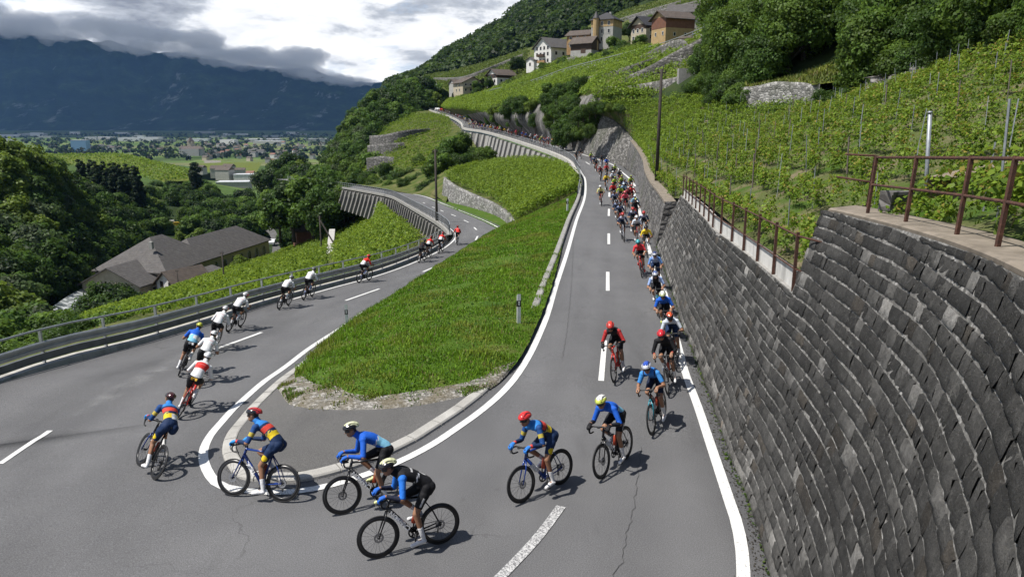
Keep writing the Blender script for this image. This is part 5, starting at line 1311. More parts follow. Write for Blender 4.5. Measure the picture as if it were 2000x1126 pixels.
house(ray(596,468,178),5,4,2.8,1.6,R(30),'cladding_red','roof_brown','tiny red-brown hut at the edge of the lower vineyard',(),.4,name='garden_hut',cat='hut')
house(ray(601,458,186),5,4,2.6,1.4,R(20),'timber','roof_dark','tiny dark hut above the red-brown hut',(),.4,name='garden_hut',cat='hut')
# road and car park by the hall, river
def flat(q,mat,name,dz=0.15,kind='structure',nu=20,nv=8):
    rows=[[p for p in rays(*r_)] for r_ in q]; G=cat_grid(rows,nu,nv); G[:,:,2]+=dz; return tag(grid_mesh(name,G,MATS[mat]),kind=kind)
flat((((528,503,203),(532,480,222),(520,452,250),(470,440,262)),((552,500,206),(546,478,224),(532,446,254),(474,434,266))),'asphalt_old','road')
flat((((318,466,255),(350,462,258),(420,455,262)),((325,432,285),(352,430,287),(424,430,287))),'asphalt_old','car_park')
def water():
    t=NT('river_water'); n=t.noise(.9,6,.7,stretch=(1,1,1)); t.base(t.ramp(n,[(.40,(.06,.075,.07)),(.52,(.30,.32,.31)),(.62,(.75,.76,.75))])); t.rough(.35); t.bump(n,.8,.3); return t.m
water()
flat((((40,664,108),(100,612,128),(150,578,146),(215,548,166),(258,520,190)),((90,676,110),(150,622,130),(205,592,147),(262,562,165),(300,536,185))),'river_water','river',1.0)
# parked vehicles far below
def car(px,py,Z,rz,body,label,name='parked_car',cat='car',L=4.2,Wd=1.75,Hh=1.45,van=False):
    p=ray(px,py,Z); r0=empty(name,p,rz,label,cat); m=MB()
    prof=[(-L/2,.3),(-L/2,.85),(-L/2*.62,.95),(-L*.22,Hh),(L*.2,Hh),(L*.36,.92),(L/2,.8),(L/2,.3)] if not van else [(-L/2,.3),(-L/2,Hh*.98),(-L*.45,Hh),(L*.25,Hh),(L*.4,1.15),(L/2,1.0),(L/2,.3)]
    a=m.verts([(x,-Wd/2,z) for x,z in prof]); b=m.verts([(x,Wd/2,z) for x,z in prof]); n=len(prof); m.poly([a+k for k in range(n)]); m.poly([b+k for k in range(n)][::-1])
    for k in range(n): m.quad(a+k,b+k,b+(k+1)%n,a+(k+1)%n)
    o=m.build('body',MATS[body]); o.parent=r0
    m=MB(); m.box((0,0,Hh*.8),(L*.42,Wd+.03,.34)); o=m.build('side_windows',MATS['glass_dark']); o.parent=r0
    for sx in (-.31,.31):
        for sy in (-1,1):
            m=MB(); m.tube([(L*sx,sy*(Wd/2-.18),.32),(L*sx,sy*(Wd/2+.02),.32)],.32,12); o=m.build('wheel',MATS['plastic_black']); o.parent=r0
    return r0
simple('car_white',(.7,.7,.7),.3); simple('car_yellow',(.6,.40,.03),.35); simple('car_silver',(.4,.41,.43),.3,.4); simple('car_red',(.4,.03,.02),.3)
car(333,442,272,R(20),'car_white','white van parked between the trees by the car park','parked_van','van',5.2,2.0,2.3,True)
car(346,441,270,R(10),'car_yellow','yellow car parked right of the white van')
car(533,476,222,R(95),'car_white','white car driving past the end of the stone hall','moving_car')
car(388,444,268,R(30),'car_silver','silver car half hidden by trees in the car park'); car(454,446,262,R(15),'car_silver','light car parked beyond the stone hall roof')
# ================================================================== VALLEY TOWN
def vz(px,py,z=-60): return at(px,py,z)
r=np.random.default_rng(91)
def block_mesh(w,d,h,rh,wall,roof):
    m=MB(); m.box((0,0,h/2-1),(w,d,h+2)); o=m.build('wall',MATS[wall]); a=o.data; bpy.data.objects.remove(o)
    m=MB(); x,y=w/2+.5,d/2+.5
    if rh>0:
        i=m.verts([(-x,-y,h),(x,-y,h),(x,y,h),(-x,y,h),(-x,0,h+rh),(x,0,h+rh)]); m.quad(i,i+1,i+5,i+4); m.quad(i+2,i+3,i+4,i+5); m.poly([i+3,i,i+4]); m.poly([i+1,i+2,i+5]); m.quad(i+3,i+2,i+1,i)
    else: m.box((0,0,h+.25),(w+.4,d+.4,.5))
    o=m.build('roof',MATS[roof]); b=o.data; bpy.data.objects.remove(o); return a,b
BLK=[block_mesh(13,10,7,3.5,'wall_cream','roof_brown'),block_mesh(16,11,9,3.5,'wall_grey','roof_brown'),block_mesh(12,10,7,3.5,'wall_white','roof_red'),block_mesh(20,12,11,3,'wall_grey','roof_slate')]
IND=[block_mesh(70,30,9,0,'wall_white','roof_white'),block_mesh(110,40,10,0,'wall_grey','roof_white'),block_mesh(45,25,14,0,'wall_white','roof_white'),block_mesh(60,30,8,0,'wall_grey','roof_slate')]
def put(blk,p,rz,label,group,s=1,name='town_house',cat='house'):
    r0=empty(name,p,rz,label,cat,group); r0.scale=(s,s,s)
    for nm,me in (('wall',blk[0]),('roof',blk[1])): link(bpy.data.objects.new(nm,me),r0)
done=[]
for k in range(95):
    px=r.uniform(395,640) if k<80 else r.uniform(150,380); py=r.uniform(281,318) if k<80 else r.uniform(286,298)
    if 380<px<520 and py>314: continue
    p=vz(px,py,-59)
    b=r.integers(4); put(BLK[b],p,r.uniform(-.5,.5)+(1.57 if r.random()<.4 else 0),('brown-roofed','grey brown-roofed','red-roofed','large slate-roofed')[b]+' house in the valley town beyond the woods','houses of the valley town',r.uniform(.55,.85))
for k in range(34):
    px=r.uniform(-60,650); py=r.uniform(259.5,275) if k<26 else r.uniform(276,283); p=vz(px,py,-60); b=r.integers(4)
    put(IND[b],p,r.uniform(-.25,.25),'long pale industrial hall on the far valley floor','industrial halls on the valley floor',r.uniform(.7,1.2),'industrial_hall','hall')
put(block_mesh(34,20,26,0,'wall_blue','roof_white'),vz(159,296,-59),.1,'pale blue tower block standing alone in the valley left of the castle',None,1,'tower_block','building')
put(block_mesh(150,40,12,0,'wall_white','roof_white'),vz(275,275,-60),.03,'long white greenhouse roofs in the valley fields',None,1,'greenhouse','greenhouse')
for q,s in (((392,338,560),1),((428,344,520),1.25),((440,348,500),1.3),((470,342,540),.9),((490,346,530),.9),((448,336,600),1.1)): put(BLK[1] if q[0]!=490 else BLK[2],ray(*q),r.uniform(-.3,.3),'farmhouse with wide brown roof at the near edge of the valley town','farmhouses before the valley field',s*.5)
put(block_mesh(20,12,3,0,'wall_grey','roof_white'),ray(458,364,470),.15,'flat white shed roof among the trees',None,1,'flat_shed','shed')
put(block_mesh(18,9,4,0,'wall_white','roof_white'),ray(486,352,500),.1,'smaller flat white shed roof right of the larger one',None,1,'flat_shed','shed')
flat((((384,336,640),(430,338,640),(500,340,640)),((372,321,900),(440,318,930),(512,318,930))),'meadow','field',.6)
flat((((400,321,905),(430,322,905)),((398,314,980),(432,315,980))),'gravel','field',1.0)
# castle on its mound
cp_=vz(376,303,-56); CAS=empty('castle',cp_,0,'old stone castle with tall pointed keep at the edge of the valley town','castle'); CAS.scale=(.8,.8,.62)
m=MB(); m.box((0,0,9),(44,26,22)); m.box((-24,0,10),(12,12,26)); m.box((24,-4,9),(12,12,22)); o=m.build('wall',MATS['wall_grey']); o.parent=CAS
m=MB(); m.box((-4,6,20),(13,13,44)); o=m.build('keep',MATS['wall_cream']); o.parent=CAS
m=MB(); m.tube([V3(-4,6,42),V3(-4,6,57)],[10,.3],4,True); m.tube([V3(-24,0,23),V3(-24,0,32)],[9,.3],8); m.tube([V3(24,-4,20),V3(24,-4,28)],[9,.3],8); i=m.verts([(-22,-13,20),(22,-13,20),(22,13,20),(-22,13,20),(-22,0,29),(22,0,29)]); m.quad(i,i+1,i+5,i+4); m.quad(i+2,i+3,i+4,i+5); m.poly([i+3,i,i+4]); m.poly([i+1,i+2,i+5]); o=m.build('roof',MATS['roof_brown']); o.parent=CAS
# round vineyard hill
VH=cat_grid([rays((90,372,385),(160,366,388),(240,362,390),(310,356,392),(378,352,400)),rays((80,338,430),(160,334,432),(240,332,435),(310,334,430),(380,340,432)),rays((60,305,520),(160,304,520),(235,304,512),(305,319,480),(384,338,450)),rays((60,312,600),(160,311,600),(240,312,580),(310,326,540),(392,345,500))],50,30)
tag(grid_mesh('vineyard_hill',VH,MATS['meadow']),kind='structure')
vine_rows(VH,26,2.2,6,.55,1.5,.6,VD,VL,69,'vine_foliage',(.05,.72),jit=.1)
# far tree belts and the wood on the mountain flank: one mass each
def tree_mass(P,n,rad,leaf,c0,c1,seed,name):
    r=np.random.default_rng(seed); k=len(P); idx=np.repeat(np.arange(k),n); N=k*n
    d=r.normal(size=(N,3)); d[:,2]=np.abs(d[:,2])*.9+.1; d/=np.linalg.norm(d,axis=1,keepdims=True)
    rr=(rad*r.uniform(.6,1.4,k))[idx][:,None]; C=P[idx]+d*rr*np.array([1,1,1.25])+np.array([0,0,.2])*rr
    cv=np.clip(1+r.normal(0,.25,k),.5,1.7)[idx][:,None]; t=np.clip(r.random(k)[idx]+r.normal(0,.15,N),0,1)[:,None]
    col=(np.array(c0)*(1-t)+np.array(c1)*t)*cv
    return tag(quads_mesh(name,C,d+r.normal(0,.35,(N,3))+np.array([0,0,.3]),np.full(N,leaf)*r.uniform(.6,1.3,N),np.clip(col,.003,1),MATS['leaves'],aspect=.8),kind='stuff')
u_,v_,_=gscatter(GD,5200); P_=gsample(GD,u_,v_)
px,py=projpts(P_); P_=P_[(px>700)&(px<1500)&(py>-80)]
tree_mass(P_,42,4.6,1.5,(.016,.034,.008),(.05,.085,.016),95,'forest_canopy')
B_=[]
for k in range(950):
    px=r.uniform(-120,700); py=262+ (r.random()**1.3)*52
    if 385<px<512 and py>312: continue
    p=vz(px,py,-60); B_.append((p.x,p.y,p.z+1))
tree_mass(np.array(B_),16,6.5,3.6,(.008,.018,.008),(.022,.040,.012),96,'valley_trees')
# shrubs and rock on the cliff over the upper road
r=np.random.default_rng(97); k=0
def cliff_pt(px,py):
    # nearest grid vertex of the hillside in the picture
    return GCv[np.argmin((GCpx-px)**2+(GCpy-py)**2)]
GCv=GC.reshape(-1,3); GCpx,GCpy=projpts(GCv)
for kd,n,(x0,x1),f in (('hazel',20,(940,1165),.8),('beech',4,(960,1150),.30),('elder',16,(900,1160),.8),('thorn',14,(980,1170),1.0),('bright_bush',10,(900,1150),.9),('maple',4,(930,1100),.28)):
    for q in range(n):
        px=r.uniform(x0,x1); lo=245-(px-860)*.20; hi=283-max(0,(1000-px))*.25; py=r.uniform(lo-5,max(lo,hi-14))
        if (1000<px<1075) and py>225 and r.random()<.8: continue
        p=cliff_pt(px,py); kplant(kd,'on the rocky bank above the upper road',loc=(p[0],p[1],p[2]-.5),s=f*r.uniform(.8,1.3),rz=r.random()*6.28)
for kd,q in (('maple',(1090,128,225,7)),('beech',(1105,122,220,6)),('hazel',(1072,140,228,4)),('maple',(1128,118,214,6)),('elder',(1060,148,232,3.5)),('beech',(1150,112,208,6)),('pine',(943,150,296,6)),('maple',(1200,72,215,7)),('beech',(1218,80,208,6)),('hazel',(1085,150,222,4)),('elder',(1040,158,235,4)),('hazel',(1388,52,160,4)),('lime',(920,185,280,4)),('hazel',(960,188,255,3)),('maple',(1050,158,230,5)),('oak',(1010,110,290,7)),('hazel',(1190,100,190,4)),('hazel',(930,172,288,4)),('elder',(1330,78,160,3))):
    kplant(kd,'among the houses on the hillside',px=q)
rockidx=(projpts(np.array([p.center[:] for p in bpy.data.objects['hillside.001'].data.polygons])))
o=bpy.data.objects['hillside.001']; o.data.materials.append(MATS['rock']); px,py=rockidx
o.data.polygons.foreach_set('material_index',((px>905)&(px<1175)&(py>232-(px-860)*.16)).astype(np.int32))

def dust():
    t=NT('chalk_dust'); n=t.noise(1.1,6,.7,stretch=(1,1,1)); f=t.noise(14,4,.7); t.base((.42,.42,.41)); t.rough(.9)
    tr=t.n.new('ShaderNodeBsdfTransparent'); ms=t.n.new('ShaderNodeMixShader'); k=t.n.new('ShaderNodeMath'); k.operation='MULTIPLY'
    at_=t.attr(); sp_=t.n.new('ShaderNodeSeparateColor'); t.l.new(at_,sp_.inputs[0])
    r1=t.ramp(n,[(.42,0),(.68,.55)]); k2=t.n.new('ShaderNodeMath'); k2.operation='MULTIPLY'; t.l.new(r1,k.inputs[0]); t.l.new(t.ramp(f,[(.3,.4),(.7,1)]),k.inputs[1]); t.l.new(k.outputs[0],k2.inputs[0]); t.l.new(sp_.outputs[0],k2.inputs[1])
    t.l.new(k2.outputs[0],ms.inputs[0]); t.l.new(tr.outputs[0],ms.inputs[1]); t.l.new(t.b.outputs[0],ms.inputs[2]); t.l.new(ms.outputs[0],t.out.inputs['Surface'])
dust()
def streak(q,w):
    P=resample(catmull([ground_pt(*p) for p in q],8),n=40); N=normals2d(P); V=[];C=[];Fq=[]
    for i,(p,n) in enumerate(zip(P,N)):
        for j in range(7):
            o=(j-3)/3*w*(.5+i/40); x=p+n*o; V.append((x.x,x.y,rz(x.x,x.y,30,p.z)+.009)); e=(1-abs(j-3)/3)**.8*math.sin(math.pi*min(1,.04+i/39*.98))**.6; C.append((e,e,e))
    for i in range(39):
        for j in range(6): a=i*7+j; Fq.append((a,a+1,a+8,a+7))
    return tag(mesh_np('dust_streak',V,Fq,4,MATS['chalk_dust'],None,np.array(C)),kind='stuff')
def ground_pt(px,py): return road_pt(px,py)
streak(((212,795),(240,765),(300,728),(370,695),(440,668)),.55); streak(((145,812),(200,780),(260,745)),.35)

for o in list(bpy.data.objects):
    if o.parent is None and o.get('category') in ('house','turret','hut') and o.location.y>130 and o.location.z>8: o.scale=(.82,.82,.82)

# debris and small weeds along the foot of the wall and the kerbs, a few long cracks in the asphalt
def scatter_line(P,n,w,name,c0,c1,size,seed,lift=.012):
    r=np.random.default_rng(seed); L=arclen(P); pl=Poly1(P); C=[]
    Nn=normals2d(P)
    for k in range(n):
        d=r.uniform(0,L[-1]); p=pl(d); j=min(range(0,len(P)),key=lambda q:abs(L[q]-d)); o=abs(r.normal(0,w)); C.append((p.x-Nn[j].x*o,p.y-Nn[j].y*o,0))
    C=np.array(C); C[:,2]=[rz(c[0],c[1],30,0)+lift for c in C]
    return tag(quads_mesh(name,C,np.array([0,0,1.])+r.normal(0,.3,(n,3)),size*r.uniform(.5,1.6,n),pal(n,c0,c1),MATS['leaves']),kind='stuff')
ft=[p for p in foot if 8<p.y<39]
scatter_line(ft,2600,.16,'wall_foot_debris',(.03,.027,.02),(.10,.09,.07),.016,401); scatter_line(ft,700,.05,'wall_foot_weeds',(.03,.07,.01),(.09,.13,.02),.028,402,.03)
scatter_line([p for p in offset(full_in,-.3) if p.y<40],1500,.10,'kerb_debris',(.04,.036,.03),(.14,.13,.11),.012,403)
m=MB()
for q in (((1252,872),(1243,950),(1236,1000),(1222,1050),(1216,1090),(1196,1130)),((1120,470),(1117,540),(1108,640),(1098,700))):
    P=resample(catmull([ground_pt(*p) for p in q],6),step=.12)
    P=[p+V3(.02*math.sin(i*1.3)+.015*math.sin(i*3.1),.02*math.cos(i*1.7),0) for i,p in enumerate(P)]; strip(P,.009,None,m,.010)
tag(m.build('road_crack',simple('crack_tar',(.05,.05,.05),.8)),kind='structure')
# ================================================================== BICYCLES
def vmat(name,rough=.6,spec=.4,coat=0):
    t=NT(name); c=t.attr(); t.base(c); t.rough(rough); t.spec(spec); t.b.inputs['Coat Weight'].default_value=coat
    n=t.noise(14,4,.6) if name=='cloth' else t.noise(90,2); t.bump(n,.55 if name=='cloth' else .08,.02 if name=='cloth' else .004); return t.m
vmat('cloth',.72,.25); vmat('skin',.5,.4); vmat('helmet_shell',.22,.5,.4); vmat('shoe_leather',.35,.5); vmat('far_kit',.6,.3)
simple('tyre_rubber',(.016,.016,.017),.7); simple('rim_carbon',(.012,.012,.013),.3,0,.1); simple('spoke_steel',(.05,.05,.055),.4,.5); simple('rotor_steel',(.30,.30,.31),.35,.9); simple('saddle_black',(.015,.015,.016),.5)
simple('chain_steel',(.10,.10,.10),.4,.8); simple('lens',(.012,.014,.02),.08); simple('bottle_clear',(.42,.45,.50),.35); simple('bottle_red',(.35,.05,.02),.35); simple('letter_white',(.75,.75,.75),.5)
FR={}
for nm,c in (('black',(.010,.010,.011)),('blue',(.012,.04,.20)),('white',(.6,.6,.6)),('red',(.48,.03,.02)),('teal',(.02,.20,.26)),('dark',(.03,.03,.035))): FR[nm]=simple('frame_'+nm,c,.25,0,.06)
WR,WB=.338,.99
BBp=V3(.415,0,.272); ST_=V3(.225,0,.90); HTt,HTb=V3(.775,0,.895),V3(.825,0,.745); FA,RA=V3(WB,0,WR),V3(0,0,WR)
def mesh_only(m,name,mat,smooth=True):
    o=m.build(name,mat,smooth=smooth); me=o.data; bpy.data.objects.remove(o); return me
BK={}
def bike_meshes():
    m=MB(); S8=8
    m.tube([HTt+V3(-.005,0,.0),HTb],.024,10); m.tube([HTb+V3(-.01,0,.02),BBp],[.030,.033],10); m.tube([HTt+V3(-.01,0,-.03),ST_+V3(.01,0,-.06)],[.021,.017],8); m.tube([ST_,BBp],[.017,.022],8); m.tube([BBp-V3(0,.045,0),BBp+V3(0,.045,0)],.030,10)
    for s in (-1,1):
        m.tube([BBp+V3(-.02,s*.03,0),V3(.06,s*.062,WR-.01),RA+V3(0,s*.066,0)],[.015,.011,.009],7); m.tube([ST_+V3(.02,s*.012,-.10),V3(.10,s*.05,.58),RA+V3(0,s*.066,.01)],[.011,.009,.008],7)
    BK['frame']=mesh_only(m,'frame','x' and MATS['frame_black'])
    m=MB()
    m.tube([HTb+V3(.003,0,.0),HTb+V3(.012,0,-.04)],.026,8)
    for s in (-1,1): m.tube([HTb+V3(.01,s*.02,-.03),V3(.875,s*.052,.60),FA+V3(-.0,s*.056,0)],[.018,.014,.009],7)
    BK['fork']=mesh_only(m,'fork',MATS['frame_black'])
    # handlebar + stem + hoods + levers
    m=MB(); c=V3(.855,0,.965); m.tube([HTt,V3(.77,0,.94),c],[.019,.018,.016],8)
    for s in (-1,1):
        pts=[c,V3(.855,s*.12,.965),V3(.862,s*.185,.963),V3(.915,s*.205,.95),V3(.945,s*.208,.905),V3(.925,s*.212,.85),V3(.86,s*.215,.835),V3(.80,s*.217,.835)]
        m.tube(catmull(pts,4),.0145,7)
        m.tube([V3(.905,s*.206,.955),V3(.95,s*.206,.968),V3(.985,s*.204,1.0)],[.019,.020,.015],8); m.tube([V3(.975,s*.204,.97),V3(.985,s*.206,.91),V3(.965,s*.208,.86)],[.008,.007,.005],5)
    BK['handlebar']=mesh_only(m,'handlebar',MATS['saddle_black'])
    m=MB(); m.box((.93,0,.985),(.07,.045,.015)); BK['computer']=mesh_only(m,'bike_computer',MATS['saddle_black'],False)
    m=MB(); m.tube([ST_-V3(-.02,0,.05),V3(.19,0,1.0)],.014,8); BK['seatpost']=mesh_only(m,'seatpost',MATS['saddle_black'])
    m=MB(); P=[(.06,.07,1.012),(.13,.072,1.005),(.20,.04,1.0),(.27,.022,.998),(.325,.016,.990)]
    r1=[m.verts([V3(x,-w,z-.012),V3(x,-w*.9,z+.012),V3(x,0,z+.017),V3(x,w*.9,z+.012),V3(x,w,z-.012),V3(x,0,z-.02)]) for x,w,z in P]
    for a,b in zip(r1,r1[1:]):
        for k in range(6): m.quad(a+k,a+(k+1)%6,b+(k+1)%6,b+k)
    m.poly([r1[0]+k for k in range(6)][::-1]); m.poly([r1[-1]+k for k in range(6)]); BK['saddle']=mesh_only(m,'saddle',MATS['saddle_black'])
    # wheel
    def ring(R0,prof,n=44):
        mm=MB(); b=[]
        for i in range(n):
            a=2*math.pi*i/n; b.append(mm.verts([V3((R0+dr)*math.cos(a),y,(R0+dr)*math.sin(a)) for dr,y in prof]))
        k=len(prof)
        for i in range(n):
            p,q=b[i],b[(i+1)%n]
            for j in range(k): mm.quad(p+j,q+j,q+(j+1)%k,p+(j+1)%k)
        return mm
    BK['tyre']=mesh_only(ring(WR-.0145,[(.0145*math.cos(t),.0145*math.sin(t)) for t in np.linspace(0,2*math.pi,9)[:-1]]),'tyre',MATS['tyre_rubber'])
    BK['rim']=mesh_only(ring(WR-.05,[(.026,.012),(.026,-.012),(-.018,-.011),(-.030,-.004),(-.030,.004),(-.018,.011)]),'rim',MATS['rim_carbon'])
    m=MB(); m.tube([V3(0,-.05,0),V3(0,.05,0)],.022,8)
    for i in range(20):
        a=2*math.pi*i/20; s=1 if i%2 else -1; a2=a+.5*(1 if i%4<2 else -1)
        m.tube([V3(.02*math.cos(a2),s*.035,.02*math.sin(a2)),V3((WR-.075)*math.cos(a),0,(WR-.075)*math.sin(a))],.0022,3,False)
    BK['spokes']=mesh_only(m,'spokes',MATS['spoke_steel'])
    rr=ring(.062,[(.016,.003),(.016,-.003),(-.012,-.003),(-.012,.003)],20)
    for i in range(6): a=i*1.047; rr.bar(V3(.02*math.cos(a),0,.02*math.sin(a)),V3(.05*math.cos(a+.4),0,.05*math.sin(a+.4)),.01,.004,(0,1,0))
    BK['rotor']=mesh_only(rr,'disc_rotor',MATS['rotor_steel'],False)
    rc=ring(.082,[(.012,.003),(.012,-.003),(-.014,-.003),(-.014,.003)],26)
    for i in range(4): a=i*1.571+.5; rc.bar(V3(.015*math.cos(a),0,.015*math.sin(a)),V3(.07*math.cos(a),0,.07*math.sin(a)),.03,.006,(0,1,0))
    BK['ring']=mesh_only(rc,'chainring',MATS['saddle_black'],False)
    m=MB(); m.tube([V3(0,0,0),V3(.1725,0,0)],[.017,.012],7); m.tube([V3(0,-.012,0),V3(0,.012,0)],.020,8); BK['crank']=mesh_only(m,'crank_arm',MATS['saddle_black'])
    m=MB(); m.box((0,0,0),(.075,.06,.016)); BK['pedal']=mesh_only(m,'pedal',MATS['saddle_black'],False)
    m=MB(); y=-.048
    m.tube([V3(.41,y,.272+.085),V3(0.0,y,WR+.038)],.005,4); m.tube([V3(.41,y,.272-.085),V3(.02,y,WR-.13),V3(.03,y,WR-.17)],.005,4); m.bar(V3(.0,y,WR),V3(.03,y,WR-.16),.03,.02); m.tube([V3(0,y-.012,WR),V3(0,y+.02,WR)],[.036,.05],14)
    BK['mech']=mesh_only(m,'rear_derailleur',MATS['chain_steel'],False)
    m=MB(); a=HTb.lerp(BBp,.36)+V3(.035,0,.05); b=HTb.lerp(BBp,.72)+V3(.035,0,.05); m.tube([a,a.lerp(b,.12),b],[.022,.036,.036],10); BK['bottle1']=mesh_only(m,'bottle',MATS['bottle_clear'])
    m=MB(); a=ST_.lerp(BBp,.42)+V3(.06,0,.01); b=ST_.lerp(BBp,.74)+V3(.06,0,.01); m.tube([a,a.lerp(b,.12),b],[.022,.036,.036],10); BK['bottle2']=mesh_only(m,'bottle',MATS['bottle_red'])
bike_meshes()
LETTER={}
def lettering(txt):
    if txt in LETTER: return LETTER[txt]
    cu=bpy.data.curves.new('lettering','FONT'); cu.body=txt; cu.size=.098; cu.offset=.0035; cu.align_x='CENTER'; cu.align_y='CENTER'; cu.extrude=.0012; cu.space_character=1.05
    o=bpy.data.objects.new('lettering',cu); COL.objects.link(o); dg=bpy.context.evaluated_depsgraph_get(); me=bpy.data.meshes.new_from_object(o.evaluated_get(dg)); bpy.data.objects.remove(o)
    me.materials.clear(); me.materials.append(MATS['letter_white']); LETTER[txt]=me; return me
def part(name,me,parent,loc=None,rot=None,mat=None):
    o=bpy.data.objects.new(name,me); link(o,parent)
    if loc is not None: o.location=loc
    if rot is not None: o.rotation_euler=rot
    if mat: o.material_slots[0].link='OBJECT'; o.material_slots[0].material=mat
    return o
def make_bike(label,frame,txt,ca,bottle=True,accent=None,group=None):
    r0=empty('bicycle',(0,0,0),0,label,'bicycle',group)
    part('frame',BK['frame'],r0,mat=FR[frame]); part('fork',BK['fork'],r0,mat=FR[accent or frame])
    for k in ('handlebar','seatpost','saddle'): part(k,BK[k],r0)
    part('bike_computer',BK['computer'],r0)
    for c in (FA,RA):
        w=part('wheel',BK['rim'],r0,c); part('tyre',BK['tyre'],w); part('spokes',BK['spokes'],w,None,(0,rng.random()*6,0)); part('disc_rotor',BK['rotor'],w,(0,.042,0))
    a=R(ca); part('chainring',BK['ring'],r0,BBp+V3(0,-.048,0))
    for s,ang in ((-1,a),(1,a+math.pi)):
        part('crank_arm',BK['crank'],r0,BBp+V3(0,s*.068,0),(0,-ang,0)); part('pedal',BK['pedal'],r0,BBp+V3(.1725*math.cos(ang),s*.115,.1725*math.sin(ang)),(0,.2,0))
    part('rear_derailleur',BK['mech'],r0)
    part('bottle',BK['bottle1'],r0)
    if bottle: part('bottle',BK['bottle2'],r0)
    if txt:
        me=lettering(txt); d=BBp-HTb; an=math.atan2(-d.z,d.x) if False else math.atan2(d.z,d.x)
        for s in (1,-1):
            mid=HTb.lerp(BBp,.45)
            # text x axis along the tube, text normal sideways
            ex=(d if s<0 else -d).normalized(); ez=V3(0,s,0); ey=ez.cross(ex)
            ex=-ex if s>0 and False else ex
            M=Matrix((ex,ey,ez)).transposed().to_4x4(); M.translation=mid+V3(0,s*.0335,0); o=part('lettering',me,r0); o.matrix_local=M
    return r0

# ================================================================== RIDERS
def ik(a,b,l1,l2,pole):
    d=b-a; L=min(d.length,(l1+l2)*.999); u=d.normalized(); x=(l1*l1-l2*l2+L*L)/(2*L); h=math.sqrt(max(0,l1*l1-x*x))
    p=pole-u*pole.dot(u); p.normalize(); return a+u*x+p*h
def skeleton(po):
    ca=R(po.get('ca',270)); ta=R(po.get('ta',38)-6); J={}; hd=po.get('hands','hoods')
    pel=V3(.185+po.get('fwd',0),0,1.045); J['pel']=pel
    J['spine']=[pel+V3(-.035,0,-.065),pel,pel+V3(.13*math.cos(ta+.25),0,.13*math.sin(ta+.25)),pel+V3(.28*math.cos(ta+.16),0,.28*math.sin(ta+.16)),pel+V3(.42*math.cos(ta+.05),0,.42*math.sin(ta+.05)),pel+V3(.50*math.cos(ta),0,.50*math.sin(ta))]
    nb=J['spine'][-1]; yaw,pit=R(po.get('yaw',0)),R(po.get('pitch',-12))
    f=V3(math.cos(yaw)*math.cos(pit),math.sin(yaw)*math.cos(pit),math.sin(pit)); side=V3(-math.sin(yaw),math.cos(yaw),0); up=f.cross(side)*1.0
    if up.z<0: up=-up
    hc=nb+V3(.11*math.cos(ta*.8+.35),0,.11*math.sin(ta*.8+.35))+up*.075+f*.035; J['head']=(hc,f,side,up); J['nb']=nb
    for s,nm in ((-1,'R'),(1,'L')):
        ang=ca if s<0 else ca+math.pi; ped=BBp+V3(.1725*math.cos(ang),s*.118,.1725*math.sin(ang))
        ank=ped+V3(-.125,-s*.01,.105); toe=ped+V3(.065,0,.028); heel=ped+V3(-.165,0,.055)
        hip=pel+V3(.005,s*.088,-.045); knee=ik(hip,ank,.435,.425,V3(1,s*.06+s*po.get('knee_out',0),.25))
        J['leg'+nm]=(hip,knee,ank,toe,heel,ped)
        sh=nb+V3(-.045,s*.168,-.045); 
        if hd=='hoods': grip=V3(.955,s*.206,1.0); wr=grip+V3(-.085,s*.004,.028)
        elif hd=='drops': grip=V3(.905,s*.213,.868); wr=grip+V3(-.07,0,.045)
        else: grip=V3(.865,s*.13,.985); wr=grip+V3(-.06,s*.02,.035)
        el=ik(sh,wr,.30,.265,V3(-.25,s*po.get('elb',.55),-1)); J['arm'+nm]=(sh,el,wr,grip)
    return J
def caps(m,a,b,ra,rb,n=12,rings=4):
    """tapered capsule"""
    a,b=Vector(a),Vector(b); d=b-a
    if d.length<1e-5: d=V3(0,0,1e-4)
    u=d.normalized(); pts=[];rad=[]
    for k in range(rings+1): t=math.pi/2*(1-k/rings); pts.append(a-u*ra*math.sin(t)); rad.append(max(.001,ra*math.cos(t)))
    for k in range(rings+1): t=math.pi/2*k/rings; pts.append(b+u*rb*math.sin(t)); rad.append(max(.001,rb*math.cos(t)))
    m.tube(pts,rad,n)
def ellip(m,c,f,s,u,rf,rs,ru,n=12):
    rows=[]
    for i in range(n+1):
        t=math.pi*i/n; z=math.cos(t); q=math.sin(t)
        rows.append(m.verts([c+u*(ru*z)+f*(rf*q*math.cos(a))+s*(rs*q*math.sin(a)) for a in np.linspace(0,2*math.pi,n+1)[:-1]]))
    for a,b in zip(rows,rows[1:]):
        for k in range(n): m.quad(a+k,a+(k+1)%n,b+(k+1)%n,b+k)
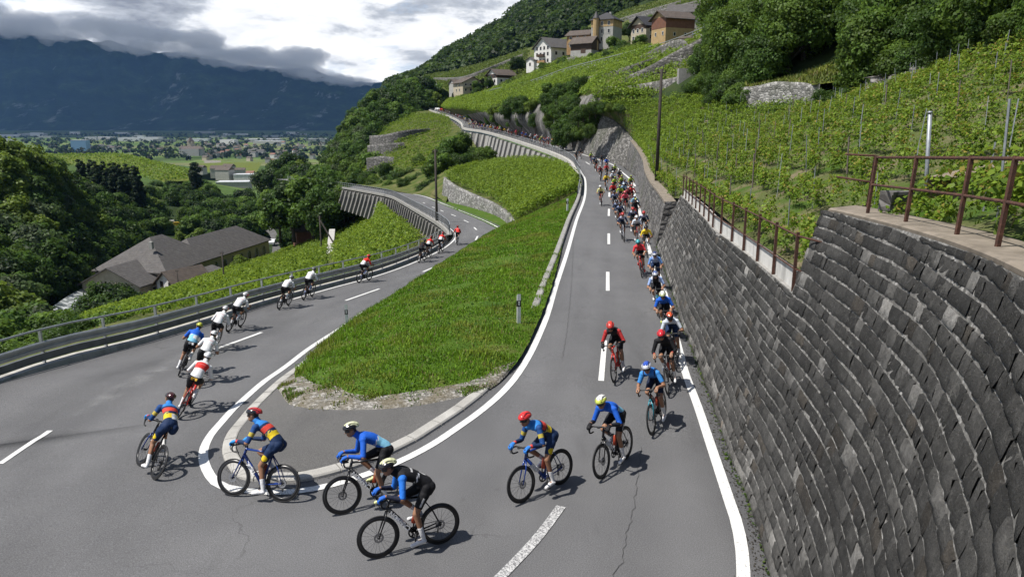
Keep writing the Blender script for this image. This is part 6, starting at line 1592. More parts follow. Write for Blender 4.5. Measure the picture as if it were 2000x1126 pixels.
def body_mesh(J,vox,fingers=True):
    m=MB(); B=[]                          # bones for the region map: (name,a,b,r)
    def limb(nm,a,b,ra,rb): caps(m,a,b,ra,rb); B.append((nm,a,b,(ra+rb)/2))
    sp=J['spine']; W=[(.140,.098),(.147,.110),(.128,.092),(.140,.104),(.160,.098),(.112,.072)]
    cs=catmull(sp,4); rws=[]
    for i,p in enumerate(cs):
        k=min(4,int(i/4)); t=i/4-k; w=W[k][0]*(1-t)+W[min(5,k+1)][0]*t; d=W[k][1]*(1-t)+W[min(5,k+1)][1]*t
        tg=(cs[min(i+1,len(cs)-1)]-cs[max(i-1,0)]).normalized(); nrm=V3(-tg.z,0,tg.x)
        rws.append(m.verts([p+V3(0,1,0)*(w*math.cos(a))+nrm*(d*math.sin(a)*(1 if math.sin(a)>0 else .92)) for a in np.linspace(0,2*math.pi,19)[:-1]]))
    for a,b in zip(rws,rws[1:]):
        for k in range(18): m.quad(a+k,a+(k+1)%18,b+(k+1)%18,b+k)
    m.poly([rws[0]+k for k in range(18)][::-1]); m.poly([rws[-1]+k for k in range(18)])
    for i in range(len(sp)-1): B.append((('hips','hips','torso','torso','torso')[i],sp[i],sp[i+1],.13))
    hc,f,s,u=J['head']
    caps(m,J['nb']+V3(-.03,0,-.01),hc-u*.05-f*.02,.064,.055); B.append(('neck',J['nb']+V3(.02,0,.03),hc-u*.06,.055))
    ellip(m,hc,f,s,u,.098,.076,.118); ellip(m,hc+f*.032-u*.07,f,s,u,.062,.056,.056); caps(m,hc+f*.098-u*.0,hc+f*.112-u*.035,.008,.014,8,2)
    for sg in (-1,1): ellip(m,hc+s*(sg*.078)-f*.005-u*.01,f,s,u,.016,.010,.03,6)
    B.append(('head',hc-u*.03,hc+u*.03,.09))
    for nm in 'RL':
        sg=-1 if nm=='R' else 1
        hip,kn,an,toe,heel,ped=J['leg'+nm]
        limb('thigh'+nm,hip,kn,.086,.054); caps(m,hip.lerp(kn,.25)+V3(0,sg*.01,-.01),hip.lerp(kn,.6),.082,.066)
        limb('shin'+nm,kn,an,.052,.033); bk=(an-kn).cross(V3(0,1,0)).normalized(); bk=bk if bk.x<0 else -bk; caps(m,kn.lerp(an,.16)+bk*.014,kn.lerp(an,.5)+bk*.012,.043,.036)
        caps(m,hip+V3(-.06,-sg*.012,-.0),hip+V3(-.02,0,-.06),.085,.075)   # seat
        limb('foot'+nm,an+V3(.0,0,-.04),heel.lerp(toe,.55)+V3(0,0,.02),.036,.036); caps(m,heel+V3(.03,0,.015),toe,.032,.026)
        sh,el,wr,gr=J['arm'+nm]
        caps(m,sh+V3(-.01,-sg*.06,.0),sh,.07,.060); limb('uarm'+nm,sh,el,.054,.041); limb('farm'+nm,el,wr,.042,.027)
        d=(gr-wr).normalized(); sd=V3(0,1,0); dn=d.cross(sd); dn=dn if dn.z<0 else -dn
        caps(m,wr,wr.lerp(gr,.75),.026,.034); caps(m,wr+sd*.02,gr+sd*.022-d*.01,.02,.019); caps(m,wr-sd*.02,gr-sd*.022-d*.01,.02,.019); B.append(('hand'+nm,wr+d*.01,gr+d*.04+dn*.02,.035))
        if fingers:
            for q,(o,l) in enumerate(((-.030,.040),(-.010,.046),(.010,.044),(.029,.035))):
                k0=gr+sd*o+d*.012; k1=k0+d*(l*.75)+dn*(l*.35); k2=k1+dn*(l*.75)+d*.004; k3=k2-d*(l*.5)+dn*.012
                caps(m,k0,k1,.0105,.0098,8,2); caps(m,k1,k2,.0098,.009,8,2); caps(m,k2,k3,.009,.008,8,2)
            t0=wr.lerp(gr,.45)-sd*(sg*.03); t1=t0+d*.035-sd*(sg*.012)+dn*.018; t2=t1+d*.03+dn*.016; caps(m,t0,t1,.0125,.011,8,2); caps(m,t1,t2,.011,.009,8,2)
    o=m.build('person',MATS['skin']); md=o.modifiers.new('r','REMESH'); md.mode='VOXEL'; md.voxel_size=vox; md.use_smooth_shade=True
    s_=o.modifiers.new('s','SMOOTH'); s_.factor=.5; s_.iterations=3 if vox<.015 else 1
    dg=bpy.context.evaluated_depsgraph_get(); me=bpy.data.meshes.new_from_object(o.evaluated_get(dg)); old=o.data; bpy.data.objects.remove(o); bpy.data.meshes.remove(old)
    return me,B
def regions(me,B):
    n=len(me.vertices); co=np.zeros(n*3,np.float32); me.vertices.foreach_get('co',co); co=co.reshape(-1,3)
    best=np.full(n,1e9); reg=np.zeros(n,int); tt=np.zeros(n)
    for i,(nm,a,b,r_) in enumerate(B):
        a=np.array(a);b=np.array(b);d=b-a; t=np.clip(((co-a)@d)/max(1e-9,d@d),0,1); q=np.linalg.norm(co-a-t[:,None]*d,axis=1)-r_
        k=q<best; best[k]=q[k]; reg[k]=i; tt[k]=t[k]
    return co,np.array([b[0] for b in B])[reg],tt
def colour_mesh(me,col):
    a=me.color_attributes.get('Col') or me.color_attributes.new('Col','FLOAT_COLOR','POINT'); c=np.ones((len(me.vertices),4),np.float32); c[:,:3]=col; a.data.foreach_set('color',c.ravel())
def cloth_from(me,co,mask,nrm,push,col,name,mat):
    lt=np.zeros(len(me.polygons),np.int32); me.polygons.foreach_get('loop_total',lt); ls=np.zeros(len(me.polygons),np.int32); me.polygons.foreach_get('loop_start',ls)
    lv=np.zeros(len(me.loops),np.int32); me.loops.foreach_get('vertex_index',lv)
    q=np.where(lt==4)[0]; F=lv[ls[q][:,None]+np.arange(4)]
    ok=mask[F].sum(1)>=2; F=F[ok]
    if len(F)==0: return None
    used,inv=np.unique(F,return_inverse=True); F=inv.reshape(-1,4)
    p=push*np.where(mask[used],1,-.4)
    o=mesh_np(name,co[used]+nrm[used]*p[:,None],F,4,MATS[mat],None,col[used],True); return o
def helmet_mesh(J,c1,c2,c3):
    hc,f,s,u=J['head']; c=hc+u*.035-f*.008; m=MB(); NA_,NB_=28,12; rows=[]
    for i in range(NB_+1):
        th=R(104)*i/NB_; row=[]
        for k in range(NA_):
            a=2*math.pi*k/NA_; fx=math.cos(a); sx=math.sin(a)
            ext=.142 if fx>0 else .158; lift=.02*max(0,fx)*(i/NB_)**3+ .012*abs(sx)*(i/NB_)**3
            p=c+u*(.100*math.cos(th)+lift)+f*(ext*math.sin(th)*fx)+s*(.106*math.sin(th)*sx)
            band=abs(math.sin(a)*math.sin(th)); vent=(.18<band<.34 or .55<band<.72) and .25<i/NB_<.82 and abs(fx)<.95
            front=fx>.2 and i/NB_>.45
            m.cur=c3 if vent else (c2 if (front and band<.9) or (band>.80) else c1)
            row.append(m.verts([p-((p-c).normalized()*.010 if vent else V3(0,0,0))]))
        rows.append(row)
    for a,b in zip(rows,rows[1:]):
        for k in range(NA_): m.quad(a[k],a[(k+1)%NA_],b[(k+1)%NA_],b[k])
    m.poly(rows[-1]); return m.build('helmet',MATS['helmet_shell'],smooth=True,col=True)
def glasses_mesh(J):
    hc,f,s,u=J['head']; m=MB(); A=np.linspace(-1.15,1.15,11); top=[hc+f*(.108*math.cos(a))+s*(.088*math.sin(a))+u*.022 for a in A]; bot=[hc+f*(.112*math.cos(a))+s*(.086*math.sin(a))-u*(.026 if abs(a)>.15 else .012) for a in A]
    a=m.verts(top); b=m.verts(bot)
    for k in range(10): m.quad(a+k,a+k+1,b+k+1,b+k)
    m.tube([hc+f*.05+s*.082+u*.01,hc-f*.03+s*.08],.004,4); m.tube([hc+f*.05-s*.082+u*.01,hc-f*.03-s*.08],.004,4)
    return m.build('sunglasses',MATS['lens'],smooth=True)
NAVY,BLK,WHT=(.010,.026,.075),(.010,.010,.012),(.70,.70,.70)
BLUE,LBL,RED,YEL,GRN=(.012,.10,.50),(.22,.52,.70),(.58,.03,.025),(.72,.52,.02),(.42,.60,.06)
SKIN=(.30,.155,.09)
def kit_colours(K,co,rg,tt,J):
    n=len(co); c=np.tile(np.array(K['base'],float),(n,1)); sp0=np.array(J['pel']); sp1=np.array(J['nb']); ax=sp1-sp0; L=np.linalg.norm(ax); ax/=L
    t=((co-sp0)@ax)/L; back=(co-sp0)@np.array([-ax[2],0,ax[0]])>.0
    tor=(rg=='torso')|(rg=='hips')|(rg=='neck')
    if 'shoulder' in K: c[tor&(t>.78)]=K['shoulder']
    if 'side' in K: c[tor&(np.abs(co[:,1])>.10)]=K['side']
    if 'band' in K: c[tor&(t>K.get('b0',.48))&(t<K.get('b1',.68))&back]=K['band']
    if 'low' in K: c[tor&(t<.40)&back]=K['low']
    if 'pocketband' in K: c[tor&(t>.16)&(t<.36)&back]=K['pocketband']
    if 'dots' in K:
        q=(np.sin(co[:,0]*95)*np.sin(co[:,1]*95)*np.sin(co[:,2]*95))>.25; c[tor&q]=K['dots']
    if 'bib' in K: c[tor&back&(t>.10)&(t<.34)&(co[:,1]>-.13)&(co[:,1]<.02)]=(.72,.72,.70)
    if 'logo' in K: c[tor&back&(t>.60)&(t<.66)&(np.abs(co[:,1])<.10)&(np.sin(co[:,1]*170)>-.55)]=K['logo']
    if 'side_text' in K: c[tor&(t>.36)&(t<.44)&(np.abs(co[:,1])>.07)&(np.sin(co[:,0]*150)>-.35)]=K['side_text']
    for nm in 'RL':
        u=rg=='uarm'+nm; fa=rg=='farm'+nm
        c[u]=K.get('sleeve',K['base'])
        if 'sleeve_lo' in K: c[fa]=K['sleeve_lo']
        else: c[fa]=K.get('sleeve',K['base'])
        if 'cuff' in K: c[fa&(tt>.82)]=K['cuff']
        if 'patch' in K: c[u&(tt>.35)&(tt<.6)]=K['patch']
    return np.clip(c,0.002,1)
def make_rider(label,K,po,vox=.0105,group=None):
    J=skeleton(po); me,B=body_mesh(J,vox,True); co,rg,tt=regions(me,B); n=len(co)
    nrm=np.zeros(n*3,np.float32); me.vertices.foreach_get('normal',nrm); nrm=nrm.reshape(-1,3)
    sk=np.array(K.get('skin',SKIN)); col=np.tile(sk,(n,1)); hc,f,s,u=J['head']
    dh=co-np.array(hc); fu,ff,fs=dh@np.array(u),dh@np.array(f),dh@np.array(s)
    lips=(rg=='head')&(ff>.05)&(np.abs(fs)<.028)&(fu<-.062)&(fu>-.078); col[lips]=(.22,.06,.05)
    hair=(rg=='head')&((ff<-.03)|(fu>.06))&(fu>-.05); col[hair]=(.02,.014,.010)
    brow=(rg=='head')&(ff>.07)&(fu>.028)&(fu<.042); col[brow]=(.04,.025,.02)
    me.name='person'; me.materials.clear(); me.materials.append(MATS['skin']); colour_mesh(me,col)
    p=bpy.data.objects.new('person',me); link(p); tag(p,label,'person',group,'thing')
    cl=kit_colours(K,co,rg,tt,J)
    tor=(rg=='torso')|((rg=='hips')&(co[:,2]>J['pel'].z-.015))|((rg=='neck')&(tt<.12))
    arm=np.zeros(n,bool)
    for nm in 'RL':
        arm|=(rg=='uarm'+nm)&(tt<1.0 if K.get('long') else tt<.72)
        if K.get('long'): arm|=(rg=='farm'+nm)&(tt<.95)
    o=cloth_from(me,co,tor|arm,nrm,.0055,cl,'jersey','cloth'); o.parent=p
    sh=(rg=='hips')&~((rg=='hips')&(co[:,2]>J['pel'].z+.03)); sc=np.tile(np.array(K.get('shorts',BLK)),(n,1))
    for nm in 'RL':
        th=(rg=='thigh'+nm); sh|=th&(tt<.78)
        if K.get('long_tights'): sh|=(th|(rg=='shin'+nm)&(tt<.55))
        if 'disc' in K:
            hip,kn=J['leg'+nm][:2]; cc=np.array(hip.lerp(kn,.62))+np.array([0,(-.06 if nm=='R' else .06),0]); dd=np.linalg.norm(co-cc,axis=1); sc[dd<.058]=K['disc']
        if 'hem' in K: sc[th&(tt>.70)]=K['hem']
        if 'stripe' in K:
            hip,kn=J['leg'+nm][:2]; y=(co[:,1]-hip.y)*(-1 if nm=='R' else 1); ax_=np.array((kn-hip).normalized()); nx_=np.cross(ax_,[0,1.,0]); dn_=np.abs((co-np.array(hip))@nx_); sc[th&(tt>.36)&(tt<.70)&(y>.03)&(dn_<.013)]=K['stripe']
    if 'pocket' in K: 
        bk=(rg=='hips')&(co[:,0]<J['pel'].x-.03)&(np.abs(co[:,1])<.075)&(co[:,2]>J['pel'].z-.055)&(co[:,2]<J['pel'].z+.0); sc[bk]=K['pocket']
    o=cloth_from(me,co,sh,nrm,.0065,sc,'shorts','cloth'); o.parent=p
    for nm in 'RL':
        so=(rg=='shin'+nm)&(tt>.55); q=cloth_from(me,co,so,nrm,.004,np.tile(np.array(K.get('sock',WHT)),(n,1)),'sock','cloth'); q.parent=p
        fo=(rg=='foot'+nm)&(co[:,2]<J['leg'+nm][2].z-.015); q=cloth_from(me,co,fo,nrm,.008,np.tile(np.array(K.get('shoe',WHT)),(n,1)),'shoe','shoe_leather')
        if q: q.parent=p
        if K.get('glove') is not None:
            q=cloth_from(me,co,(rg=='hand'+nm),nrm,.003,np.tile(np.array(K['glove']),(n,1)),'glove','cloth')
            if q: q.parent=p
    h=K['helmet']; o=helmet_mesh(J,*h); o.parent=p; o=glasses_mesh(J); o.parent=p
    return p
# ---- placing: contact points in the picture give ground position and heading
def ground(px,py): return road_pt(px,py).copy()
def place(front,rear,lean):
    F,Rr=ground(*front),ground(*rear); d=F-Rr; hd=math.atan2(d.y,d.x); mid=(F+Rr)/2
    pitch=math.atan2(rz(mid.x+.5*math.cos(hd),mid.y+.5*math.sin(hd),30,mid.z)-rz(mid.x-.5*math.cos(hd),mid.y-.5*math.sin(hd),30,mid.z),1.0)
    M=Matrix.Translation(mid+V3(0,0,.004))@Matrix.Rotation(hd,4,'Z')@Matrix.Rotation(-pitch,4,'Y')@Matrix.Rotation(R(lean),4,'X')@Matrix.Translation(V3(-WB/2,0,0)); return M
HB=lambda c1,c2=BLK,c3=(.008,.008,.009): (c1,c2,c3)
MOV=dict(side_text=(.6,.62,.66),base=BLUE,low=LBL,bib=1,long=True,shorts=BLK,helmet=HB((.70,.70,.68),(.015,.015,.015)),glove=(.02,.12,.5),stripe=(.55,.55,.55))
TRK=dict(side_text=(.6,.5,.1),base=NAVY,shoulder=(.03,.20,.55),band=(.62,.06,.04),low=NAVY,pocketband=YEL,sleeve=(.014,.06,.20),sleeve_lo=NAVY,cuff=(.6,.05,.05),patch=(.45,.36,.06),long=True,shorts=NAVY,disc=YEL,glove=(.03,.25,.6),helmet=HB((.60,.03,.03),(.45,.02,.02)))
UAE=dict(side_text=(.5,.12,.12),base=(.74,.74,.74),logo=(.55,.15,.15),long=False,shorts=BLK,helmet=HB((.70,.70,.70),(.45,.05,.05)),glove=None)
RIDERS=[
 # label, bike label, kit, pose, front px, rear px, lean, frame, text
 ('cyclist in black jersey with blue upper sleeves, nearest rider low in the hairpin','black road bike of the nearest rider, white letters on the down tube',
   dict(MOV,base=BLK,low=BLK,sleeve=(.02,.16,.60),sleeve_lo=(.012,.016,.035),logo=(.6,.6,.6),helmet=HB((.66,.68,.40),BLK)),dict(ca=95,ta=33,yaw=6,pitch=-14),(752,1087),(852,1064),7,'black','CANYON',None),
 ('cyclist in all-blue long-sleeved jersey just behind the nearest rider','black road bike under the all-blue rider in the hairpin',
   dict(MOV,shoe=(.62,.66,.30),helmet=HB((.68,.70,.45),BLK)),dict(ca=80,ta=36,yaw=4,pitch=-10),(683,1002),(771,984),9,'black','CANYON',None),
 ('cyclist in navy jersey with red band and yellow pockets riding over the white line','blue and black road bike crossing the white line by the kerb',
   dict(TRK,helmet=HB((.50,.03,.03),BLK)),dict(ca=100,ta=42,yaw=10,pitch=-4),(466,970),(537,979),13,'blue','TREK','blue'),
 ('cyclist in navy, red and yellow with white back number, leaning left of the hairpin','road bike with blue fork leaning hard at the left of the hairpin',
   dict(TRK,bib=1,helmet=HB((.06,.012,.012),BLK)),dict(ca=75,ta=40,yaw=-12,pitch=-6,elb=.3),(270,909),(298,935),24,'black','TREK','blue'),
 ('cyclist in red and white jersey with plain white helmet','red framed road bike under the red and white rider with the white helmet',
   dict(UAE,base=(.74,.74,.74),shoulder=(.72,.72,.72),band=RED,b0=.36,b1=.80,side=(.66,.66,.66),pocket=(.65,.38,.04),sleeve=(.70,.70,.70),long=True,helmet=HB((.72,.72,.72),(.72,.72,.72),(.35,.35,.35))),dict(ca=95,ta=36,yaw=0,pitch=-8),(374,789),(346,818),20,'red',None,None),
 ('cyclist in white between the blue rider and the red and white rider','road bike under the white rider behind the red and white one',
   dict(UAE,bib=1),dict(ca=110,ta=34,pitch=-14),(394,730),(366,764),19,'dark',None,None),
 ('cyclist in blue jersey with black shorts and yellow-topped helmet heading away on the left','black road bike under the blue rider heading away',
   dict(MOV,long=False,low=LBL,skin=SKIN,glove=None,pocket=(.6,.6,.6),helmet=HB((.50,.52,.04),BLK)),dict(ca=85,ta=37,pitch=-12),(366,708),(339,748),20,'black','CANYON',None),
 ('cyclist in white jersey with red-tipped helmet and black arm warmers, left of the centre dash','road bike under the white rider at the start of the centre dash',
   dict(UAE,sleeve_lo=BLK,long=True,helmet=HB((.66,.66,.66),RED)),dict(ca=95,ta=36,pitch=-10),(428,672),(399,692),15,'dark',None,None),
 ('cyclist in white jersey with pink marks riding along the guardrail, head turned right','black road bike along the guardrail, third before the white pair',
   dict(UAE,logo=(.6,.12,.2),helmet=HB((.68,.68,.68),(.5,.1,.1))),dict(ca=100,ta=31,yaw=-14,pitch=-8),(474,636),(441,650),13,'dark',None,None),
 ('cyclist in plain white jersey, left one of the pair beside the guardrail','black road bike under the left one of the white pair',
   dict(UAE,logo=(.55,.55,.6),helmet=HB((.25,.25,.26),BLK)),dict(ca=80,ta=29,pitch=-10),(568,594),(540,606),9,'dark',None,None),
 ('cyclist in white jersey with long pale sleeves, right one of the pair beside the guardrail','black road bike under the right one of the white pair',
   dict(UAE,long=True,logo=(.6,.6,.6),sock=(.35,.4,.6),helmet=HB((.12,.12,.13),BLK)),dict(ca=95,ta=34,pitch=-10),(613,577),(589,587),7,'dark',None,None),
 ('cyclist in red jersey with white lower back alone beside the guardrail','black road bike under the lone red rider beside the guardrail',
   dict(UAE,base=RED,low=(.7,.7,.7),logo=RED,sock=(.4,.45,.7),helmet=HB(RED,BLK)),dict(ca=95,ta=36,pitch=-10),(722,547),(700,552),5,'dark',None,None),
 ('cyclist all in black in the group of three on the lower road','black road bike of the all-black rider on the lower road',dict(UAE,base=BLK,logo=BLK,helmet=HB(BLK)),dict(ca=90,ta=40),(829,509),(818,513),4,'dark',None,None),
 ('cyclist in red jersey beside the all-black rider on the lower road','road bike of the red rider beside the all-black one',dict(UAE,base=RED,logo=RED,low=(.6,.6,.6),helmet=HB((.2,.02,.02))),dict(ca=80,ta=36),(841,501),(832,505),4,'dark',None,None),
 ('cyclist in red with white lower back leading the three on the lower road','road bike of the red rider leading the group of three',dict(UAE,base=RED,low=(.7,.7,.7),logo=RED,helmet=HB((.3,.03,.03))),dict(ca=70,ta=36),(865,491),(856,495),3,'dark',None,None),
 ('cyclist in red jersey farthest down the lower road','road bike of the farthest rider on the lower road',dict(UAE,base=RED,logo=(.6,.5,.5),helmet=HB((.2,.02,.02))),dict(ca=90,ta=34),(890,474),(894,480),3,'dark',None,None),
 ('cyclist in navy, blue and red with red helmet entering the hairpin','blue and yellow road bike under the red-helmeted rider entering the hairpin',
   dict(TRK,helmet=HB((.62,.03,.03),(.60,.03,.03)),glove=(.03,.18,.55)),dict(ca=100,ta=38,yaw=8,pitch=-8),(1024,980),(1096,946),8,'blue','TREK','blue'),
 ('cyclist in blue jersey with black arm warmers and white helmet before the wall','black road bike under the blue rider with the white helmet',
   dict(MOV,sleeve=BLUE,sleeve_lo=(.012,.014,.02),glove=BLK,helmet=HB((.72,.72,.70),(.55,.62,.10))),dict(ca=100,ta=35,yaw=4,pitch=-14),(1175,936),(1227,893),7,'black','CANYON',None),
 ('cyclist in dark blue with bare forearms and blue-white helmet','black and turquoise road bike under the bare-armed rider',
   dict(base=(.03,.16,.50),side=NAVY,low=NAVY,shoulder=(.035,.20,.58),sleeve=(.05,.25,.62),long=False,shorts=(.010,.016,.04),glove=None,helmet=HB((.03,.08,.40),(.6,.62,.68))),dict(ca=100,ta=36,yaw=6,pitch=-14),(1273,853),(1300,811),9,'black',None,'teal'),
 ('cyclist in black with red helmet and red sleeve on the centre dash','red road bike on the centre dash',
   dict(base=BLK,long=True,sleeve=(.40,.03,.03),sleeve_lo=BLK,band=(.12,.02,.02),shorts=BLK,glove=BLK,helmet=HB((.62,.05,.03),(.55,.04,.03)),sock=(.45,.45,.5)),dict(ca=85,ta=37,yaw=10,pitch=-22),(1200,749),(1217,721),7,'red',None,None),
 ('cyclist in black with bright red helmet beside the right white line','black road bike with red handlebar tape beside the right white line',
   dict(base=BLK,long=True,sleeve_lo=BLK,logo=(.4,.4,.4),shorts=BLK,cuff=(.4,.05,.04),glove=None,helmet=HB((.62,.02,.03),(.58,.02,.03))),dict(ca=80,ta=40,yaw=4,pitch=-16),(1305,773),(1315,742),9,'dark',None,None),
 ('cyclist in navy and white with orange-red helmet close to the wall','black road bike close under the wall, orange-red helmeted rider',
   dict(base=NAVY,shoulder=(.5,.55,.62),sleeve=(.55,.6,.66),long=False,shorts=NAVY,glove=BLK,helmet=HB((.62,.09,.02),BLK)),dict(ca=95,ta=34,yaw=6,pitch=-24),(1320,725),(1322,694),8,'dark',None,None),
 ('cyclist in blue with pale helmet and yellow shoes in the file along the wall','black road bike of the rider with yellow shoes',
   dict(MOV,long=False,low=BLUE,shoe=(.55,.65,.08),glove=None,helmet=HB((.68,.70,.62),(.5,.55,.3))),dict(ca=80,ta=36,pitch=-18),(1303,672),(1303,648),6,'black',None,None),
 ('cyclist in white and blue with dark chest in the file along the wall','road bike with light blue fork in the file along the wall',
   dict(base=BLK,side=(.60,.62,.72),sleeve=(.30,.42,.70),long=False,shorts=BLK,glove=None,helmet=HB((.10,.14,.30),(.5,.52,.56))),dict(ca=95,ta=37,pitch=-16),(1287,622),(1285,602),5,'black',None,'teal'),
 ('cyclist in white and light blue with dark blue helmet, third behind the orange-red helmet','road bike of the white and light blue rider in the file',
   dict(base=(.35,.42,.60),side=(.10,.22,.52),sleeve=(.12,.25,.55),long=False,shorts=NAVY,glove=None,helmet=HB((.03,.05,.16),(.45,.46,.5))),dict(ca=85,ta=38,pitch=-14),(1285,575),(1283,556),5,'dark',None,None),
 ('cyclist in red jersey with turquoise helmet','red road bike under the rider with the turquoise helmet',
   dict(base=(.58,.04,.05),long=False,shorts=BLK,glove=None,helmet=HB((.05,.38,.42),(.04,.30,.34)),shoe=RED),dict(ca=80,ta=40,pitch=-12),(1253,546),(1256,528),7,'red',None,None),
]
for lb,bl,K,po,fr,re,lean,frm,txt,acc in RIDERS:
    M=place(fr,re,lean+(4 if fr[0]<700 else 2)); big=ground(*fr).y<32
    p=make_rider(lb,K,po,.0105 if big else .014); p.matrix_world=M
    b=make_bike(bl,frm,txt,po.get('ca',270),True,acc); b.matrix_world=M

# ================================================================== THE PACK (smaller in the photo: one body mesh and one bicycle mesh per kind)
def far_person(K,po,vox,name='person'):
    J=skeleton(po); me,B=body_mesh(J,vox,False); co,rg,tt=regions(me,B); n=len(co); c=np.tile(np.array(SKIN),(n,1)); cl=kit_colours(K,co,rg,tt,J)
    m_=(rg=='torso')|(rg=='hips')|(rg=='neck')&(tt<.2)
    for nm in 'RL': m_|=(rg=='uarm'+nm)&(tt<.75)
    c[m_]=cl[m_]; sh=(rg=='hips')&(co[:,2]<J['pel'].z+.02)
    for nm in 'RL': sh|=(rg=='thigh'+nm)&(tt<.78); c[(rg=='shin'+nm)&(tt>.55)]=WHT; c[rg=='foot'+nm]=WHT
    c[sh]=K.get('shorts',BLK); me.name=name; me.materials.clear(); me.materials.append(MATS['far_kit']); colour_mesh(me,np.clip(c,.003,1))
    h=helmet_mesh(J,*K['helmet']); hm=h.data; bpy.data.objects.remove(h); return me,hm
def far_bike(frame):
    m=MB(); m.cur=(.014,.014,.015)
    for c in (FA,RA):
        m.tube([c+V3((WR-.02)*math.cos(a),0,(WR-.02)*math.sin(a)) for a in np.linspace(0,2*math.pi,19)[:-1]],.020,4,closed=True)
        for i in range(6): a=i*1.047; m.tube([c,c+V3((WR-.03)*math.cos(a),0,(WR-.03)*math.sin(a))],.003,3,False)
    m.tube([V3(.80,-.21,.84),V3(.93,-.21,.88),V3(.90,-.2,.96),V3(.86,0,.965),V3(.90,.2,.96),V3(.93,.21,.88),V3(.80,.21,.84)],.016,5); m.bar(V3(.06,0,1.0),V3(.32,0,.99),.10,.03)
    m.tube([BBp+V3(.16,-.09,0),BBp+V3(0,-.06,0),BBp+V3(0,.06,0),BBp+V3(-.16,.09,0)],.015,5)
    m.cur=frame
    m.tube([HTb,BBp,ST_],.026,6); m.tube([ST_,HTt,HTb,FA],.020,6); m.tube([BBp,RA,ST_],.012,5)
    return mesh_only_col(m)
def mesh_only_col(m):
    o=m.build('bicycle',MATS['far_kit'],col=True); me=o.data; bpy.data.objects.remove(o); return me
FB=[far_bike(c) for c in ((.012,.012,.013),(.35,.03,.03),(.02,.08,.25),(.4,.4,.42))]
KITS={'yellow':dict(base=YEL,helmet=HB(BLK)),'white':dict(base=(.62,.64,.68),side=(.40,.50,.62),helmet=HB((.68,.68,.68),(.6,.6,.6))),'navy':dict(base=NAVY,shoulder=(.20,.24,.36),helmet=HB((.06,.06,.08))),'navyred':dict(base=NAVY,shoulder=(.35,.36,.45),helmet=HB((.5,.05,.04),(.4,.03,.03))),
 'red':dict(base=(.58,.03,.035),helmet=HB((.5,.03,.03))),'pink':dict(base=(.62,.08,.12),helmet=HB((.6,.1,.12),(.55,.06,.08))),'green':dict(base=(.30,.42,.05),low=(.06,.12,.05),helmet=HB((.42,.5,.06))),'black':dict(base=BLK,logo=(.3,.3,.3),helmet=HB((.45,.46,.05))),
 'blue':dict(base=BLUE,helmet=HB((.66,.66,.6))),'dark':dict(base=(.03,.035,.045),helmet=HB((.03,.03,.035))),'maroon':dict(base=(.20,.02,.03),helmet=HB((.6,.6,.6),(.2,.03,.03))),'lightblue':dict(base=(.18,.34,.46),helmet=HB((.6,.66,.68),(.5,.6,.64))),'yellowwhite':dict(base=(.62,.60,.22),side=(.6,.6,.55),helmet=HB((.72,.72,.70),(.7,.7,.7)))}
FP={}
for i,(k,K) in enumerate(KITS.items()):
    FP[k]=[far_person(K,dict(ca=80+25*(i%3),ta=38+3*(i%2),pitch=-12),.021),far_person(K,dict(ca=265-20*(i%3),ta=36,pitch=-10),.021)]
KN={'yellow':'yellow jersey','white':'white and pale blue jersey','navy':'navy jersey','navyred':'navy jersey and red helmet','red':'red jersey','pink':'pinkish red jersey','green':'yellow-green jersey','black':'black jersey and yellow helmet','blue':'blue jersey','dark':'dark jersey','maroon':'dark red jersey','lightblue':'light blue jersey','yellowwhite':'pale yellow jersey and white helmet'}
def far_rider(k,M,plab,blab,pg,bg):
    me,hm=FP[k][int(rng.integers(2))]; o=bpy.data.objects.new('person',me); link(o); tag(o,plab,'person',pg,'thing'); o.matrix_world=M; h=bpy.data.objects.new('helmet',hm); link(h,o)
    b=bpy.data.objects.new('bicycle',FB[int(rng.integers(4))]); link(b); tag(b,blab,'bicycle',bg,'thing'); b.matrix_world=M
def head_along(P):
    """direction of travel on the upper road at a point (towards the camera)"""
    i=min(range(len(innerA)-1),key=lambda k:(innerA[k].xy-P.xy).length); d=innerA[i+1]-innerA[i]; return math.atan2(d.y,d.x)
def place_h(P,lean=3,dh=0):
    hd=head_along(P)+dh; return Matrix.Translation(V3(P.x,P.y,rz(P.x,P.y,40,P.z)+.004))@Matrix.Rotation(hd,4,'Z')@Matrix.Rotation(R(lean),4,'X')@Matrix.Translation(V3(-WB,0,0))
PACK=[('yellow',1264,503),('white',1245,478),('navyred',1259,467),('navyred',1219,473),('navyred',1238,458),('navy',1212,447),('navy',1206,440),('pink',1222,419),('black',1243,438),('lightblue',1242,427),('navy',1201,418),('red',1235,403),('maroon',1229,407),('green',1211,403),('lightblue',1220,397),('red',1198,397),('green',1203,381),('navy',1221,387),('green',1234,378),('green',1216,378),('white',1199,368),('yellow',1186,373),('dark',1212,362),('dark',1197,358),('red',1185,349),('green',1202,350),('maroon',1173,354),('blue',1186,334),('dark',1176,327),('dark',1166,336),('navy',1162,330),('green',1156,320),('dark',1136,311),('dark',1127,318)]
PLC=['at the front of the pack by the wall','near the front of the pack','in the middle of the pack','at the back of the pack under the rubble wall']
for i,(k,px,py) in enumerate(PACK):
    P=ground(px,py); where=PLC[min(3,i//9)]
    far_rider(k,place_h(P,4,rng.normal(0,.06)),'cyclist in '+KN[k]+' '+where,'bike under '+KN[k]+' '+where,'cyclists of the pack on the upper road','bicycles of the pack on the upper road')
far_rider('yellowwhite',place_h(ground(1175,403),6),'lone cyclist in pale yellow jersey and white helmet left of the pack','road bike under the lone pale yellow rider left of the pack',None,None)
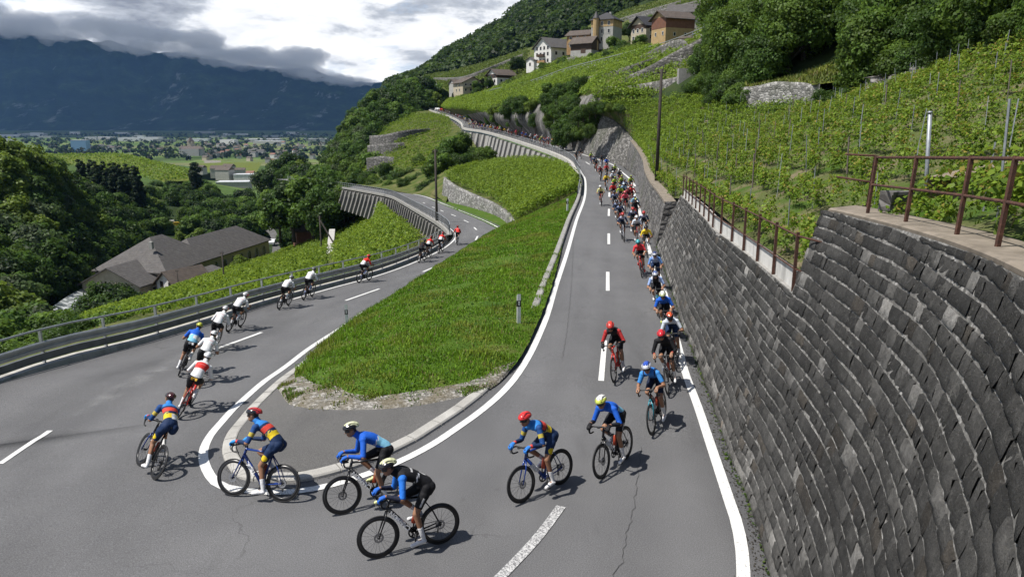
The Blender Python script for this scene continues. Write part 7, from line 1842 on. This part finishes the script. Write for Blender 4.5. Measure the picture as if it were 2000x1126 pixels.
# the long tail of the peloton on the far stretch
r=np.random.default_rng(123); cum=arclen(innerA); done=[]
def far_spot(y):
    i=min(range(len(innerA)),key=lambda k:abs(innerA[k].y-y)); return innerA[i],rl_far[i]
kk=list(KITS); n_far=0
for y0,y1,n,f0_,f1_ in ((124,150,20,.35,.95),(150,176,14,.5,.95),(176,215,36,.25,.95),(215,262,38,.2,.95),(262,318,26,.2,.9)):
    c=0;t=0
    while c<n and t<n*30:
        t+=1; y=r.uniform(y0,y1); a,b=far_spot(y); P=a.lerp(b,r.uniform(f0_,f1_))
        if any((P.xy-q.xy).length<1.25 and abs((P-q).x)<.6 for q in done): continue
        done.append(P); c+=1; k=kk[r.integers(len(kk))]
        far_rider(k,place_h(P,0,r.normal(0,.08)),'small cyclist in '+KN[k]+' in the far file','small road bike in the far file on the upper road','distant cyclists on the far upper road','distant bicycles on the far upper road')
for i,(y,f,bd,lb) in enumerate(((322,.45,'car_white','white race car following the file at the top end of the upper road'),(314,.75,'car_red','red race car behind the last distant riders'))):
    a,b=far_spot(y); P=a.lerp(b,f); d=ray(1000,240,1); c=car(1000,240,100,head_along(P),bd,lb,'race_car'); c.location=V3(P.x,P.y,rz(P.x,P.y,60,P.z)+.01)
# ================================================================== CAMERA, LIGHT, WORLD, RENDER
cam=bpy.data.cameras.new('camera'); cam.sensor_width=36; cam.lens=F_PX/2000*36; cam.clip_start=.05; cam.clip_end=60000
co=bpy.data.objects.new('camera',cam); co.location=(0,0,H); co.rotation_euler=(math.pi/2-TH,0,0); link(co); scene.camera=co
SUN_EL,SUN_SH=R(61),R(17)     # elevation, direction in which shadows fall (from +x towards +y)
sl=bpy.data.lights.new('sun','SUN'); sl.energy=5.0; sl.angle=R(.53); sl.color=(1,.955,.89)
so=bpy.data.objects.new('sun',sl); d=Vector((math.cos(SUN_SH)*math.cos(SUN_EL),math.sin(SUN_SH)*math.cos(SUN_EL),-math.sin(SUN_EL)))
so.rotation_euler=d.to_track_quat('-Z','Y').to_euler(); so.location=(-40,-20,60); link(so)
w=bpy.data.worlds.new('World'); scene.world=w; w.use_nodes=True
nt=w.node_tree; N_=nt.nodes; L_=nt.links; bg=N_['Background']
sky=N_.new('ShaderNodeTexSky'); sky.sky_type='NISHITA'; sky.sun_disc=False; sky.sun_elevation=SUN_EL
sky.sun_rotation=math.atan2(-d.x,-d.y); sky.altitude=500; sky.air_density=1; sky.dust_density=1.2
bg.inputs['Strength'].default_value=.085
def wm(op,a,b=None):
    x=N_.new('ShaderNodeMath'); x.operation=op
    for i,v in enumerate((a,b)):
        if v is None: continue
        if hasattr(v,'is_output'): L_.new(v,x.inputs[i])
        else: x.inputs[i].default_value=v
    return x.outputs[0]
tc=N_.new('ShaderNodeTexCoord'); sp=N_.new('ShaderNodeSeparateXYZ'); L_.new(tc.outputs['Generated'],sp.inputs[0])
mpn=N_.new('ShaderNodeMapping'); mpn.inputs['Scale'].default_value=(1,1,3.0); mpn.inputs['Location'].default_value=(.35,.1,.0); L_.new(tc.outputs['Generated'],mpn.inputs['Vector'])
def wn(scale,detail,rough,dist=0.,off=0.):
    x=N_.new('ShaderNodeTexNoise'); x.noise_dimensions='4D'; x.inputs['W'].default_value=CW+off; x.inputs['Scale'].default_value=scale; x.inputs['Detail'].default_value=detail; x.inputs['Roughness'].default_value=rough; x.inputs['Distortion'].default_value=dist
    L_.new(mpn.outputs[0],x.inputs['Vector']); return x.outputs['Fac']
def wr(f,stops):
    x=N_.new('ShaderNodeValToRGB'); e=x.color_ramp.elements
    while len(e)<len(stops): e.new(.5)
    for el,(p,c) in zip(e,stops): el.position=p; el.color=(*c,1) if hasattr(c,'__len__') else (c,c,c,1)
    L_.new(f,x.inputs[0]); return x.outputs[0]
def wmix(f,a,b):
    x=N_.new('ShaderNodeMix'); x.data_type='RGBA'
    for i,v in ((0,f),(6,a),(7,b)):
        if hasattr(v,'is_output'): L_.new(v,x.inputs[i])
        elif i==0: x.inputs[0].default_value=v
        else: x.inputs[i].default_value=(*v,1)
    return x.outputs[2]
CW=7.15
big=wn(3.6,10,.56,.15); fine=wn(11,9,.6,.15,5.)
mixn=wm('ADD',wm('MULTIPLY',big,.64),wm('MULTIPLY',fine,.36))
cov=wr(mixn,[(.425,0),(.495,1)])
shade=wm('ADD',wm('MULTIPLY',wn(3.2,9,.56,.15,2.),.60),wm('MULTIPLY',wn(10,10,.62,.25,9.),.40))
sh=wr(shade,[(.46,(12.2,12.2,12.2)),(.515,(9.8,9.9,10.1)),(.55,(5.8,6.1,6.6)),(.61,(3.0,3.2,3.7))])
hor=wr(sp.outputs[2],[(.0,1),(.19,1),(.42,0)])               # the bank of cloud stands low over the valley; it thins overhead
skyc=wmix(wm('MULTIPLY',hor,.55),sky.outputs[0],(5.6,7.4,10.2))
L_.new(wmix(wm('MULTIPLY',cov,hor),skyc,sh),bg.inputs['Color'])
scene.view_settings.view_transform='Standard'; scene.view_settings.look='None'; scene.view_settings.exposure=.3; scene.view_settings.gamma=1
cy=scene.cycles; cy.use_denoising=True; cy.denoiser='OPENIMAGEDENOISE'; cy.max_bounces=6; cy.diffuse_bounces=3; cy.glossy_bounces=2; cy.transmission_bounces=4; cy.transparent_max_bounces=6; cy.volume_bounces=5; cy.caustics_reflective=False; cy.caustics_refractive=False
cy.use_adaptive_sampling=True; cy.adaptive_threshold=.012; cy.sample_clamp_indirect=6
scene.render.use_persistent_data=False

# ---- haze: one box of even air round the whole scene
def box_obj(name,x0,x1,y0,y1,z0,z1,mat):
    m=MB(); m.box(((x0+x1)/2,(y0+y1)/2,(z0+z1)/2),(x1-x0,y1-y0,z1-z0)); return m.build(name,mat)
hm=bpy.data.materials.new('haze_air'); hm.use_nodes=True; hn=hm.node_tree; hn.nodes.remove(hn.nodes['Principled BSDF'])
pv=hn.nodes.new('ShaderNodeVolumePrincipled'); pv.inputs['Density'].default_value=3.1e-5; pv.inputs['Color'].default_value=(.24,.48,1.0,1); pv.inputs['Anisotropy'].default_value=.15
hn.links.new(pv.outputs[0],hn.nodes['Material Output'].inputs['Volume'])
tag(box_obj('haze',-8300,8300,-400,6400,-68,520,hm),kind='stuff')
# ---- unseen cloud layer added above the far valley to shade valley and mountain
def shade_cloud_layer():
    t=NT('cloud_white'); t.base((.86,.87,.9)); t.rough(1); t.spec(0)
    xs=np.linspace(-12500,2400,120); ys=np.linspace(2900,9100,84)
    X,Y=np.meshgrid(xs,ys); P=np.stack([X.ravel(),Y.ravel(),np.zeros(X.size)],-1)
    b=2600+110*vnoise(P,.0009,41)+60*vnoise(P,.0026,42)+28*vnoise(P,.007,43)
    e=np.minimum.reduce([(X.ravel()+12500)/900,(2400-X.ravel())/900,(Y.ravel()-2900)/500,(9100-Y.ravel())/500]).clip(0,1)
    e=np.clip(e+.22*vnoise(P,.0012,44)*(e<1),0.02,1)
    lo=b+ (1-e)**2*260; top=lo+40+420*e**.6
    G=np.stack([X,Y,lo.reshape(X.shape)],-1); Gt=np.stack([X,Y,top.reshape(X.shape)],-1)
    ring=np.concatenate([G,Gt[::-1]],0)
    o=grid_mesh('cloud',ring,t.m); tag(o,kind='stuff')
shade_cloud_layer()

# ---- bank of cloud lying over the ridge of the far mountain (beyond the haze box)
def cloud_bank():
    r=np.random.default_rng(314); m=MB()
    xs_=[-300,0,100,200,300,400,500,570,640,700]; rs_=[50,56,62,76,98,104,128,132,146,156]
    for i in range(120):
        px=r.uniform(-300,690); ry=np.interp(px,xs_,rs_)
        Z=r.uniform(7700,8900); up=r.uniform(-8,36) if px<330 else (r.uniform(-6,30) if px<600 else r.uniform(-8,6))
        c=ray(px,ry-up,Z); w=r.uniform(120,380); h=r.uniform(45,105)*(1 if px<600 else .5)
        ellip(m,c,V3(1,0,0),V3(0,1,0),V3(0,0,1),w,min(170,w*.6),h,10)
    o=m.build('cloud_bank',bpy.data.materials.new('cloud_vapour')); md=o.modifiers.new('r','REMESH'); md.mode='VOXEL'; md.voxel_size=26
    t=bpy.data.textures.new('cloudtex','CLOUDS'); t.noise_scale=90; t.noise_depth=5
    dm=o.modifiers.new('d','DISPLACE'); dm.texture=t; dm.strength=120; dm.mid_level=.5; dm.texture_coords='GLOBAL'
    me=bpy.data.meshes.new_from_object(o.evaluated_get(bpy.context.evaluated_depsgraph_get())); bpy.data.objects.remove(o)
    mt=bpy.data.materials['cloud_vapour']; mt.use_nodes=True; n=mt.node_tree; n.nodes.remove(n.nodes['Principled BSDF'])
    v=n.nodes.new('ShaderNodeVolumePrincipled'); v.inputs['Density'].default_value=.0042; v.inputs['Color'].default_value=(.985,.985,.99,1); v.inputs['Anisotropy'].default_value=0
    n.links.new(v.outputs[0],n.nodes['Material Output'].inputs['Volume']); me.materials.clear(); me.materials.append(mt)
    tag(link(bpy.data.objects.new('cloud_bank',me)),kind='stuff')
cloud_bank()
